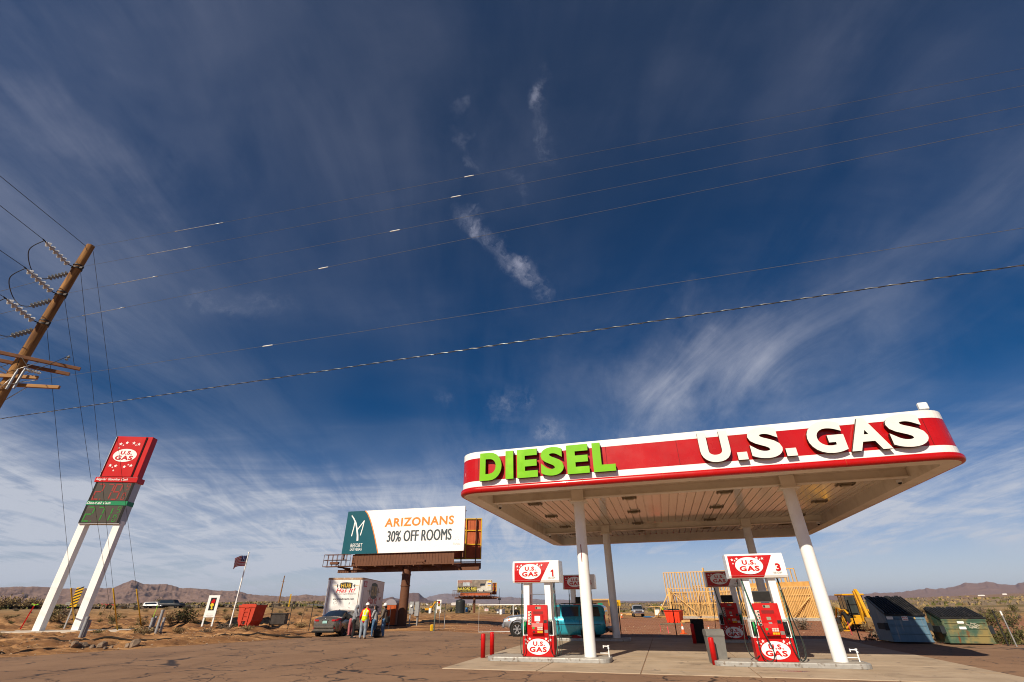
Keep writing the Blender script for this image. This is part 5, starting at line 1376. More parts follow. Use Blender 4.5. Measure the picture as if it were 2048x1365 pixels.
def pickup(name, label, p, yaw, paint, group=None, rack=True):
    t = thing(name, label, 'pickup', p, yaw, group)
    S = Shell([(-2.75, .55, .80, 1.0, .86, 1.02, .80), (-2.6, .45, .9, 1.02, .92, 1.05, .84), (-.75, .42, .93, 1.05, .93, 1.08, .84), (-.68, .42, .93, 1.06, .93, 1.50, .72), (-.50, .42, .93, 1.08, .93, 1.84, .70), (.55, .42, .93, 1.08, .93, 1.86, .70), (.85, .42, .93, 1.09, .92, 1.70, .70), (1.35, .43, .93, 1.10, .92, 1.20, .82), (2.2, .46, .92, 1.06, .90, 1.15, .82), (2.62, .52, .88, 1.0, .86, 1.06, .80), (2.72, .58, .82, .92, .82, .96, .76)])
    bd = S.body().build('body_shell', paint, t)
    arches(t, .925, (-1.7, 1.75), .40)
    for x in (-.83, .83):
        for y in (-1.7, 1.75): wheel(t, x, y, .39, .26, 6)
    mb = MB()
    for s in (-1, 1): S.patch(mb, .86, 1.33, 6.35, 9, s)
    mb.build('windscreen', GLASSD, bd)
    for s in (-1, 1):
        mb = MB(); S.patch(mb, -.42, .25, 5.15, 5.95, s); S.patch(mb, .33, 1.2, 5.15, 5.95, s, skew2=-.4); mb.build('side_window', GLASSD, bd)
        mb = MB(); mb.box((s * .72, 2.70, .92), (.30, .08, .20), b=.03); mb.build('headlight', LENSW, t)
        mb = MB(); mb.box((s * 1.06, .98, 1.20), (.22, .12, .28), b=.04); mb.build('wing_mirror', BLACK, t)
    mb = MB(); mb.box((0, 2.72, .93), (1.10, .06, .10)); mb.box((0, 2.72, .80), (1.10, .06, .08)); mb.build('grille', BLACKM, t)
    mb = MB(); mb.box((0, 2.725, .866), (1.2, .07, .05)); mb.box((0, 2.76, .60), (1.75, .18, .26), b=.06); mb.build('front_bumper', CHROME, t)
    return t
p = GZ(1283, 1234.5); pickup('pickup_truck', 'silver pickup facing the camera on red dirt left of the timber frame', (p.x - .2, p.y + 1.6, zg(p.x, p.y)), R(171), carpaint('pickup_silver', (.48, .48, .50), .5))
# ------------------------------------------------------------------ box trailer
def build_trailer():
    A = Vector((-11.62, 39.45, 0)); yaw = R(3.0); W, Ln, z0, z1 = 2.72, 8.2, 1.0, 3.56
    t = thing('box_trailer', 'white box trailer lettered HUB Has It parked behind the grey car', 'trailer', A, yaw)
    TW = pm('trailer_white', (.78, .77, .76), .42, 0, .04, 1.2, dirt=(.50, .42, .36), dscale=1.2, damt=.35)
    TS = pm('trailer_side', (.66, .61, .58), .45, 0, .06, 1.2, dirt=(.42, .34, .30), dscale=1.5, damt=.5)
    RU = pm('rusty_rail', (.38, .24, .15), .7, .2, .3, 6, dirt=(.55, .48, .40), dscale=5, damt=.8)
    r = .22
    mb = MB(); n = 8
    out = [(-W, Ln), (-W, r)] + [(-W + r - r * math.cos(PI / 2 * k / n), r - r * math.sin(PI / 2 * k / n)) for k in range(1, n + 1)]
    out += [(-r + r * math.sin(PI / 2 * k / n), r - r * math.cos(PI / 2 * k / n)) for k in range(0, n + 1)] + [(0, Ln)]
    mb.prism(out, z0, z1 - .05, 'z', 0, None, True); bx = mb.build('box', TW, t)
    mb = MB(); mb.box((.012, Ln / 2 + .2, (z0 + z1) / 2), (.024, Ln - .5, z1 - z0 - .12)); sd_ = mb.build('side_panel', TS, t)
    mb = MB(); k = len(out)
    o2 = [(x * 1.004 + .006, y * 1.004 - .015) for x, y in out]
    mb.prism(o2, z1 - .14, z1, 'z'); mb.prism(o2, z0 - .04, z0 + .10, 'z'); mb.build('rail', RU, t)
    mb = MB(); mb.cyl((-.235, -.02, z0 + .1), (-.235, -.02, z1 - .14), .014, n=6); mb.cyl((-W + .235, -.02, z0 + .1), (-W + .235, -.02, z1 - .14), .014, n=6); mb.build('corner_bead', RU, t)
    INK = pm('ink_dark', (.035, .04, .038), .5, 0, .1, 5); GOLD = pm('ink_gold', (.62, .40, .05), .5, 0, .08, 5); RDI = pm('ink_red', (.60, .04, .035), .5, 0, .15, 6)
    GRN = pm('ink_green', (.045, .075, .060), .5, 0, .1, 5); GOLDS = pm('ink_gold_old', (.42, .32, .15), .5, 0, .1, 5)
    # front of the box
    fr = T(-W / 2 + .10, -.004, 0) @ FRONT
    def badge(fr, cx, cz, w, h, par, gm, rm, body, sh):
        mb = MB(); mb.plate([(cx + a * w / 2, cz + b * h / 2) for a, b in ((-1, -.72), (-.86, -.92), (0, -1.1), (.86, -.92), (1, -.72), (1, .72), (.86, .92), (0, 1.1), (-.86, .92), (-1, .72))], .005, 0, fr)
        for s in (-1, 1):
            mb.plate(ellipse(w * .09, h * .62, 14, cx + s * w * .70, cz - h * .05), .005, 0, fr); mb.plate(ellipse(w * .05, h * .26, 10, cx + s * w * .58, cz - h * .05), .005, 0, fr)
        b = mb.build('badge', gm, par)
        mb = MB(); mb.text('HUB', w * .82, h * .66, fr @ T(cx, cz - h * .02, .005), .004, 0, .035)
        mb.build('badge_lettering', rm, b); mb = MB()
        for s in (-1, 1): mb.plate([(cx + s * w * .76, cz - h * .08), (cx + s * w * 1.05, cz - h * .06), (cx + s * w * 1.05, cz - h * .02), (cx + s * w * .76, cz)], .005, 0, fr)
        mb.build('badge_axle', rm, b)
    badge(fr, 0, 3.03, .92, .40, bx, INK, GOLD, '', 0)
    mb = MB(); mb.text('Has It!', 1.35, .30, fr @ T(.03, 2.71, .002), .006, 0, .015, shear=.3); mb.build('slogan', RDI, bx)
    mb = MB(); mb.text('Construction Supplies & Equipment', 1.68, .085, fr @ T(0, 2.46, .002), .005, 0, .01); mb.text('www.hubhasit.com', 1.58, .12, fr @ T(-.05, 2.14, .002), .005, 0, .02); mb.build('small_wording', INK, bx)
    mb = MB(); mb.box((.22, 1.18, .003), (.78, .22, .006), 0, fr); mb.build('orange_decal', pm('decal_orange', (.65, .20, .06), .5, 0, .2, 7), bx)
    mb = MB()
    for x in (-.05, .22, .49): mb.box((x, 1.18, .008), (.07, .14, .006), 0, fr)
    mb.build('decal_figures', INK, bx)
    mb = MB()
    rnd = random.Random(4)
    for cx, cz, w in ((-.62, 1.92, .34), (-.20, 1.32, .2), (.40, 1.86, .2), (-.86, 1.3, .3), (.45, 1.6, .22)):
        pts = [(cx + (rnd.random() - .5) * w, cz + (rnd.random() - .5) * w) for _ in range(6)]
        strip_plate(mb, [tuple(v) for v in spline([Vector((a, b)) for a, b in pts], 5)], .014, .004, fr)
    mb.build('scribble', pm('ink_scribble', (.22, .21, .22), .6), bx)
    # side towards the forecourt
    sf = frame((.026, 0, 0), (0, 1, 0), (0, 0, 1))
    mb = MB(); mb.box((.80, 3.14, .003), (1.0, .40, .006), 0, sf); d = mb.build('red_decal', pm('decal_red', (.45, .012, .03), .4, 0, .1, 5), sd_)
    mb = MB(); mb.text('HILTI', .78, .22, sf @ T(.80, 3.14, .006), .004, 0, .03); mb.build('red_decal_lettering', WHITED, d)
    badge(sf, 4.1, 2.74, 2.35, 1.12, sd_, GRN, GOLDS, '', 0)
    mb = MB(); mb.text('Has It!', 3.1, .50, sf @ T(3.95, 2.05, .002), .006, 0, .02, shear=.3); mb.text('24/7', .8, .22, sf @ T(6.7, 2.2, .002), .005, 0, .01); mb.build('slogan', pm('ink_red_old', (.45, .03, .02), .5, 0, .15, 4), sd_)
    mb = MB(); mb.text('Construction Supplies & Equipment', 6.0, .26, sf @ T(4.0, 1.56, .002), .005, 0, .02); mb.text('SALES & RENTALS', 4.6, .20, sf @ T(4.3, 1.22, .002), .005, 0, .02); mb.build('small_wording', pm('ink_brown', (.06, .045, .04), .5, 0, .1, 5), sd_)
    mb = MB()
    for y in np.arange(.9, Ln, .8): mb.box((.026, y, (z0 + z1) / 2), (.006, .012, z1 - z0 - .3))
    mb.build('panel_joint', TS, sd_)
    mb = MB(); mb.box((-W / 2, Ln / 2, z0 - .10), (1.1, Ln - .6, .16)); mb.box((-W / 2 + .9, 1.6, .5), (.12, .12, 1.0)); mb.box((-W / 2 - .9, 1.6, .5), (.12, .12, 1.0)); mb.build('chassis', BLACKM, t)
    for y in (Ln - 1.2, Ln - 2.4):
        for x in (-.18, -W + .18): wheel(t, x + (0 if x > -1 else 0), y, .48, .30, 5)
build_trailer()
# highway traffic
def build_traffic():
    def veh(nm, label, cat, u, v, ln, h, w, mat, yaw, win=True):
        p = G(u, v); 
        q = GZ(u, v)
        y = 108 + (q.x + 150) * .06 + 1.2; s = y / q.y
        p = Vector((q.x * s, y, 0)); p.z = zg(p.x, p.y + 3) + .11
        t = thing(nm, label, cat, p, yaw)
        S = Shell([(-ln / 2, .4, w * .4, h * .5, w * .4, h * .8, w * .34), (-ln / 2 + .25, .3, w / 2, h * .52, w / 2, h * .97, w * .40), (ln * .10, .3, w / 2, h * .52, w / 2, h, w * .40), (ln * .24, .3, w / 2, h * .52, w / 2, h * .62, w * .42), (ln / 2 - .3, .3, w / 2, h * .48, w / 2, h * .55, w * .42), (ln / 2, .4, w * .4, h * .4, w * .4, h * .45, w * .36)])
        bd = S.body(24).build('body_shell', mat, t)
        for s_ in (-1, 1):
            mb = MB(); S.patch(mb, -ln / 2 + .4, ln * .14, 5.15, 5.95, s_); mb.build('side_window', GLASSD, bd)
        for x in (-w / 2 + .1, w / 2 - .1):
            for yy in (-ln * .3, ln * .3): wheel(t, x, yy, .34, .2, 5)
    veh('passing_suv', 'dark blue off-roader driving along the far highway', 'car', 342, 1213, 4.9, 1.6, 1.9, pm('navy_paint', (.012, .014, .022), .5, 0, .1, 3), R(-86))
    veh('passing_car', 'white car ahead of the dark off-roader on the highway', 'car', 310, 1213, 4.3, 1.25, 1.7, carpaint('white_car_paint', (.7, .7, .7), 0), R(-86))
build_traffic()
# ------------------------------------------------------------------ people
def skin_mesh(chains, mat, name, parent, sub=1, voxel=.014, extra=None):
    """chains: lists of (x, y, z, radius). Limb tubes are fused into one continuous surface."""
    mb = MB()
    for ch in chains:
        pts = [Vector(c[:3]) for c in ch]; rad = [c[3] for c in ch]
        P, Q = [], []
        for i in range(len(pts) - 1):
            for k in range(5):
                u = k / 5; P.append(pts[i].lerp(pts[i + 1], u)); Q.append(rad[i] + (rad[i + 1] - rad[i]) * (u * u * (3 - 2 * u)))
        P.append(pts[-1]); Q.append(rad[-1])
        mb.tube(P, 0, 10, 0, None, False, Q)
        mb.ball(pts[0], rad[0], 0, 8, 6); mb.ball(pts[-1], rad[-1], 0, 8, 6)
    if extra: extra(mb)
    o = mb.build(name, mat, parent)
    md = o.modifiers.new('r', 'REMESH'); md.mode = 'VOXEL'; md.voxel_size = voxel; md.use_smooth_shade = True
    sm = o.modifiers.new('s', 'SMOOTH'); sm.iterations = 3; sm.factor = .5
    dg = bpy.context.evaluated_depsgraph_get(); dg.update()
    me = bpy.data.meshes.new_from_object(o.evaluated_get(dg))
    o.modifiers.clear(); old = o.data; o.data = me; bpy.data.meshes.remove(old)
    me.polygons.foreach_set('use_smooth', np.ones(len(me.polygons), bool))
    return o
def lerp(a, b, u): return tuple(x + (y - x) * u for x, y in zip(a, b))
def person(label, pos, yaw, J, wear, scale=1.0, vox=.013):
    """J: joints in metres, x right, y ahead, z up. wear: dict of clothes -> material."""
    t = thing('person', label, 'person', pos, yaw); t.scale = (scale,) * 3
    hd = Vector(J['head']); fw = Vector(J.get('face', (0, 1, 0))).normalized(); rt = fw.cross(Vector((0, 0, 1))).normalized(); up = rt.cross(fw)
    hM = Matrix((rt, fw, up)).transposed().to_4x4(); hM.translation = hd
    ch = []
    n = J['neck']; pv = J['pelvis']; cst = lerp(pv, n, .62)
    ch.append([pv + (.125,), lerp(pv, n, .3) + (.115,), cst + (.13,), lerp(pv, n, .88) + (.10,), n + (.055,), tuple(hd - up * .03) + (.052,)])
    fing = []
    for s in ('l', 'r'):
        sh, el, wr = J['sh' + s], J['el' + s], J['wr' + s]; hp, kn, an, to = J['hip' + s], J['kn' + s], J['an' + s], J['to' + s]
        ch.append([lerp(n, sh, .35) + (.07,), sh + (.062,), lerp(sh, el, .5) + (.047,), el + (.040,), lerp(el, wr, .4) + (.038,), wr + (.026,)])
        ch.append([hp + (.10,), lerp(hp, kn, .4) + (.085,), kn + (.058,), lerp(kn, an, .35) + (.058,), an + (.040,), lerp(an, to, .3) + (.042,), to + (.032,)])
        w = Vector(wr); d = (w - Vector(el)).normalized(); sd_ = d.cross(Vector((0, 1, .2))).normalized(); nm = d.cross(sd_)
        palm = w + d * .085
        ch.append([tuple(w) + (.026,), tuple(w + d * .05) + (.034,), tuple(palm) + (.032,)])
        for i, ln in enumerate((.065, .078, .072, .055)):
            b = palm + sd_ * (-.03 + .02 * i); fing.append([tuple(b) + (.0095,), tuple(b + d * ln * .5 + nm * .006) + (.009,), tuple(b + d * ln * .85 + nm * .026) + (.0075,)])
        b = w + d * .03 - sd_ * .032; fing.append([tuple(b) + (.011,), tuple(b + d * .03 - sd_ * .022) + (.010,), tuple(b + d * .06 - sd_ * .026 + nm * .008) + (.008,)])
    def head(mb):
        mb.ball((0, 0, .035), (.075, .092, .098), 0, 14, 10, hM); mb.ball((0, .028, -.045), (.056, .066, .062), 0, 12, 8, hM)
        mb.cyl((0, .085, .02), (0, .108, -.025), .010, .017, 8, 0, True, True, hM)
        for s in (-1, 1): mb.ball((s * .076, -.005, .005), (.012, .022, .032), 0, 8, 6, hM)
        mb.ball((0, .088, -.062), (.024, .010, .008), 0, 8, 5, hM)
    body = skin_mesh(ch + fing, SKIN, 'body', t, voxel=.011, extra=head)
    mb = MB()
    for s in (-1, 1): mb.ball((s * .030, .083, .020), (.012, .008, .007), 0, 8, 6, hM)
    mb.build('eyes', BLACK, body)
    mb = MB(); mb.ball((0, .086, -.062), (.022, .014, .006), 0, 8, 5, hM); mb.build('lips', pm('lips', (.40, .13, .11), .5) if 'lips' not in bpy.data.materials else bpy.data.materials['lips'], body)
    g = .028
    if 'trousers' in wear:
        C = [[pv + (.14,), lerp(pv, n, .12) + (.135,)]]
        for s in ('l', 'r'):
            hp, kn, an = J['hip' + s], J['kn' + s], J['an' + s]; k = wear.get('loose', 1.0)
            C.append([lerp(pv, hp, .5) + (.13,), hp + (.122,), lerp(hp, kn, .4) + (.105 * k,), kn + (.082 * k,), lerp(kn, an, .4) + (.078 * k,), lerp(kn, an, .97) + (.062 * k,)])
        skin_mesh(C, wear['trousers'], 'trousers', t, voxel=vox)
    if 'top' in wear:
        C = [[lerp(pv, n, -.06) + (.155,), lerp(pv, n, .25) + (.148,), cst + (.158,), lerp(pv, n, .86) + (.125,), lerp(pv, n, .98) + (.075,)]]
        for s in ('l', 'r'):
            sh, el, wr = J['sh' + s], J['el' + s], J['wr' + s]
            C.append([lerp(n, sh, .3) + (.092,), sh + (.086,), lerp(sh, el, .5) + (.072,), el + (.064,), lerp(el, wr, .5) + (.056,), lerp(el, wr, .95) + (.045,)])
            C.append([cst + (.14,), lerp(cst, sh, .7) + (.10,)])
        tp = skin_mesh(C, wear['top'], 'jacket', t, voxel=vox)
    if 'vest' in wear:
        C = [[lerp(pv, n, .05) + (.176,), lerp(pv, n, .3) + (.172,), cst + (.178,), lerp(pv, n, .84) + (.14,)]]
        for s in ('l', 'r'): C.append([cst + (.16,), lerp(cst, J['sh' + s], .72) + (.108,)])
        v = skin_mesh(C, wear['vest'], 'safety_vest', t, voxel=vox)
        # reflective tape: two braces and a belt
        V_ = []
        for p in v.data.vertices: V_.append(p.co)
        v.data.materials.append(wear['tape'])
        a = Vector(pv); bq = Vector(n)
        for pl in v.data.polygons:
            c = pl.center; q = (c - a).dot(bq - a) / (bq - a).length_squared; mid = a.lerp(bq, q)
            if .33 < q < .42 or (abs(abs(c.x - mid.x) - .085) < .024 and q > .40): pl.material_index = 1
    for s in ('l', 'r'):
        an, to = Vector(J['an' + s]), Vector(J['to' + s]); d = (to - an); d.z = 0; d.normalize()
        base = Vector((an.x, an.y, max(.0, an.z - .09)))
        skin_mesh([[tuple(base - d * .03 + Vector((0, 0, .05))) + (.048,), tuple(base + d * .08 + Vector((0, 0, .045))) + (.046,), tuple(base + d * .17 + Vector((0, 0, .035))) + (.036,)], [tuple(base + Vector((0, 0, .05))) + (.046,), tuple(an + Vector((0, 0, .02))) + (.048,)]], wear['shoes'], 'shoe', t, voxel=.012)
    if 'hat' in wear:
        mb = MB(); q = hM @ T(0, -.005, .055)
        mb.lathe([(.118, 0), (.115, .04), (.098, .085), (.06, .118), (0, .130)], 20, 0, q)
        mb.lathe([(.118, 0), (.136, -.006), (.138, .0), (.118, .008)], 20, 0, q); mb.prism([(-.10, .08), (.10, .08), (.07, .165), (-.07, .165)], -.006, .004, 'z', 0, q)
        mb.tube([(0, -.11, .05), (0, -.06, .118), (0, 0, .134), (0, .06, .118), (0, .11, .05)], .012, 6, 0, q)
        mb.build('hard_hat', wear['hat'], t)
    if 'hood' in wear:
        def hx(mb):
            mb.ball((0, -.022, .045), (.112, .118, .125), 0, 14, 10, hM); mb.ball((0, -.05, -.10), (.10, .10, .10), 0, 12, 8, hM)
        skin_mesh([], wear['hood'], 'hood', t, voxel=.014, extra=hx)
    if 'hair' in wear:
        def hx(mb):
            mb.ball((0, -.024, .058), (.086, .090, .088), 0, 14, 10, hM)
            for i in range(9):
                a = -1.9 + 3.8 * i / 8; L_ = wear.get('hairlen', .12)
                x = math.sin(a) * .078; y = -.03 - math.cos(a) * .055
                mb.tube([(x, y, .06), (x * 1.12, y * 1.15, .06 - L_ * .5), (x * 1.05, y * 1.2 - .01, .06 - L_)], 0, 8, 0, hM, False, [.03, .036, .02])
        skin_mesh([], wear['hair'], 'hair', t, voxel=.013, extra=hx)
    return t
def joints(lean=(0, 0), sw=.17, arms=((.28, .02, 1.12), (.30, .10, .88), (-.28, .02, 1.12), (-.30, .10, .88)), feet=((.11, 0), (-.11, .04)), toe=(.03, .16), knee=.04, head=None, hipy=0.0):
    lx, ly = lean
    def up(x, y, z): f = max(0, z - .92); return (x + lx * f, y + ly * f + hipy, z)
    J = {'pelvis': up(0, 0, .95), 'neck': up(0, 0, 1.47), 'head': head or up(0, .025, 1.63)}
    for k, s, (fx, fy) in (('r', 1, feet[0]), ('l', -1, feet[1])):
        J['sh' + k] = up(s * sw, 0, 1.40); J['hip' + k] = up(s * .095, 0, .90)
        J['an' + k] = (fx, fy, .085); J['kn' + k] = ((fx + s * .095) / 2 + s * .01, (fy + hipy) / 2 + knee, .49); J['to' + k] = (fx + s * toe[0], fy + toe[1], .035)
    a = arms
    J['elr'], J['wrr'], J['ell'], J['wrl'] = up(*a[0]), up(*a[1]), up(*a[2]), up(*a[3])
    return J
def build_people():
    DENIM = pm('faded_denim', (.20, .245, .30), .85, 0, .2, 8, dirt=(.36, .36, .37), dscale=6, damt=.5); BLUE = pm('blue_denim', (.06, .13, .25), .85, 0, .2, 8, dirt=(.22, .29, .38), dscale=6, damt=.6)
    LEG = pm('black_leggings', (.012, .012, .013), .8, 0, .2, 8); PNK = pm('pink_trousers', (.36, .115, .125), .85, 0, .15, 6); HOOD = pm('grey_sweatshirt', (.21, .22, .245), .9, 0, .15, 8)
    HV = pm('hi_vis_yellow', (.66, .78, .008), .6, 0, .06, 5); TAPE = pm('reflective_tape', (.62, .62, .62), .35, 0, .05, 5); RED = pm('red_sweatshirt', (.56, .016, .012), .85, 0, .12, 7)
    BRN = pm('grey_brown_jacket', (.135, .110, .090), .9, 0, .2, 7); HATW = pm('white_hard_hat', (.78, .77, .74), .3, 0, .04, 5); BOOT = pm('tan_boots', (.30, .20, .12), .8, 0, .15, 9); SHOE = pm('dark_trainers', (.03, .03, .035), .7, 0, .3, 12)
    HAIR = pm('dark_hair', (.014, .010, .009), .55, 0, .3, 20); BLK = pm('black_top', (.012, .012, .013), .85, 0, .2, 8); GRYJ = pm('light_grey_jacket', (.30, .30, .31), .9, 0, .12, 8)
    # the yellow vest, back to the camera
    p = G(723, 1278.6); J = joints((.10, .06), arms=((.30, .02, 1.12), (.33, .16, .90), (-.28, .04, 1.12), (-.30, .20, .92)), feet=((.13, 0), (-.13, .02)))
    J['face'] = (.35, 1, -.1)
    person('person in a yellow high visibility vest over a red top, white hard hat, back turned', (p.x, p.y + .05, 0), R(-4), J, dict(trousers=DENIM, loose=1.12, top=RED, vest=HV, tape=TAPE, hat=HATW, shoes=BOOT), 1.02)
    # grey hood, arms gathered in front, leaning on the car
    p = G(703, 1276.8); J = joints((-.02, .08), arms=((.26, .12, 1.16), (.10, .30, 1.20), (-.25, .10, 1.16), (-.06, .30, 1.18)), feet=((.16, .06), (-.14, -.04)))
    J['face'] = (.2, 1, -.25)
    person('person in a grey hooded sweatshirt and black leggings with hood up', (p.x, p.y + .05, 0), R(-75), J, dict(trousers=LEG, loose=.86, top=HOOD, hood=HOOD, shoes=SHOE), .97)
    # pink trousers, bending into the open car door
    p = G(697, 1273.5); J = joints((0, .0), feet=((.10, 0), (-.10, .03)), arms=((.26, .62, 1.02), (.20, .86, .90), (-.26, .60, 1.02), (-.20, .86, .92)))
    J['neck'] = (0, .50, 1.16); J['head'] = (.0, .66, 1.22); J['face'] = (0, 1, -.55); J['shr'] = (.17, .42, 1.14); J['shl'] = (-.17, .42, 1.14); J['elr'] = (.25, .60, .96); J['wrr'] = (.20, .80, .86); J['ell'] = (-.25, .62, .96); J['wrl'] = (-.18, .82, .88)
    person('person in pink trousers bending into the open car door', (p.x, p.y + .25, 0), R(62), J, dict(trousers=PNK, loose=1.0, top=BLK, hair=HAIR, hairlen=.12, shoes=SHOE), .98)
    # long dark hair, light jacket
    p = G(744.5, 1275.3); J = joints((-.06, .03), arms=((.25, .10, 1.14), (.12, .28, 1.02), (-.25, .08, 1.14), (-.14, .28, 1.05)), feet=((.12, .0), (-.12, .05)))
    J['face'] = (-.2, 1, -.05)
    person('person with long dark hair in a light grey jacket and blue jeans', (p.x, p.y + .2, 0), R(70), J, dict(trousers=BLUE, loose=.9, top=GRYJ, hair=HAIR, hairlen=.52, shoes=SHOE), .96)
    # brown jacket, white hat worn backwards of the group, hand at the chin
    p = G(764, 1275.3); J = joints((-.03, .0), arms=((.24, .16, 1.12), (.05, .30, 1.26), (-.26, .04, 1.13), (-.22, .20, .93)), feet=((.12, .02), (-.11, -.06)))
    J['face'] = (0, 1, -.08)
    e = person('person in a grey brown jacket and white hard hat standing right of the group', (p.x, p.y + .05, 0), R(78), J, dict(trousers=BLUE, loose=.98, top=BRN, hat=HATW, hair=HAIR, hairlen=.16, shoes=BOOT), 1.0)
    mb = MB(); mb.box((.05, -.22, .92), (.34, .16, .34), b=.05); mb.tube([(.15, -.1, 1.08), (-.05, -.18, 1.4), (-.2, .05, 1.3)], .02, 6); tag(mb.build('shoulder_bag', BLACKM, None, e.location, e.rotation_euler.z), 'black bag slung at the back of the brown jacket', 'bag')
    p = G(752, 1276); mb = MB(); mb.box((0, 0, .22), (.44, .30, .42), b=.08); mb.tube([(-.1, 0, .42), (-.08, 0, .56), (.08, 0, .56), (.1, 0, .42)], .018, 6)
    tag(mb.build('bag', BLACKM, None, (p.x + .05, p.y - .05, .003), .3), 'black holdall on the ground between the hard hats', 'bag')
    # far worker on the building site
    p = GZ(1326, 1231); J = joints((0, 0)); J['face'] = (0, -1, 0)
    for k in ('tor', 'tol'): J[k] = (J[k][0], -.14, J[k][2])
    person('distant worker in a yellow vest and white hat by the timber frame', (p.x, p.y, p.z), R(20), J, dict(trousers=LEG, top=HV, hat=HATW, shoes=SHOE), 1.02, .02)
build_people()
# ------------------------------------------------------------------ building site
def build_frame():
    A = GZ(1345, 1237); B = GZ(1640, 1242.3); d = (B - A); d.z = 0; bs_ = d.length / 16.57; d.normalize(); ln = 16.57; yaw = math.atan2(d.y, d.x)
    t = thing('timber_frame_building', 'unfinished timber frame building with tall bare studs and diagonal braces', 'building', A, yaw); t.scale = (bs_,) * 3
    rnd = random.Random(11)
    def wall(nm, x0, x1, y, h0, h1, z0=.25, step=.41, parent=t, plates=(), fat=.05):
        mb = MB(); n = max(2, int(abs(x1 - x0) / step))
        for i in range(n + 1):
            x = x0 + (x1 - x0) * i / n; h = h0 + (h1 - h0) * i / n
            mb.box((x, y, z0 + (h - z0) / 2), (fat, .14, h - z0), 0)
        for z in [z0 + .03] + list(plates): mb.box(((x0 + x1) / 2, y, z), (abs(x1 - x0) + .06, .145, .06))
        for k in (0, .05): mb.prism([(x0, h0 - k), (x1, h1 - k), (x1, h1 - k - .045), (x0, h0 - k - .045)], y - .073, y + .073, 'y')
        return mb.build(nm, LUMBER, parent)
    wall('stud_wall', -2.9, ln - 2.6, 3.6, 5.15, 4.8, plates=(3.2, 1.6), fat=.07)
    wall('stud_wall', 0.0, ln * .60, 0, 2.75, 2.75, plates=(1.5,), fat=.045)
    wall('stud_wall', ln * .60, ln, 0, 3.0, 2.95, step=.16, plates=(2.2,), fat=.07)
    wall('stud_wall', -1.2, ln - 5.0, 7.5, 3.6, 3.4, plates=(2.4,))
    for x in (.05, ln * .36, ln * .63, ln - .05):
        mb = MB(); n = 9
        for i in range(n + 1): mb.box((x, 3.6 * i / n, 1.5), (.05, .14, 2.5))
        mb.box((x, 1.8, 2.78), (.145, 3.7, .08)); mb.build('stud_wall', LUMBER, t)
    # double posts, header sheathing, braces
    mb = MB()
    for x, h in ((.05, 3.1), (.22, 3.1), (ln * .19, 5.3), (ln * .415, 3.2), (ln * .78, 4.95)): mb.box((x, -.02 if h < 4 else 3.48, h / 2 + .1), (.16, .18, h), 0)
    mb.build('post', LUMBER, t)
    mb = MB(); mb.box((ln * .79, .10, 3.17), (ln * .42, .05, .40)); mb.build('sheathing', PLYWOOD, t); mb = MB(); mb.box((ln * .52, 3.70, 1.15), (1.1, .04, 1.5)); mb.build('sheathing', PLYWOOD, t); mb = MB(); mb.box((ln * .98, 1.8, 1.5), (.04, 3.2, 2.4)); mb.build('sheathing', PLYWOOD, t); mb = MB(); mb.box((ln * .82, .12, 1.5), (ln * .34, .02, 2.5)); mb.build('sheathing', PLYWOOD, t)
    def br(x0, y0, z0, x1, y1, z1, w=.12): 
        mb = MB(); mb.tube([(x0, y0, z0), (x1, y1, z1)], w * .6, 4); mb.build('brace', LUMBER, t)
    br(.3, -.12, 2.9, 4.3, -.6, .3); br(-.05, -.1, 2.5, -1.3, -1.2, .1); br(3.4, 3.4, 2.2, 7.0, 2.6, .3); br(ln * .985, -.12, 2.0, ln * .87, -.5, .35); br(.2, .2, 2.8, 5.4, .4, 1.0, .08); br(ln * .30, 3.3, 3.2, ln * .37, 1.0, .3)
    for x in (ln * .26, ln * .47, ln * .71): br(x, -.1, 2.9, x + .1, -1.4, .2, .09)
    mb = MB(); mb.box((ln / 2, 4.0, .08), (ln + .5, 8.8, .34)); mb.build('foundation', CONC, t)
    mb = MB(); 
    for i in range(5): mb.box((ln * .40 + i * .4, 1.6, .5 + .02 * i), (.3, 1.8, .5))
    mb.build('stored_boards', PLYWOOD, t)
    # lumber lying about
    for lab, u, v, n, L_, a in (('stack of loose planks on red dirt in front of the timber frame', 1425, 1243, 9, 3.4, -.9), ('short planks beside the orange site bin', 1372, 1246, 6, 2.2, -.2), ('plank pile left of the silver pickup', 1255, 1231, 8, 2.6, .2), ('pale timber offcuts between the pickup and the orange bin', 1320, 1236, 6, 3.0, .5)):
        p = GZ(u, v); mb = MB()
        for i in range(n):
            q = RZ((rnd.random() - .5) * .5); mb.box(((rnd.random() - .5) * .6, (rnd.random() - .5) * .7, .05 + .06 * (i // 2)), (L_ * (.6 + .4 * rnd.random()), .14, .045), 0, q)
        tag(mb.build('lumber_pile', LUMBER, None, p, a), lab, 'lumber', 'lumber piles').scale = (1.25,) * 3
    p = GZ(1325, 1231.5); t2 = thing('work_bench', 'timber work table with white sheeting under the far worker', 'work table', p + Vector((-.2, -1.2, 0)), .1)
    mb = MB(); mb.box((-.2, 0, 1.5), (4.6, .3, .10)); mb.box((-1.6, 0, .7), (.1, .1, 1.5)); mb.box((1.6, 0, .7), (.1, .1, 1.5)); mb.build('bench_frame', LUMBER, t2)
    mb = MB(); mb.box((-1.1, .1, .5), (.9, .5, .95), b=.05); mb.box((2.4, .3, .6), (1.6, .6, .8), b=.05); mb.build('sheeting', WHITE, t2)
    p = GZ(1302, 1235.5); tag(MB().box((0, 0, .09), (2.2, 1.2, .18), b=.04).build('tarpaulin', pm('blue_tarp', (.02, .14, .32), .5), None, p, .1), 'folded blue tarpaulin on the dirt right of the pickup', 'tarpaulin')
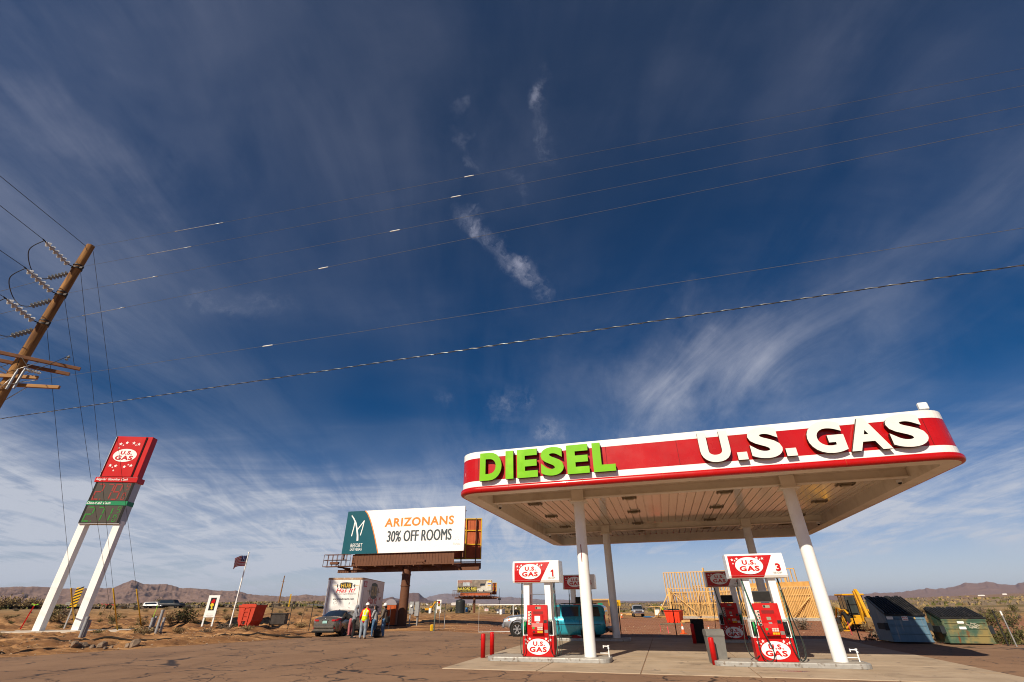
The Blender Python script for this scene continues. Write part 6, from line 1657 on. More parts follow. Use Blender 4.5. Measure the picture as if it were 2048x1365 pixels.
    p = GZ(1350.5, 1245.5); t3 = thing('site_bin', 'bright orange red plastic site bin at the corner of the timber frame', 'bin', p, R(-35)); t3.scale = (1.26,) * 3
    OR = pm('orange_red_plastic', (.70, .045, .015), .5, 0, .08, 4)
    mb = MB(); mb.add([(-.62, -.5, 0), (.62, -.5, 0), (.62, .5, 0), (-.62, .5, 0), (-.76, -.62, 1.0), (.76, -.62, 1.0), (.76, .62, 1.0), (-.76, .62, 1.0)], [(0, 1, 2, 3), (0, 1, 5, 4), (1, 2, 6, 5), (2, 3, 7, 6), (3, 0, 4, 7)])
    for x in (-.4, 0, .4): mb.box((x, -.585, .5), (.08, .06, .9), 0)
    mb.tube([(-.78, -.64, 1.0), (.78, -.64, 1.0), (.78, .64, 1.0), (-.78, .64, 1.0)], .05, 6, close=True); mb.build('bin_body', OR, t3)
    mb = MB()
    for i in range(7): mb.ball(((rnd.random() - .5) * 1.1, (rnd.random() - .5) * .8, .98), (.25, .22, .2))
    mb.build('rubbish', BLACK, t3)
    p = GZ(1347, 1249); tag(MB().tube(spline([(-1.6, -.3, .03), (-.6, .1, .03), (.3, -.4, .03), (1.3, -.2, .03)], 6), .035, 6).build('garden_hose', HOSEG, None, p, 0), 'green hose lying on dirt before the orange bin', 'hose')
    # backhoe loader
    YB = pm('machine_yellow', (.62, .30, .012), .45, 0, .12, 4, dirt=(.30, .17, .06), dscale=3, damt=.6)
    p = GZ(1722, 1262); t = thing('backhoe_loader', 'yellow backhoe digger with its folded arm, left of the blue dumpster', 'digger', p, R(-14)); t.scale = (.95,) * 3
    mb = MB(); mb.box((0, .4, .95), (.9, 3.2, .5), b=.06); mb.box((0, 2.0, 1.35), (.85, 1.7, .7), b=.08); mb.box((0, -1.35, .75), (1.9, .35, .45), b=.04); mb.build('chassis', YB, t)
    mb = MB()
    for x in (-.72, .72):
        for y in (-.75, .10, .95): mb.tube([(x, y, 1.2), (x * .94, y * .96, 2.70)], .045, 5)
    for z in (1.25, 2.0): mb.box((0, -.78, z), (1.46, .05, .06)); 
    cb = mb.build('cab_frame', BLACKM, t)
    mb = MB(); mb.box((0, .1, 2.76), (1.75, 2.1, .14), b=.05); mb.build('cab_roof', YB, t)
    CG = glassy('cab_glass', (.035, .045, .045))
    mb = MB(); mb.box((0, -.75, 1.98), (1.36, .02, 1.30)); mb.box((-.70, .1, 1.98), (.02, 1.6, 1.30)); mb.box((.70, .1, 1.98), (.02, 1.6, 1.30)); mb.box((0, .95, 1.98), (1.36, .02, 1.30)); mb.build('cab_glazing', CG, cb)
    mb = MB(); mb.box((0, .2, 1.5), (.5, .5, .7), b=.08); mb.build('seat', BLACKM, cb)
    for x, y, r, w in ((-.92, -.25, .72, .46), (.92, -.25, .72, .46), (-.90, 2.3, .47, .34), (.90, 2.3, .47, .34)): wheel(t, x, y, r, w, 5, YB)
    for x in (-.92, .92):
        mb = MB(); mb.tube([(x, -1.0, 1.32), (x, -.5, 1.56), (x, .1, 1.58), (x, .6, 1.4)], .09, 4); mb.build('fender', YB, t)
    for x, k in ((-.9, -1), (.9, 1)):
        mb = MB(); mb.tube([(x * .8, -1.45, .85), (x * 1.75, -1.55, .22)], .10, 4); mb.box((x * 1.8, -1.55, .08), (.45, .35, .10)); mb.build('stabiliser', YB, t)
    mb = MB()
    for s in (-.14, .14):
        mb.prism([(-1.55, .75), (-1.80, .72), (-2.05, 1.75), (-1.72, 3.05), (-1.48, 3.02), (-1.66, 1.85)], s - .05, s + .05, 'x')
    mb.tube([(.0, -1.72, 1.0), (0, -1.95, 2.1)], .09, 8); bm_ = mb.build('boom', YB, t)
    mb = MB(); mb.prism([(-1.50, 2.95), (-1.78, 3.18), (-2.10, 2.9), (-2.75, 1.05), (-2.60, .98), (-1.9, 2.35)], -.11, .11, 'x'); mb.tube([(0, -1.68, 3.1), (0, -2.25, 2.2)], .06, 8); mb.build('dipper_arm', YB, bm_)
    mb = MB(); mb.prism([(-2.66, 1.1), (-2.95, .72), (-2.86, .25), (-2.5, .10), (-2.25, .28), (-2.45, .4), (-2.6, .62)], -.34, .34, 'x'); mb.build('bucket', pm('bucket_steel', (.20, .13, .06), .7, .2, .3, 5), bm_)
    mb = MB(); mb.box((.20, -1.85, 2.3), (.02, .16, .55), 0, RX(.0)); mb.build('white_label', WHITE, bm_)
    mb = MB()
    for s in (-.62, .62): mb.tube([(s, .9, 1.5), (s, 2.4, 1.75), (s, 3.5, .6)], .09, 4)
    mb.prism([(3.3, .1), (4.0, .06), (3.75, .25), (3.5, .95), (3.3, .9)], -1.1, 1.1, 'x'); mb.build('loader_bucket', YB, t)
    # excavator and site clutter in the middle distance
    p = GZ(858, 1226); t = thing('excavator', 'distant yellow excavator with raised arm behind the gate', 'excavator', p, R(-75)); t.scale = (.5,) * 3
    mb = MB()
    for s in (-1, 1): mb.prism(rrect(-1.6, 0, 1.6, .8, .38, 4), s * 1.1 - .25, s * 1.1 + .25, 'y' if False else 'x') 
    mb.build('track', BLACKM, t)
    mb = MB(); mb.box((0, -.5, 1.35), (2.4, 2.8, .9), b=.1); mb.box((-.6, .9, 1.9), (1.0, 1.2, 1.4), b=.1); mb.build('house', YB, t)
    mb = MB(); mb.tube([(.4, .8, 1.6), (.4, 2.6, 4.3), (.4, 4.2, 4.6)], .22, 6, radii=[.28, .26, .16]); mb.tube([(.4, 4.2, 4.8), (.4, 4.9, 1.6)], .18, 6); mb.build('arm', YB, t)
    mb = MB(); mb.prism([(4.7, 1.6), (5.3, 1.3), (5.2, .7), (4.6, .6), (4.4, 1.0)], 0, .9, 'x'); mb.build('bucket', YB, t)
build_frame()

# ------------------------------------------------------------------ skips and dumpsters
def dumpster(label, P, yaw, W, Dp, hf, hb, mat, lidmat, lid_over, group=None, rails=True):
    t = thing('dumpster', label, 'dumpster', P, yaw, group)
    mb = MB(); side = [(0, .06), (Dp, .06), (Dp, hb), (0, hf)]
    for x in (0, W): mb.prism(side, x - .02, x + .02, 'x')
    mb.box((W / 2, 0, (hf + .06) / 2), (W, .04, hf - .06)); mb.box((W / 2, Dp, hb / 2), (W, .04, hb - .06)); mb.box((W / 2, Dp / 2, .08), (W, Dp, .04))
    # pressed horizontal ribs and top rail
    for z in (hf * .34, hf * .62, hf * .84): mb.prism([(-.02, z - .035), (-.045, z - .012), (-.045, z + .012), (-.02, z + .035)], .05, W - .05, 'x')
    mb.box((W / 2, -.01, hf - .03), (W + .08, .08, .09)); mb.box((W / 2, 0, .09), (W + .04, .07, .06))
    for x in (-.012, W + .012): mb.tube([(x, 0, hf - .02), (x, Dp, hb - .02)], .035, 5)
    bd = mb.build('body', mat, t)
    for x in (-.09, W + .09):
        mb = MB(); z = hf * .58
        mb.box((x, .45, z + .11), (.12, .9, .025)); mb.box((x, .45, z - .11), (.12, .9, .025)); mb.box((x + (.055 if x > 0 else -.055), .45, z), (.012, .9, .22))
        mb.box((x, .0, z), (.17, .025, .30)); mb.build('fork_pocket', pm('pocket_dark', (.02, .025, .03), .7) if 'pocket_dark' not in bpy.data.materials else bpy.data.materials['pocket_dark'], t)
    ln = math.hypot(Dp, hb - hf); q = T(0, -lid_over, hf + .03 - lid_over * (hb - hf) / Dp) @ RX(math.atan2(hb - hf, Dp))
    for k in range(2):
        mb = MB(); xa = -.05 + k * (W / 2 + .055); w = W / 2 + .035
        mb.box((xa + w / 2, (ln + lid_over) / 2, 0), (w, ln + lid_over + .06, .035), 0, q, b=.01)
        n = 7
        for i in range(n): mb.prism([(xa + w * (i + .22) / n, .017), (xa + w * (i + .78) / n, .017), (xa + w * (i + .64) / n, .075), (xa + w * (i + .36) / n, .075)], .08, ln + lid_over - .06, 'y', 0, q)
        mb.box((xa + w / 2, .0, .01), (w, .05, .075), 0, q, b=.01)
        lid = mb.build('lid', lidmat, t)
        mb = MB()
        for i in (.25, .75): mb.cyl(q @ Vector((xa + w * i - .08, ln + lid_over + .03, .03)), q @ Vector((xa + w * i + .08, ln + lid_over + .03, .03)), .035, n=8)
        mb.build('hinge', BLACK, lid)
    return t, bd
def build_dumpsters():
    BL = pm('dumpster_blue', (.09, .17, .245), .5, .1, .12, 3, dirt=(.30, .30, .28), dscale=2.0, damt=.65, stretch=(3, 1, .35), dlo=.56, dhi=.74)
    LID = pm('lid_black', (.022, .022, .023), .34, 0, .3, 6, dirt=(.07, .065, .06), dscale=3, damt=.5)
    a = G(1790, 1287.3); yaw = R(-16); W = 1.54
    t, bd = dumpster('blue steel dumpster with steep black ribbed lids', a, yaw, W, 1.75, 1.13, 1.82, BL, LID, .10)
    def stick(par, x, z, w, h, mat, txt=None, tm=None, nm='sticker'):
        fr = T(x, -.048, z) @ FRONT
        mb = MB(); mb.plate(rrect(-w / 2, -h / 2, w / 2, h / 2, .015, 2), .004, 0, fr); s = mb.build(nm, mat, par)
        if txt:
            mb = MB(); k = len(txt)
            for i, q in enumerate(txt): mb.text(q, w * .8, h * .62 / k, fr @ T(0, h * (.5 - (i + .6) / (k + .2)), .004), .002, 0, .02)
            mb.build('wording', tm, s)
        return s
    stick(bd, .14, 1.0, .26, .12, PAPER); stick(bd, .74, .98, .24, .17, WHITED, ('NO', 'PARKING'), REDD); stick(bd, 1.13, .99, .06, .08, pm('gold_sticker', (.55, .38, .14), .5))
    t.rotation_euler.z = yaw
    GN = bpy.data.materials.new('rusted_green'); 
    GN = pm('dumpster_green', (.060, .115, .080), .6, .1, .2, 2.5, dirt=(.28, .20, .07), dscale=1.25, damt=.8, dlo=.45, dhi=.63)
    nt = GN.node_tree; N = nt.nodes; K = nt.links; bs = N['Principled BSDF']
    src = bs.inputs['Base Color'].links[0].from_socket
    tc = N.new('ShaderNodeTexCoord'); mp = N.new('ShaderNodeMapping'); mp.inputs['Scale'].default_value = (2.2, 1, .7); K.new(tc.outputs['Object'], mp.inputs[0])
    nz = N.new('ShaderNodeTexNoise'); nz.inputs['Scale'].default_value = 1.9; nz.inputs['Detail'].default_value = 9; nz.inputs['Roughness'].default_value = .7; K.new(mp.outputs[0], nz.inputs['Vector'])
    q = N.new('ShaderNodeMapRange'); q.interpolation_type = 'SMOOTHSTEP'; K.new(nz.outputs['Fac'], q.inputs[0]); q.inputs[1].default_value = .56; q.inputs[2].default_value = .68
    mx = N.new('ShaderNodeMixRGB'); K.new(q.outputs[0], mx.inputs[0]); K.new(src, mx.inputs[1]); mx.inputs[2].default_value = (.17, .055, .018, 1); K.new(mx.outputs[0], bs.inputs['Base Color'])
    a = G(1903, 1290); yaw = R(-16); W = 1.62
    t, bd = dumpster('rusty green dumpster with black lids, rightmost', a, yaw, W, 1.20, .98, 1.34, GN, LID, .05)
    stick(bd, .66, .84, .25, .09, PAPER); stick(bd, .66, .63, .26, .10, PAPER)
    mb = MB(); fr = T(1.08, -.048, .72) @ FRONT; rn = random.Random(3)
    for k in range(4): strip_plate(mb, [tuple(v) for v in spline([Vector(((rn.random() - .5) * .5, (rn.random() - .5) * .22)) for _ in range(5)], 5)], .014, .003, fr)
    mb.build('chalk_scrawl', pm('chalk', (.50, .48, .38), .8), bd)
    # tipping hopper on the left
    RD = pm('hopper_red', (.42, .045, .022), .55, 0, .12, 2, dirt=(.25, .04, .02), dscale=5, damt=.25)
    p = GZ(497, 1253); t = thing('tipping_skip', 'red tapered tipping skip behind the flagpole', 'skip', p, R(-16)); t.scale = (.62, .62, .74)
    W, Dp, h = 3.3, 2.0, 2.0
    mb = MB(); prof = [(-.78, .12), (.78, .12), (1.12, .55), (1.36, h), (-1.36, h), (-1.12, .55)]
    mb.prism(prof, -Dp / 2, Dp / 2, 'y'); mb.build('hopper', RD, t)
    mb = MB(); mb.box((0, -Dp / 2, h - .05), (2.9, .12, .24), b=.02); mb.box((0, Dp / 2, h - .05), (2.9, .12, .24)); mb.box((-1.40, 0, h - .05), (.1, Dp, .24)); mb.box((1.40, 0, h - .05), (.1, Dp, .24)); mb.box((.2, -Dp / 2 - .02, h + .12), (2.4, .06, .14))
    mb.build('top_rail', RD, t)
    mb = MB()
    for x, w in ((-.50, .12), (.42, .12)): mb.prism([(x - w, .14), (x + w, .14), (x + w + .12, h - .2), (x - w + .12, h - .2)], -Dp / 2 - .11, -Dp / 2, 'y')
    for z in (.55, 1.0, 1.45, 1.85): mb.box((0.02, -Dp / 2 - .06, z), (.72, .09, .07))
    mb.build('ladder_ribs', RD, t)
    mb = MB(); mb.box((-.02, -Dp / 2 - .02, .38), (.34, .05, .34)); mb.build('drain_door', BLACKM, t)
    mb = MB(); mb.box((-.7, 0, .06), (.16, Dp, .14)); mb.box((.7, 0, .06), (.16, Dp, .14)); mb.build('skid', RD, t)
    p = GZ(530, 1252); tag(MB().box((0, 0, .42), (1.3, 1.1, .84), b=.05).box((0, 0, .86), (1.45, 1.2, .06)).build('dark_crate', pm('dark_boards', (.055, .045, .04), .8, 0, .3, 3), None, p + Vector((.2, 2.0, 0)), .2), 'dark boarded crate in the shade of the red skip', 'crate')
build_dumpsters()

# ------------------------------------------------------------------ posts, fences, gates, small things
def build_small():
    rnd = random.Random(5)
    # flagpole
    p = GZ(459, 1255.5); t = thing('flagpole', 'white flagpole with stars and stripes flag by the red skip', 'flagpole', p)
    h = 5.75; mb = MB(); mb.cyl((0, 0, 0), (0, 0, h), .06, .04, 12); mb.ball((0, 0, h + .06), .075); mb.build('pole', WHITE, t)
    FR = pm('flag_red', (.42, .02, .03), .8); FWt = pm('flag_white', (.55, .50, .50), .8); FB = pm('flag_blue', (.018, .03, .12), .8)
    mb = MB(); nx, nz = 24, 26; wd, ht = 1.15, .86
    def fp(i, j):
        u = i / nx; w = j / nz
        a_ = wd * u * (.95 - .05 * math.sin(3 * u + w)); s_ = .11 * math.sin(7.5 * u + 1.6 * w) * u ** .6 + .05 * math.sin(15 * u - 2 * w) * u
        return (-.05 - a_ * .52 + s_ * .85, -a_ * .85 - s_ * .52, h - .12 - ht * (1 - w) - .34 * u ** 1.3 - .05 * math.sin(6 * u + 1))
    for j in range(nz):
        for i in range(nx):
            st = (nz - 1 - j) // 2; m = 0 if st % 2 == 0 else 1
            if i < 10 and j >= 12: m = 2 if not ((i % 3 == 1) and (j % 3 == 1)) else 1
            mb.add([fp(i, j), fp(i + 1, j), fp(i + 1, j + 1), fp(i, j + 1)], [(0, 1, 2, 3)], m, True)
    mb.build('flag', [FR, FWt, FB], t, merge=True, recalc=False)
    mb = MB(); mb.tube([(.055, 0, .9), (.06, 0, h - .1)], .008, 4); mb.box((.07, 0, 1.9), (.05, .06, .16)); mb.build('halyard', GREYM, t)
    # white notice board with flame emblem; its small twin far behind
    def board(label, P, yaw, s):
        t = thing('notice_board', label, 'sign', P, yaw, 'white emblem boards'); t.scale = (s,) * 3
        mb = MB()
        for x in (-.40, .40): mb.box((x, 0, 1.2), (.12, .10, 2.4))
        mb.box((0, -.06, 1.55), (.93, .05, 1.72)); mb.build('board', WHITE, t)
        fr = T(0, -.086, 1.72) @ FRONT
        mb = MB(); mb.plate([(-.24, -.50), (.24, -.50), (.24, .50), (-.24, .50)], .005, 0, fr); b = mb.build('black_panel', BLACK, t)
        mb = MB(); mb.plate([(.02, .43), (.10, .30), (.16, .36), (.17, .16), (.08, .02), (-.02, .06), (-.10, .0), (-.17, .14), (-.10, .24), (-.05, .36)], .009, 0, fr); mb.build('red_flame', REDD, b)
        mb = MB(); mb.plate([(-.12, .02), (-.02, .08), (.12, .0), (.15, -.16), (.05, -.14), (.06, -.26), (.12, -.34), (.03, -.44), (-.06, -.36), (-.02, -.22), (-.10, -.18), (-.16, -.06)], .011, 0, fr); mb.build('yellow_flame', pm('emblem_yellow', (.72, .55, .03), .5) if 'emblem_yellow' not in bpy.data.materials else bpy.data.materials['emblem_yellow'], b)
        mb = MB()
        for z, w in ((.95, .5), (.85, .6), (.77, .4)): mb.box((0, -.088, z), (w, .006, .045))
        mb.build('worn_print', pm('worn_print', (.55, .54, .52), .6) if 'worn_print' not in bpy.data.materials else bpy.data.materials['worn_print'], t)
    board('white notice board with red and yellow flame emblem, left of the flagpole', GZ(413, 1254), R(10), 1.0)
    p = GZ(877, 1227); board('tiny far white notice board with flame emblem beyond the gate', p, 0, 1.0)
    # portable toilet
    p = GZ(781, 1252.5); t = thing('portable_toilet', 'orange portable toilet with grey dome roof behind the people', 'toilet', p, R(-8))
    OT = pm('toilet_orange', (.40, .075, .014), .5, 0, .1, 3, dirt=(.25, .05, .012), dscale=3)
    mb = MB(); mb.box((0, 0, .9), (1.12, 1.12, 1.72), b=.04); 
    for x in (-.35, 0, .35): mb.box((x, -.565, 1.0), (.03, .02, 1.3))
    mb.build('cabin', OT, t)
    mb = MB(); mb.box((.05, -.575, .95), (.74, .02, 1.45), b=.006); mb.build('door', OT, t)
    mb = MB(); mb.prism([(-.60, 1.74), (.60, 1.74), (.60, 1.86), (.42, 2.10), (.15, 2.22), (-.15, 2.22), (-.42, 2.10), (-.60, 1.86)], -.60, .60, 'y'); mb.build('roof', pm('roof_grey', (.24, .22, .25), .5, 0, .08, 3), t)
    mb = MB(); mb.box((0, 0, .04), (1.25, 1.25, .10)); mb.build('skid_base', BLACKM, t)
    # electric meter stand by the billboard
    p = GZ(816, 1254); t = thing('meter_stand', 'grey electric meter cabinet standing right of the billboard pole', 'meter cabinet', p + Vector((0, 2.2, 0)), 0)
    mb = MB(); mb.box((-.34, 0, .8), (.09, .09, 1.6)); mb.box((.34, 0, .8), (.09, .09, 1.6)); mb.box((-.05, .05, 1.75), (.9, .12, .1)); mb.build('stand', CONDUIT, t)
    mb = MB(); mb.box((-.25, -.08, 1.45), (.42, .22, 1.0), b=.02); mb.box((.27, -.08, 1.35), (.40, .22, 1.2), b=.02); mb.build('cabinet', GREYM, t)
    mb = MB(); mb.cyl((-.25, -.2, 1.6), (-.25, -.30, 1.6), .10, n=14); mb.build('meter', WHITE, t)
    mb = MB(); mb.tube([(.45, 0, .1), (.45, 0, 1.6), (.3, .0, 1.75)], .05, 8); mb.build('riser_pipe', GREYM, t)
    # grey conduit stubs and their steel stakes
    CB = [((157, 1274), (.0, .3)), ((300, 1263), (0, .28)), ((313, 1264), (0, .3))]
    k = 0
    for (u, v, hh, rr, lab) in ((160, 1275, 1.05, .12, 'tall grey conduit stub in front of the right sign leg'), (167, 1274, .85, .11, 'shorter grey conduit stub in front of the right sign leg'), (298, 1263, .85, .14, 'leftmost grey conduit stub of the pair groups'), (303.5, 1263, 1.0, .10, 'slim grey conduit stub second from left'),
                                (312, 1264.5, 1.42, .13, 'tallest grey conduit stub, right group'), (320, 1266, 1.0, .12, 'dark grey conduit stub at the right end')):
        p = GZ(u, v); t = thing('conduit_stub', lab, 'conduit', p, 0, 'grey conduit stubs')
        mb = MB(); rr *= .78; mb.cyl((0, 0, -.1), (0, 0, hh), rr, n=14); mb.cyl((0, 0, hh - .12), (0, 0, hh), rr * 1.12, n=14); mb.build('pipe', CONDUIT, t)
        mb = MB(); mb.cyl((0, 0, hh), (0, 0, hh + .02), rr * .9, n=12); mb.build('end_cap', GREYM, t)
    p = GZ(171, 1266); tag(MB().box((0, 0, .3), (.22, .18, .5), b=.05).build('red_fuel_can', REDP, None, p + Vector((.15, -.2, .2)), .2), 'small red cap on the conduit stubs by the sign leg', 'cap')
    # hazard marker
    q_ = G(131, 1250).normalized(); p = Vector((q_.x, q_.y, 0)).normalized() * 66; p.z = zg(p.x, p.y); t = thing('hazard_marker', 'yellow and black striped hazard marker on a leaning post', 'marker', p, R(8))
    mb = MB(); mb.box((0, 0, 1.2), (.12, .06, 2.6)); mb.build('post', GREYM, t)
    mb = MB(); mb.box((0, -.05, 2.75), (.62, .02, 1.65)); f = mb.build('panel', YELLOW, t)
    mb = MB()
    for i in range(6):
        z = 1.95 + i * .27; mb.prism([(-.31, z), (.31, z + .26), (.31, z + .38), (-.31, z + .12)], -.066, -.060, 'y')
    mb.build('stripes', BLACK, f)
    # survey laths with flagging
    def lath(u, v, hh, col, lab, tilt, w=.05, fm=None):
        w = w * 1.5
        p = GZ(u, v); t = thing('survey_stake', lab, 'stake', p, 0, 'survey stakes'); t.rotation_euler = (0, tilt, rnd.random())
        mb = MB(); mb.box((0, 0, hh / 2), (w, .02, hh + .1)); mb.build('lath', col, t)
        if fm:
            mb = MB(); mb.box((0, -.012, hh - .05), (w + .02, .03, .12)); mb.add([(0, 0, hh), (.22, .02, hh + .07), (.24, .0, hh - .02)], [(0, 1, 2)]); mb.add([(0, 0, hh), (-.2, .02, hh + .05), (-.22, 0, hh - .04)], [(0, 1, 2)]); mb.build('flagging', fm, t)
    lath(41, 1258, 1.85, REDP, 'red lath with lime flagging, left of the sign legs', .12, .06, LIME); lath(128, 1228, .9, LATH, 'short lath with lime flagging under the striped marker', .1, .05, LIME)
    lath(193, 1234, 1.5, LATH, 'lath with red flagging, first of three right of the sign leg', .1, .06, PINK); lath(199, 1240, 1.7, LATH, 'lath with pink flagging, middle of three right of the sign leg', .1, .07, PINK); lath(214, 1238, 1.6, LATH, 'lath with pink flagging, last of three right of the sign leg', .08, .07, PINK)
    lath(602, 1245, 1.5, LATH, 'bare lath left of the grey car', .1, .09); lath(409, 1245, 2.3, GREENL, 'thin lime stake beside the white notice board', .05, .04); lath(577, 1214, 2.6, YELLOW, 'yellow marker post on the far flats', .0, .2); lath(868, 1262, 1.9, HOSEG, 'dark green gate stake with yellow tag', .0, .07, YELLOW)
    lath(1705, 1271, .8, PINK, 'pink stake under the yellow backhoe', -.15, .06); lath(1322, 1265, .5, PINK, 'tiny pink pin flag on red dirt', 0, .04); lath(1337, 1267, .4, PINK, 'second tiny pink pin flag on red dirt', 0, .04); lath(303, 1243, 1.6, LIME, 'thin lime stake behind the conduit stubs', .05, .03); lath(145, 1253, 1.0, CONDUIT, 'short grey stake between the sign legs', .15, .08)
    lath(1888, 1290, .3, PINK, 'pink pin flag between the dumpsters', 0, .04)
    p = GZ(0, 1214); q = G(4, 1213)
    # cones
    for u, v, s, lab in ((1367, 1268, 1.0, 'orange traffic cone with white collar behind the litter bins'), (1243.5, 1235.5, 1.0, 'far orange traffic cone left of the pickup'), (1418, 1262, .55, 'small orange cone top near pump 7')):
        p = GZ(u, v); t = thing('traffic_cone', lab, 'cone', p, rnd.random(), 'orange cones'); t.scale = (s,) * 3
        mb = MB(); mb.box((0, 0, .025), (.38, .38, .05), b=.01); mb.cyl((0, 0, .05), (0, 0, .30), .14, .098, 16); mb.cyl((0, 0, .5), (0, 0, .72), .068, .03, 16); mb.build('cone_body', ORANGE, t)
        mb = MB(); mb.cyl((0, 0, .30), (0, 0, .50), .098, .068, 16); mb.build('collar', WHITE, t)
    # chain link fence lengths, each with posts and net
    NET = pm('fence_wire', (.10, .095, .09), .5, .6, .1, 5); FP = pm('fence_post', (.035, .033, .032), .6, .3, .2, 5)
    def fence(label, pts, h, net=True, hh=None):
        a0 = Vector(pts[0]); t = thing('chain_link_fence', label, 'fence', a0)
        for p in pts:
            mb = MB(); q = Vector(p) - a0; mb.cyl((q.x, q.y, -.2), (q.x, q.y, h), .03, n=8); mb.build('post', FP, t)
        mb = MB()
        for p, q in zip(pts, pts[1:]):
            p = Vector(p) - a0; q = Vector(q) - a0; ln = (q - p).length; n = int(ln / .16)
            for z in (.06, h - .04): mb.tube([p + Vector((0, 0, z)), q + Vector((0, 0, z))], .004, 3)
            if net:
                for i in range(-int(h / .16), n):
                    x0, x1 = i * .16, i * .16 + h; c0, c1 = max(0, x0), min(ln, x1)
                    if c1 <= c0: continue
                    d = (q - p) / ln
                    mb.tube([p + d * c0 + Vector((0, 0, c0 - x0)), p + d * c1 + Vector((0, 0, c1 - x0))], .0018, 3)
                    mb.tube([p + d * c0 + Vector((0, 0, h - (c0 - x0))), p + d * c1 + Vector((0, 0, h - (c1 - x0)))], .0018, 3)
        mb.build('wire_net', NET, t)
    def gp(u, v): p = GZ(u, v); return (p.x, p.y, p.z)
    fence('chain link fence on black posts behind the right hand pumps', [(6.6, 33.4, 0), (9.7, 32.3, 0), (12.4, 30.9, 0), (15.1, 29.2, 0), (17.3, 27.2, 0)], 1.75)
    fence('chain link fence between the red skip and the grey car', [gp(537, 1257), gp(575, 1259), gp(617, 1262.5)], 1.85)
    fence('short chain link fence right of the rusty dumpster', [(20.95, 23.2, 0), (22.9, 22.9, 0), (25.0, 22.5, 0)], 1.3)
    mb = MB(); mb.cyl((0, 0, -.1), (0, 0, 1.28), .028, n=8); 
    p = G(2034, 1294); o = mb.build('leaning_post', GREYM, None, p); tag(o, 'bare metal post standing right of the rusty dumpster', 'post')
    mb = MB(); mb.cyl((0, 0, 1.12), (0, 0, 1.285), .032, n=8); mb.build('white_tip', WHITE, o)
    for i, (u, v, hh, lab) in enumerate(((777, 1258, 1.6, 'bare thin post in front of the orange toilet'),)):
        p = GZ(u, v); o = MB().cyl((0, 0, -.1), (0, 0, hh), .025, n=6).build('thin_post', GREYM, None, p); tag(o, lab, 'post')
    # gates
    def gate(label, a, b, h, mat, sag=0, r=.028, sign=False):
        a = Vector(a); b = Vector(b); t = thing('pipe_gate', label, 'gate', a); d = b - a
        mb = MB(); mb.tube([(0, 0, .06), (0, 0, h), d + Vector((0, 0, h)), d + Vector((0, 0, .06))], r, 6, close=True); mb.tube([d * .46 + Vector((0, 0, .06)), d * .46 + Vector((0, 0, h))], r * .8, 6); mb.build('gate_frame', mat, t)
        mb = MB(); ln = d.length; n = int(ln / .2)
        for i in range(-int(h / .2), n):
            x0 = i * .2; c0, c1 = max(0, x0), min(ln, x0 + h - .1)
            if c1 <= c0: continue
            u = d / ln
            mb.tube([u * c0 + Vector((0, 0, .08 + c0 - x0)), u * c1 + Vector((0, 0, .08 + c1 - x0))], .0016, 3); mb.tube([u * c0 + Vector((0, 0, h - (c0 - x0))), u * c1 + Vector((0, 0, h - (c1 - x0)))], .0016, 3)
        mb.build('gate_net', NET, t)
        if sign:
            mb = MB(); mb.box(tuple(d * .10 + Vector((0, -.04, h - .30))), (.26, .02, .15)); s = mb.build('gate_sign', WHITED, t)
            mb = MB(); mb.text('NO TRESPASS', .22, .09, T(*(d * .10 + Vector((0, -.051, h - .30)))) @ FRONT, .003, 0, .02); mb.build('wording', REDD, s)
            mb = MB(); mb.box(tuple(d * .80 + Vector((0, -.04, h - .22))), (.22, .02, .30)); mb.build('yellow_tag', YELLOW, t)
    gate('white pipe gate leaf standing left of pump 1', G(957, 1266.5), G(957, 1266.5) + Vector((5.2, .35, 0)), 1.66, WHITE, sign=True)
    gate('grey pipe gate leaf swung open near the distant excavator', GZ(868, 1263.5), GZ(888, 1259.5), 1.75, GREYM)
    p = GZ(863, 1262); tag(MB().box((0, 0, .18), (.22, .10, .44), b=.04).build('yellow_box', YELLOW, None, p, .3), 'small yellow box on the ground at the open gate', 'box')
    # water tank, drums, distant plant
    p = GZ(920, 1226.5); t = thing('water_tank', 'black ribbed water tank left of the small billboard', 'tank', p)
    mb = MB(); mb.lathe([(0, 0), (.98, 0), (1.0, .1)] + [(.98 + .02 * (k % 2), .1 + 2.0 * k / 14) for k in range(15)] + [(.92, 2.28), (.3, 2.42), (0, 2.42)], 28); mb.build('tank_body', pm('tank_black', (.022, .024, .024), .45, 0, .15, 2), t)
    mb = MB(); mb.cyl((0, 0, 2.38), (0, 0, 2.52), .24, n=14); mb.build('lid', BLACK, t)
    for u, v, mt, lab in ((822.5, 1230, WHITE, 'white drum near the billboard meter'), (860, 1228, WHITE, 'white drum by the excavator'), (996, 1227.5, WHITE, 'white drum left of three under the thin mast'), (1002, 1230, WHITE, 'white drum middle of three under the thin mast'), (1007, 1228, WHITE, 'white drum right of three under the thin mast'), (933, 1225, pm('blue_drum', (.03, .17, .42), .5), 'blue drum right of the black tank')):
        p = GZ(u, v); o = MB().lathe([(0, 0), (.29, 0), (.30, .3), (.285, .32), (.30, .34), (.30, .62), (.285, .64), (.30, .66), (.29, .92), (0, .92)], 16).build('drum', mt, None, p); tag(o, lab, 'drum', 'drums on the flats')
    p = GZ(998, 1227); t = thing('thin_mast', 'thin dark mast with a small box beyond the white gate', 'mast', p + Vector((0, 3, 0)))
    mb = MB(); mb.cyl((0, 0, 0), (0, 0, 5.2), .07, .03, 8); mb.build('mast_pole', FP, t); mb = MB(); mb.box((0, 0, 2.9), (.7, .3, .36), b=.03); mb.build('mast_box', BLACKM, t)
    p = GZ(1030, 1230); t = thing('small_machine', 'small dark utility buggy with a white lamp beyond the gate', 'buggy', p, .4)
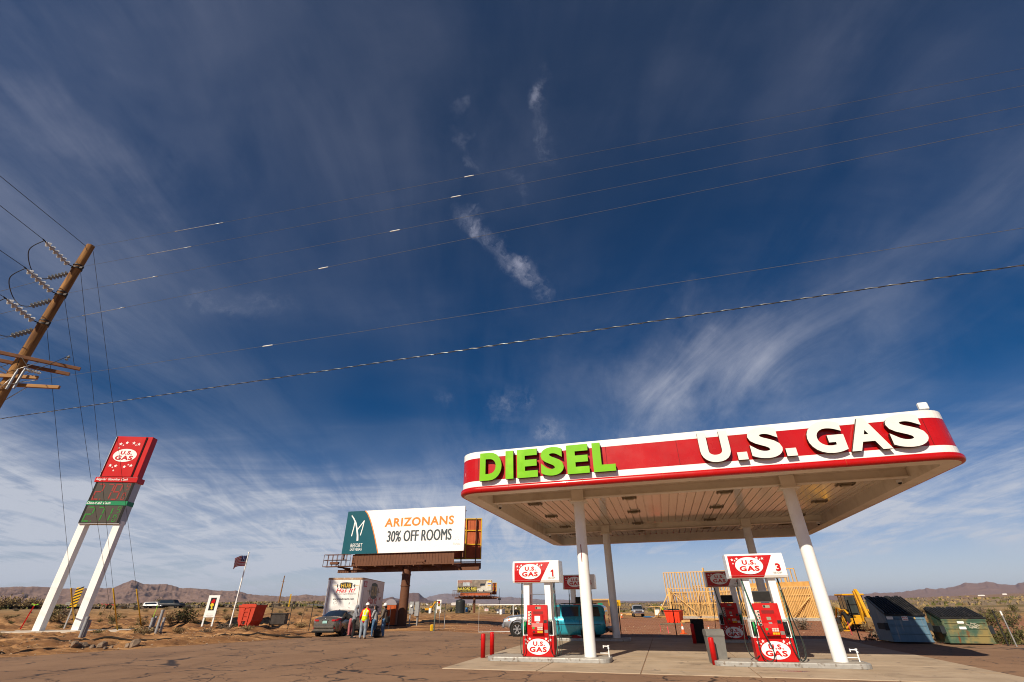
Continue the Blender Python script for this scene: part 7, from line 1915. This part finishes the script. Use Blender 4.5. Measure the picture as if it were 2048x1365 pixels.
    mb = MB(); mb.box((0, 0, .65), (1.3, 2.2, .5), b=.1); mb.tube([(-.5, -.6, .9), (-.5, -.5, 1.7), (-.5, .5, 1.7), (-.5, .8, .9)], .04, 5); mb.tube([(.5, -.6, .9), (.5, -.5, 1.7), (.5, .5, 1.7), (.5, .8, .9)], .04, 5); mb.build('frame', BLACKM, t)
    for x in (-.6, .6):
        for y in (-.8, .8): wheel(t, x, y, .34, .24, 5)
    mb = MB(); mb.ball((-.2, -1.1, 1.15), .2); mb.build('lamp', WHITE, t)
    # far leaning pole
    p = GZ(556, 1213); pp = Vector((p.x, p.y, 0)).normalized() * 240; pp.z = zg(pp.x, pp.y)
    t = thing('far_utility_pole', 'far bare timber pole between the red skip and the trailer', 'utility pole', pp); mb = MB(); mb.cyl((0, 0, 0), (0, 0, 10.5), .30, .2, 8); mb.build('pole_shaft', WOOD, t)
    mb = MB(); mb.box((0, 0, 8.4), (1.6, .12, .12)); mb.build('crossarm', ARMWOOD, t)
    # distant buildings and parked rigs on the flats
    far = [(u_, v_, D_, w_ * .45, h_ * .45, l_, c_) for u_, v_, D_, w_, h_, l_, c_ in [(745, 1207, 700, 24, 5, 'pale shed at the foot of the hills, left of the trailer', (.62, .60, .58)), (833, 1209, 420, 10, 2.4, 'low red roofed shed beyond the billboard pole', (.45, .05, .03)), (846, 1209, 430, 14, 2.6, 'low white shed beyond the excavator', (.6, .58, .55)), (908, 1208.5, 460, 14, 4, 'white shed behind the black tank', (.62, .58, .56)),
           (938, 1209, 400, 9, 3.2, 'grey shed right of the black tank', (.35, .35, .36)), (954, 1209.5, 420, 12, 3, 'long low shed behind the small billboard pole', (.42, .34, .28)), (1026, 1209, 520, 12, 3, 'tan shed beyond the white gate', (.5, .38, .26)), (1985, 1194, 900, 15, 3, 'white shed far off above the rusty dumpster', (.66, .62, .6)), (2034, 1193.5, 950, 10, 3, 'tiny far white shed at the right edge', (.66, .62, .6)),
           (125, 1207, 190, 3.4, 3.0, 'pale tarped load beyond the sign, left one', (.55, .50, .44)), (133, 1208, 190, 3.0, 2.6, 'pale tarped load beyond the sign, right one', (.55, .50, .44)), (446, 1213, 240, 1.7, 1.2, 'white parked car on the far flats behind the notice board', (.66, .65, .63)), (594, 1213, 420, 9, 1.5, 'row of white parked trailers on the far flats', (.66, .65, .63))]]
    for u, v, D, w, h, lab, c in far:
        q = G(u, 1240); a = math.atan2(q.x, q.y); pp = Vector((math.sin(a) * D, math.cos(a) * D, 0)); pp.z = zg(pp.x, pp.y) - .2
        t = thing('far_shed', lab, 'shed', pp, -a, 'far sheds and loads')
        m_ = pm('shed_wall', c, .7, 0, .08, .3)
        mb = MB(); mb.box((0, 0, h / 2), (w, w * .6, h), 0); mb.build('shed_walls', m_, t)
        mb = MB(); mb.prism([(-w / 2 - .2, h), (w / 2 + .2, h), (w * .3, h * 1.22), (-w * .3, h * 1.22)], -w * .32, w * .32, 'y'); mb.build('shed_roof', m_, t)
    # ply hoarding and green sign seen between the van and the third column
    p = GZ(1215, 1236); t = thing('plywood_hut', 'plywood hut roof showing above the teal van', 'hut', p + Vector((0, 6, 0)), .1)
    mb = MB(); mb.box((-.3, 0, 1.3), (3.6, 2.4, 2.6)); mb.build('hut_walls', pm('hut_brown', (.15, .09, .05), .8, 0, .15, 2), t); mb = MB(); mb.box((-.3, 0, 2.75), (4.0, 2.8, .25)); mb.build('hut_roof', LATH, t)
    mb = MB(); mb.box((-.4, -1.22, 1.7), (.9, .04, 1.0)); mb.build('green_board', pm('green_board', (.01, .24, .15), .5), t)
    p = GZ(1240, 1240); t = thing('yellow_sign', 'yellow board on posts right of the third column', 'sign', p + Vector((.2, 4, 0)), 0)
    mb = MB(); mb.box((0, 0, 2.2), (1.9, .05, .8)); mb.build('sign_board', YELLOW, t); mb = MB(); mb.box((-.7, .06, 1.2), (.08, .08, 2.5)); mb.box((.7, .06, 1.2), (.08, .08, 2.5)); mb.build('sign_posts', LATH, t)
    # thin dark line over the graded dirt on the left, drawn as a tube
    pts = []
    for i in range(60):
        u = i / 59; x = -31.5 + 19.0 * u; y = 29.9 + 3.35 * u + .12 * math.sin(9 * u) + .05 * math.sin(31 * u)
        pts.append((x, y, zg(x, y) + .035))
    o = MB().tube(pts, .055, 6).build('dark_ground_line', pm('dark_line_tone', (.02, .014, .010), .9), None); tag(o, 'long thin dark line across the dirt left of the grey car', 'hose')
build_small()
# ------------------------------------------------------------------ rocks, gravel, brush
def build_rocks():
    rnd = random.Random(21)
    RK = pm('desert_rock', (.20, .145, .105), .9, 0, .2, 3, bump=.5, bscale=12, dirt=(.34, .25, .18), dscale=3, damt=.6)
    def rock_mb(mb, c, r, sq, seed, n=9, k=7):
        rn = random.Random(seed); L_ = MB(); L_.ball((0, 0, 0), r, 0, n, k)
        rot = RZ(rn.random() * 6) @ RX((rn.random() - .5) * .6)
        ax = [(Vector((rn.gauss(0, 1), rn.gauss(0, 1), rn.gauss(0, 1))).normalized(), r * (.55 + .35 * rn.random())) for _ in range(9)]
        vs = []
        for v in L_.v:
            v = Vector((v.x * 1.25, v.y, v.z * sq * 1.2))
            for a, d in ax:
                q = v.dot(a)
                if q > d: v = v - a * (q - d)
            vs.append(rot @ v + Vector(c))
        mb.add(vs, L_.f, 0, False)
    k = 0
    for u, v, r, lab in ((146, 1295, .20, 'grey rock by the asphalt edge below the conduits'), (156, 1294, .14, 'small rock right of a grey one by the asphalt'), (167, 1294.5, .16, 'third rock along the asphalt edge'), (203, 1296, .22, 'wide low rock by the asphalt edge'), (210, 1299, .10, 'pale small stone before a wide low rock'), (254, 1296, .17, 'dark rock left of the tallest rock'), (268, 1294, .27, 'tallest rock by the asphalt edge'), (185, 1297, .12, 'low rock between two rock clusters'), (222, 1297, .10, 'small flat rock near the tallest one')):
        p = GZ(u, v); mb = MB(); rock_mb(mb, (0, 0, r * .35), r, .75, k + 3); o = mb.build('rock', RK, None, p); tag(o, lab, 'rock', 'rocks along the asphalt edge'); k += 1
    # gravel: one mass
    mb = MB(); rn = random.Random(2)
    G0 = pm('gravel_stone', (.34, .235, .155), .95, 0, .35, .9)
    cnt = 0
    while cnt < 3800:
        if cnt % 3: x, y = rn.uniform(-36, -9), rn.uniform(16, 44)
        else: x, y = rn.uniform(-6, 30), rn.uniform(29, 58)
        di = float(inside_dist(np.array([x]), np.array([y]), ASPH)[0])
        if di > -.12 or rn.random() < (0.0 if di > -3 else .35): 
            if di > -.12: continue
        r = .018 + .05 * rn.random() ** 3
        p = Vector((x, y, zg(x, y) + r * .3)); vs = [p + Vector((rn.uniform(.7, 1.3) * r * a, rn.uniform(.7, 1.3) * r * b, rn.uniform(.5, 1) * r * c)) for a, b, c in ((1, 0, 0), (-1, 0, 0), (0, 1, 0), (0, -1, 0), (0, 0, 1), (0, 0, -1))]
        mb.add(vs, [(0, 2, 4), (2, 1, 4), (1, 3, 4), (3, 0, 4), (2, 0, 5), (1, 2, 5), (3, 1, 5), (0, 3, 5)]); cnt += 1
    o = mb.build('gravel', G0, None, kind='stuff', recalc=False); o['label'] = 'loose gravel scattered over bare desert dirt'; o['category'] = 'gravel'
build_rocks()

def shrub_mesh(name, seed, mats, h, w, twigs, leaves, leaf, tilt=.5):
    rn = random.Random(seed); mb = MB()
    for i in range(twigs):
        a = rn.random() * 6.283; sp = rn.random() ** .6 * w * .5; hh = h * (.55 + .45 * rn.random()) * (1 - .35 * (sp / (w * .5)) ** 2)
        p0 = Vector((rn.gauss(0, .04), rn.gauss(0, .04), 0)); p2 = Vector((math.cos(a) * sp, math.sin(a) * sp, hh)); p1 = p0.lerp(p2, .5) + Vector((math.cos(a) * sp * .18, math.sin(a) * sp * .18, hh * .05))
        mb.tube([p0, p1, p2], 0, 3, 0, None, False, [.012, .008, .003])
        for j in range(leaves):
            q = .25 + .75 * rn.random(); b = p0.lerp(p1, q * 2) if q < .5 else p1.lerp(p2, q * 2 - 1)
            b = b + Vector((rn.gauss(0, .07), rn.gauss(0, .07), rn.gauss(0, .05))) * w
            d = Vector((rn.gauss(0, 1), rn.gauss(0, 1), rn.gauss(.5, .8))).normalized(); s = d.orthogonal().normalized(); s = Matrix.Rotation(rn.random() * 6, 3, d) @ s
            L_ = leaf * (.6 + .8 * rn.random())
            mb.add([b - s * L_ * .28, b + d * L_ * .5 - s * L_ * .1, b + d * L_, b + d * L_ * .5 + s * L_ * .3], [(0, 1, 2, 3)], 1 + (rn.random() < .45))
    me = mb.build(name, mats, None, recalc=False)
    return me
def build_brush():
    TW = pm('twig', (.13, .085, .05), .9, 0, .2, 5)
    STR1 = pm('straw_leaf', (.30, .215, .10), .9, 0, .25, 6); STR2 = pm('dry_leaf', (.21, .145, .075), .9, 0, .25, 6)
    OL1 = pm('olive_leaf', (.105, .10, .03), .85, 0, .25, 6); OL2 = pm('dark_olive_leaf', (.055, .058, .022), .85, 0, .25, 6)
    SG1 = pm('sage_leaf', (.175, .135, .10), .9, 0, .25, 6); SG2 = pm('grey_sage_leaf', (.125, .10, .075), .9, 0, .25, 6)
    kinds = []
    for i in range(3): kinds.append(('straw', shrub_mesh('desert_shrub', 31 + i, [TW, STR1, STR2], 1.0, 1.35, 26, 15, .15)))
    for i in range(3): kinds.append(('olive', shrub_mesh('desert_shrub', 41 + i, [TW, OL1, OL2], 1.0, 1.3, 24, 16, .13)))
    for i in range(3): kinds.append(('sage', shrub_mesh('desert_shrub', 51 + i, [TW, SG1, SG2], .8, 1.3, 26, 15, .13)))
    LB = {'straw': 'straw coloured dry brush on the desert flat', 'olive': 'olive green creosote bush on the desert flat', 'sage': 'grey brown low sagebrush on the desert flat'}
    GR = {'straw': 'straw coloured dry brush', 'olive': 'olive creosote bushes', 'sage': 'grey sagebrush'}
    used = set(); rn = random.Random(8)
    def put(kind, x, y, s, sz=1.0, label=None):
        c = [k for k in kinds if k[0] == kind]; i = rn.randrange(3); src = c[i][1]; key = kind + str(i)
        if key in used: o = src.copy(); COL.objects.link(o)
        else: o = src; used.add(key)
        o.location = (x, y, zg(x, y) - .04); o.rotation_euler = (0, 0, rn.random() * 6.28); o.scale = (s, s, s * sz)
        tag(o, label or LB[kind], 'shrub', GR[kind])
        return o
    for u, v, k, s in ((15, 1214, 'straw', 3.2), (50, 1214, 'straw', 3.0), (70, 1215, 'straw', 2.6), (5, 1216, 'straw', 2.6), (340, 1248, 'straw', 1.2), (370, 1249, 'olive', 1.7), (355, 1246, 'olive', 1.3), (100, 1243, 'olive', 1.5), (112, 1244, 'straw', 1.0), (128, 1236, 'sage', 1.4), (225, 1246, 'olive', 1.1), (283, 1253, 'straw', .8), (318, 1206, 'olive', 2.2)):
        p = GZ(u, v); D = p.length
        if D > 150: p = p * (150 / D)
        put(k, p.x, p.y, s)
    # right-hand desert behind the dumpsters and the site
    n = 0
    while n < 150:
        a = R(rn.uniform(28, 52)); r = 31 + 105 * rn.random() ** 1.4; x, y = math.sin(a) * r, math.cos(a) * r
        if a < R(34) and r < 48: continue
        if inside_dist(np.array([x]), np.array([y]), ASPH)[0] > -1.5: continue
        if math.hypot(x - 25, y - 61) < 13 or math.hypot(x - 21, y - 34) < 3.2: continue
        k = rn.choices(('olive', 'sage', 'straw'), (.34, .44, .22))[0]; put(k, x, y, rn.uniform(.65, 1.35) * (1.0 if r < 60 else 1.15)); n += 1
    for x, y, s, k in ((22.9, 25.4, 1.1, 'olive'), (24.2, 27.2, 1.25, 'olive'), (25.6, 27.8, 1.2, 'olive'), (23.4, 29.2, 1.0, 'straw'), (21.9, 28.1, .9, 'sage'), (26.8, 31.5, 1.3, 'sage'), (19.9, 30.2, .8, 'sage'), (22.2, 32.5, 1.1, 'sage'), (28.0, 29.2, 1.2, 'straw'), (21.3, 26.4, .6, 'straw'), (24.9, 24.6, .9, 'straw')): put(k, x, y, s)
    n = 0
    while n < 150:
        a = R(rn.uniform(-44, -15)); r = 47 + 85 * rn.random() ** 1.3; x, y = math.sin(a) * r, math.cos(a) * r
        if math.hypot(x + 38, y - 44) < 9 or inside_dist(np.array([x]), np.array([y]), ASPH)[0] > -1 or math.hypot(x + 12, y - 43) < 8 or math.hypot(x + 26, y - 53) < 4: continue
        k = rn.choices(('olive', 'sage', 'straw'), (.3, .3, .4))[0]; put(k, x, y, rn.uniform(.4, 1.0), .7); n += 1
    n = 0
    while n < 45:
        a = R(rn.uniform(-12, 20)); r = rn.uniform(112, 170); x, y = math.sin(a) * r, math.cos(a) * r
        k = rn.choices(('olive', 'sage', 'straw'), (.3, .4, .3))[0]; put(k, x, y, rn.uniform(.6, 1.2), .8); n += 1
    # the far scrub reads as one mass
    mb = MB(); cnt = 0
    while cnt < 9000:
        a = R(rn.uniform(-58, 58)); r = 130 + 620 * rn.random() ** 1.5
        x, y = math.sin(a) * r, math.cos(a) * r
        if -50 < math.degrees(a) < -10 and r < 145: continue
        if vnoise(np.array([x * .02]), np.array([y * .02]), 5)[0] < -.12: continue
        s = rn.uniform(.5, 1.3) * (1 + r / 900); z = zg(x, y) - .05; m = rn.choices((0, 1, 2), (.2, .52, .28))[0]
        for q in range(5):
            b = Vector((x + rn.gauss(0, .4) * s, y + rn.gauss(0, .3) * s, z)); w = rn.uniform(.25, .5) * s; h = rn.uniform(.25, .6) * s; an = rn.random() * 3.14
            c, s_ = math.cos(an) * w, math.sin(an) * w
            mb.add([b + Vector((-c, -s_, 0)), b + Vector((c, s_, 0)), b + Vector((c * .6, s_ * .6, h)), b + Vector((-c * .2, -s_ * .2, h * 1.15)), b + Vector((-c * .8, -s_ * .8, h * .7))], [(0, 1, 2, 3, 4)], m)
        cnt += 1
    o = mb.build('far_scrub', [OL1, SG1, STR1], None, kind='stuff', recalc=False); o['label'] = 'low scrub covering the distant desert flats'; o['category'] = 'scrub'
build_brush()

# ------------------------------------------------------------------ haze
def build_haze():
    m = bpy.data.materials.new('haze_air'); m.use_nodes = True; N = m.node_tree.nodes; K = m.node_tree.links
    for n in list(N): N.remove(n)
    o = N.new('ShaderNodeOutputMaterial'); v = N.new('ShaderNodeVolumePrincipled'); K.new(v.outputs[0], o.inputs['Volume'])
    v.inputs['Color'].default_value = (.48, .64, 1.0, 1); v.inputs['Density'].default_value = HAZE; v.inputs['Anisotropy'].default_value = .2
    mb = MB(); mb.box((0, 0, 82), (26000, 26000, 184)); b = mb.build('haze', m, None, kind='stuff'); b['label'] = 'thin blue desert air over the whole view'; b['category'] = 'haze'
HAZE = 5.5e-5
if HAZE: build_haze()
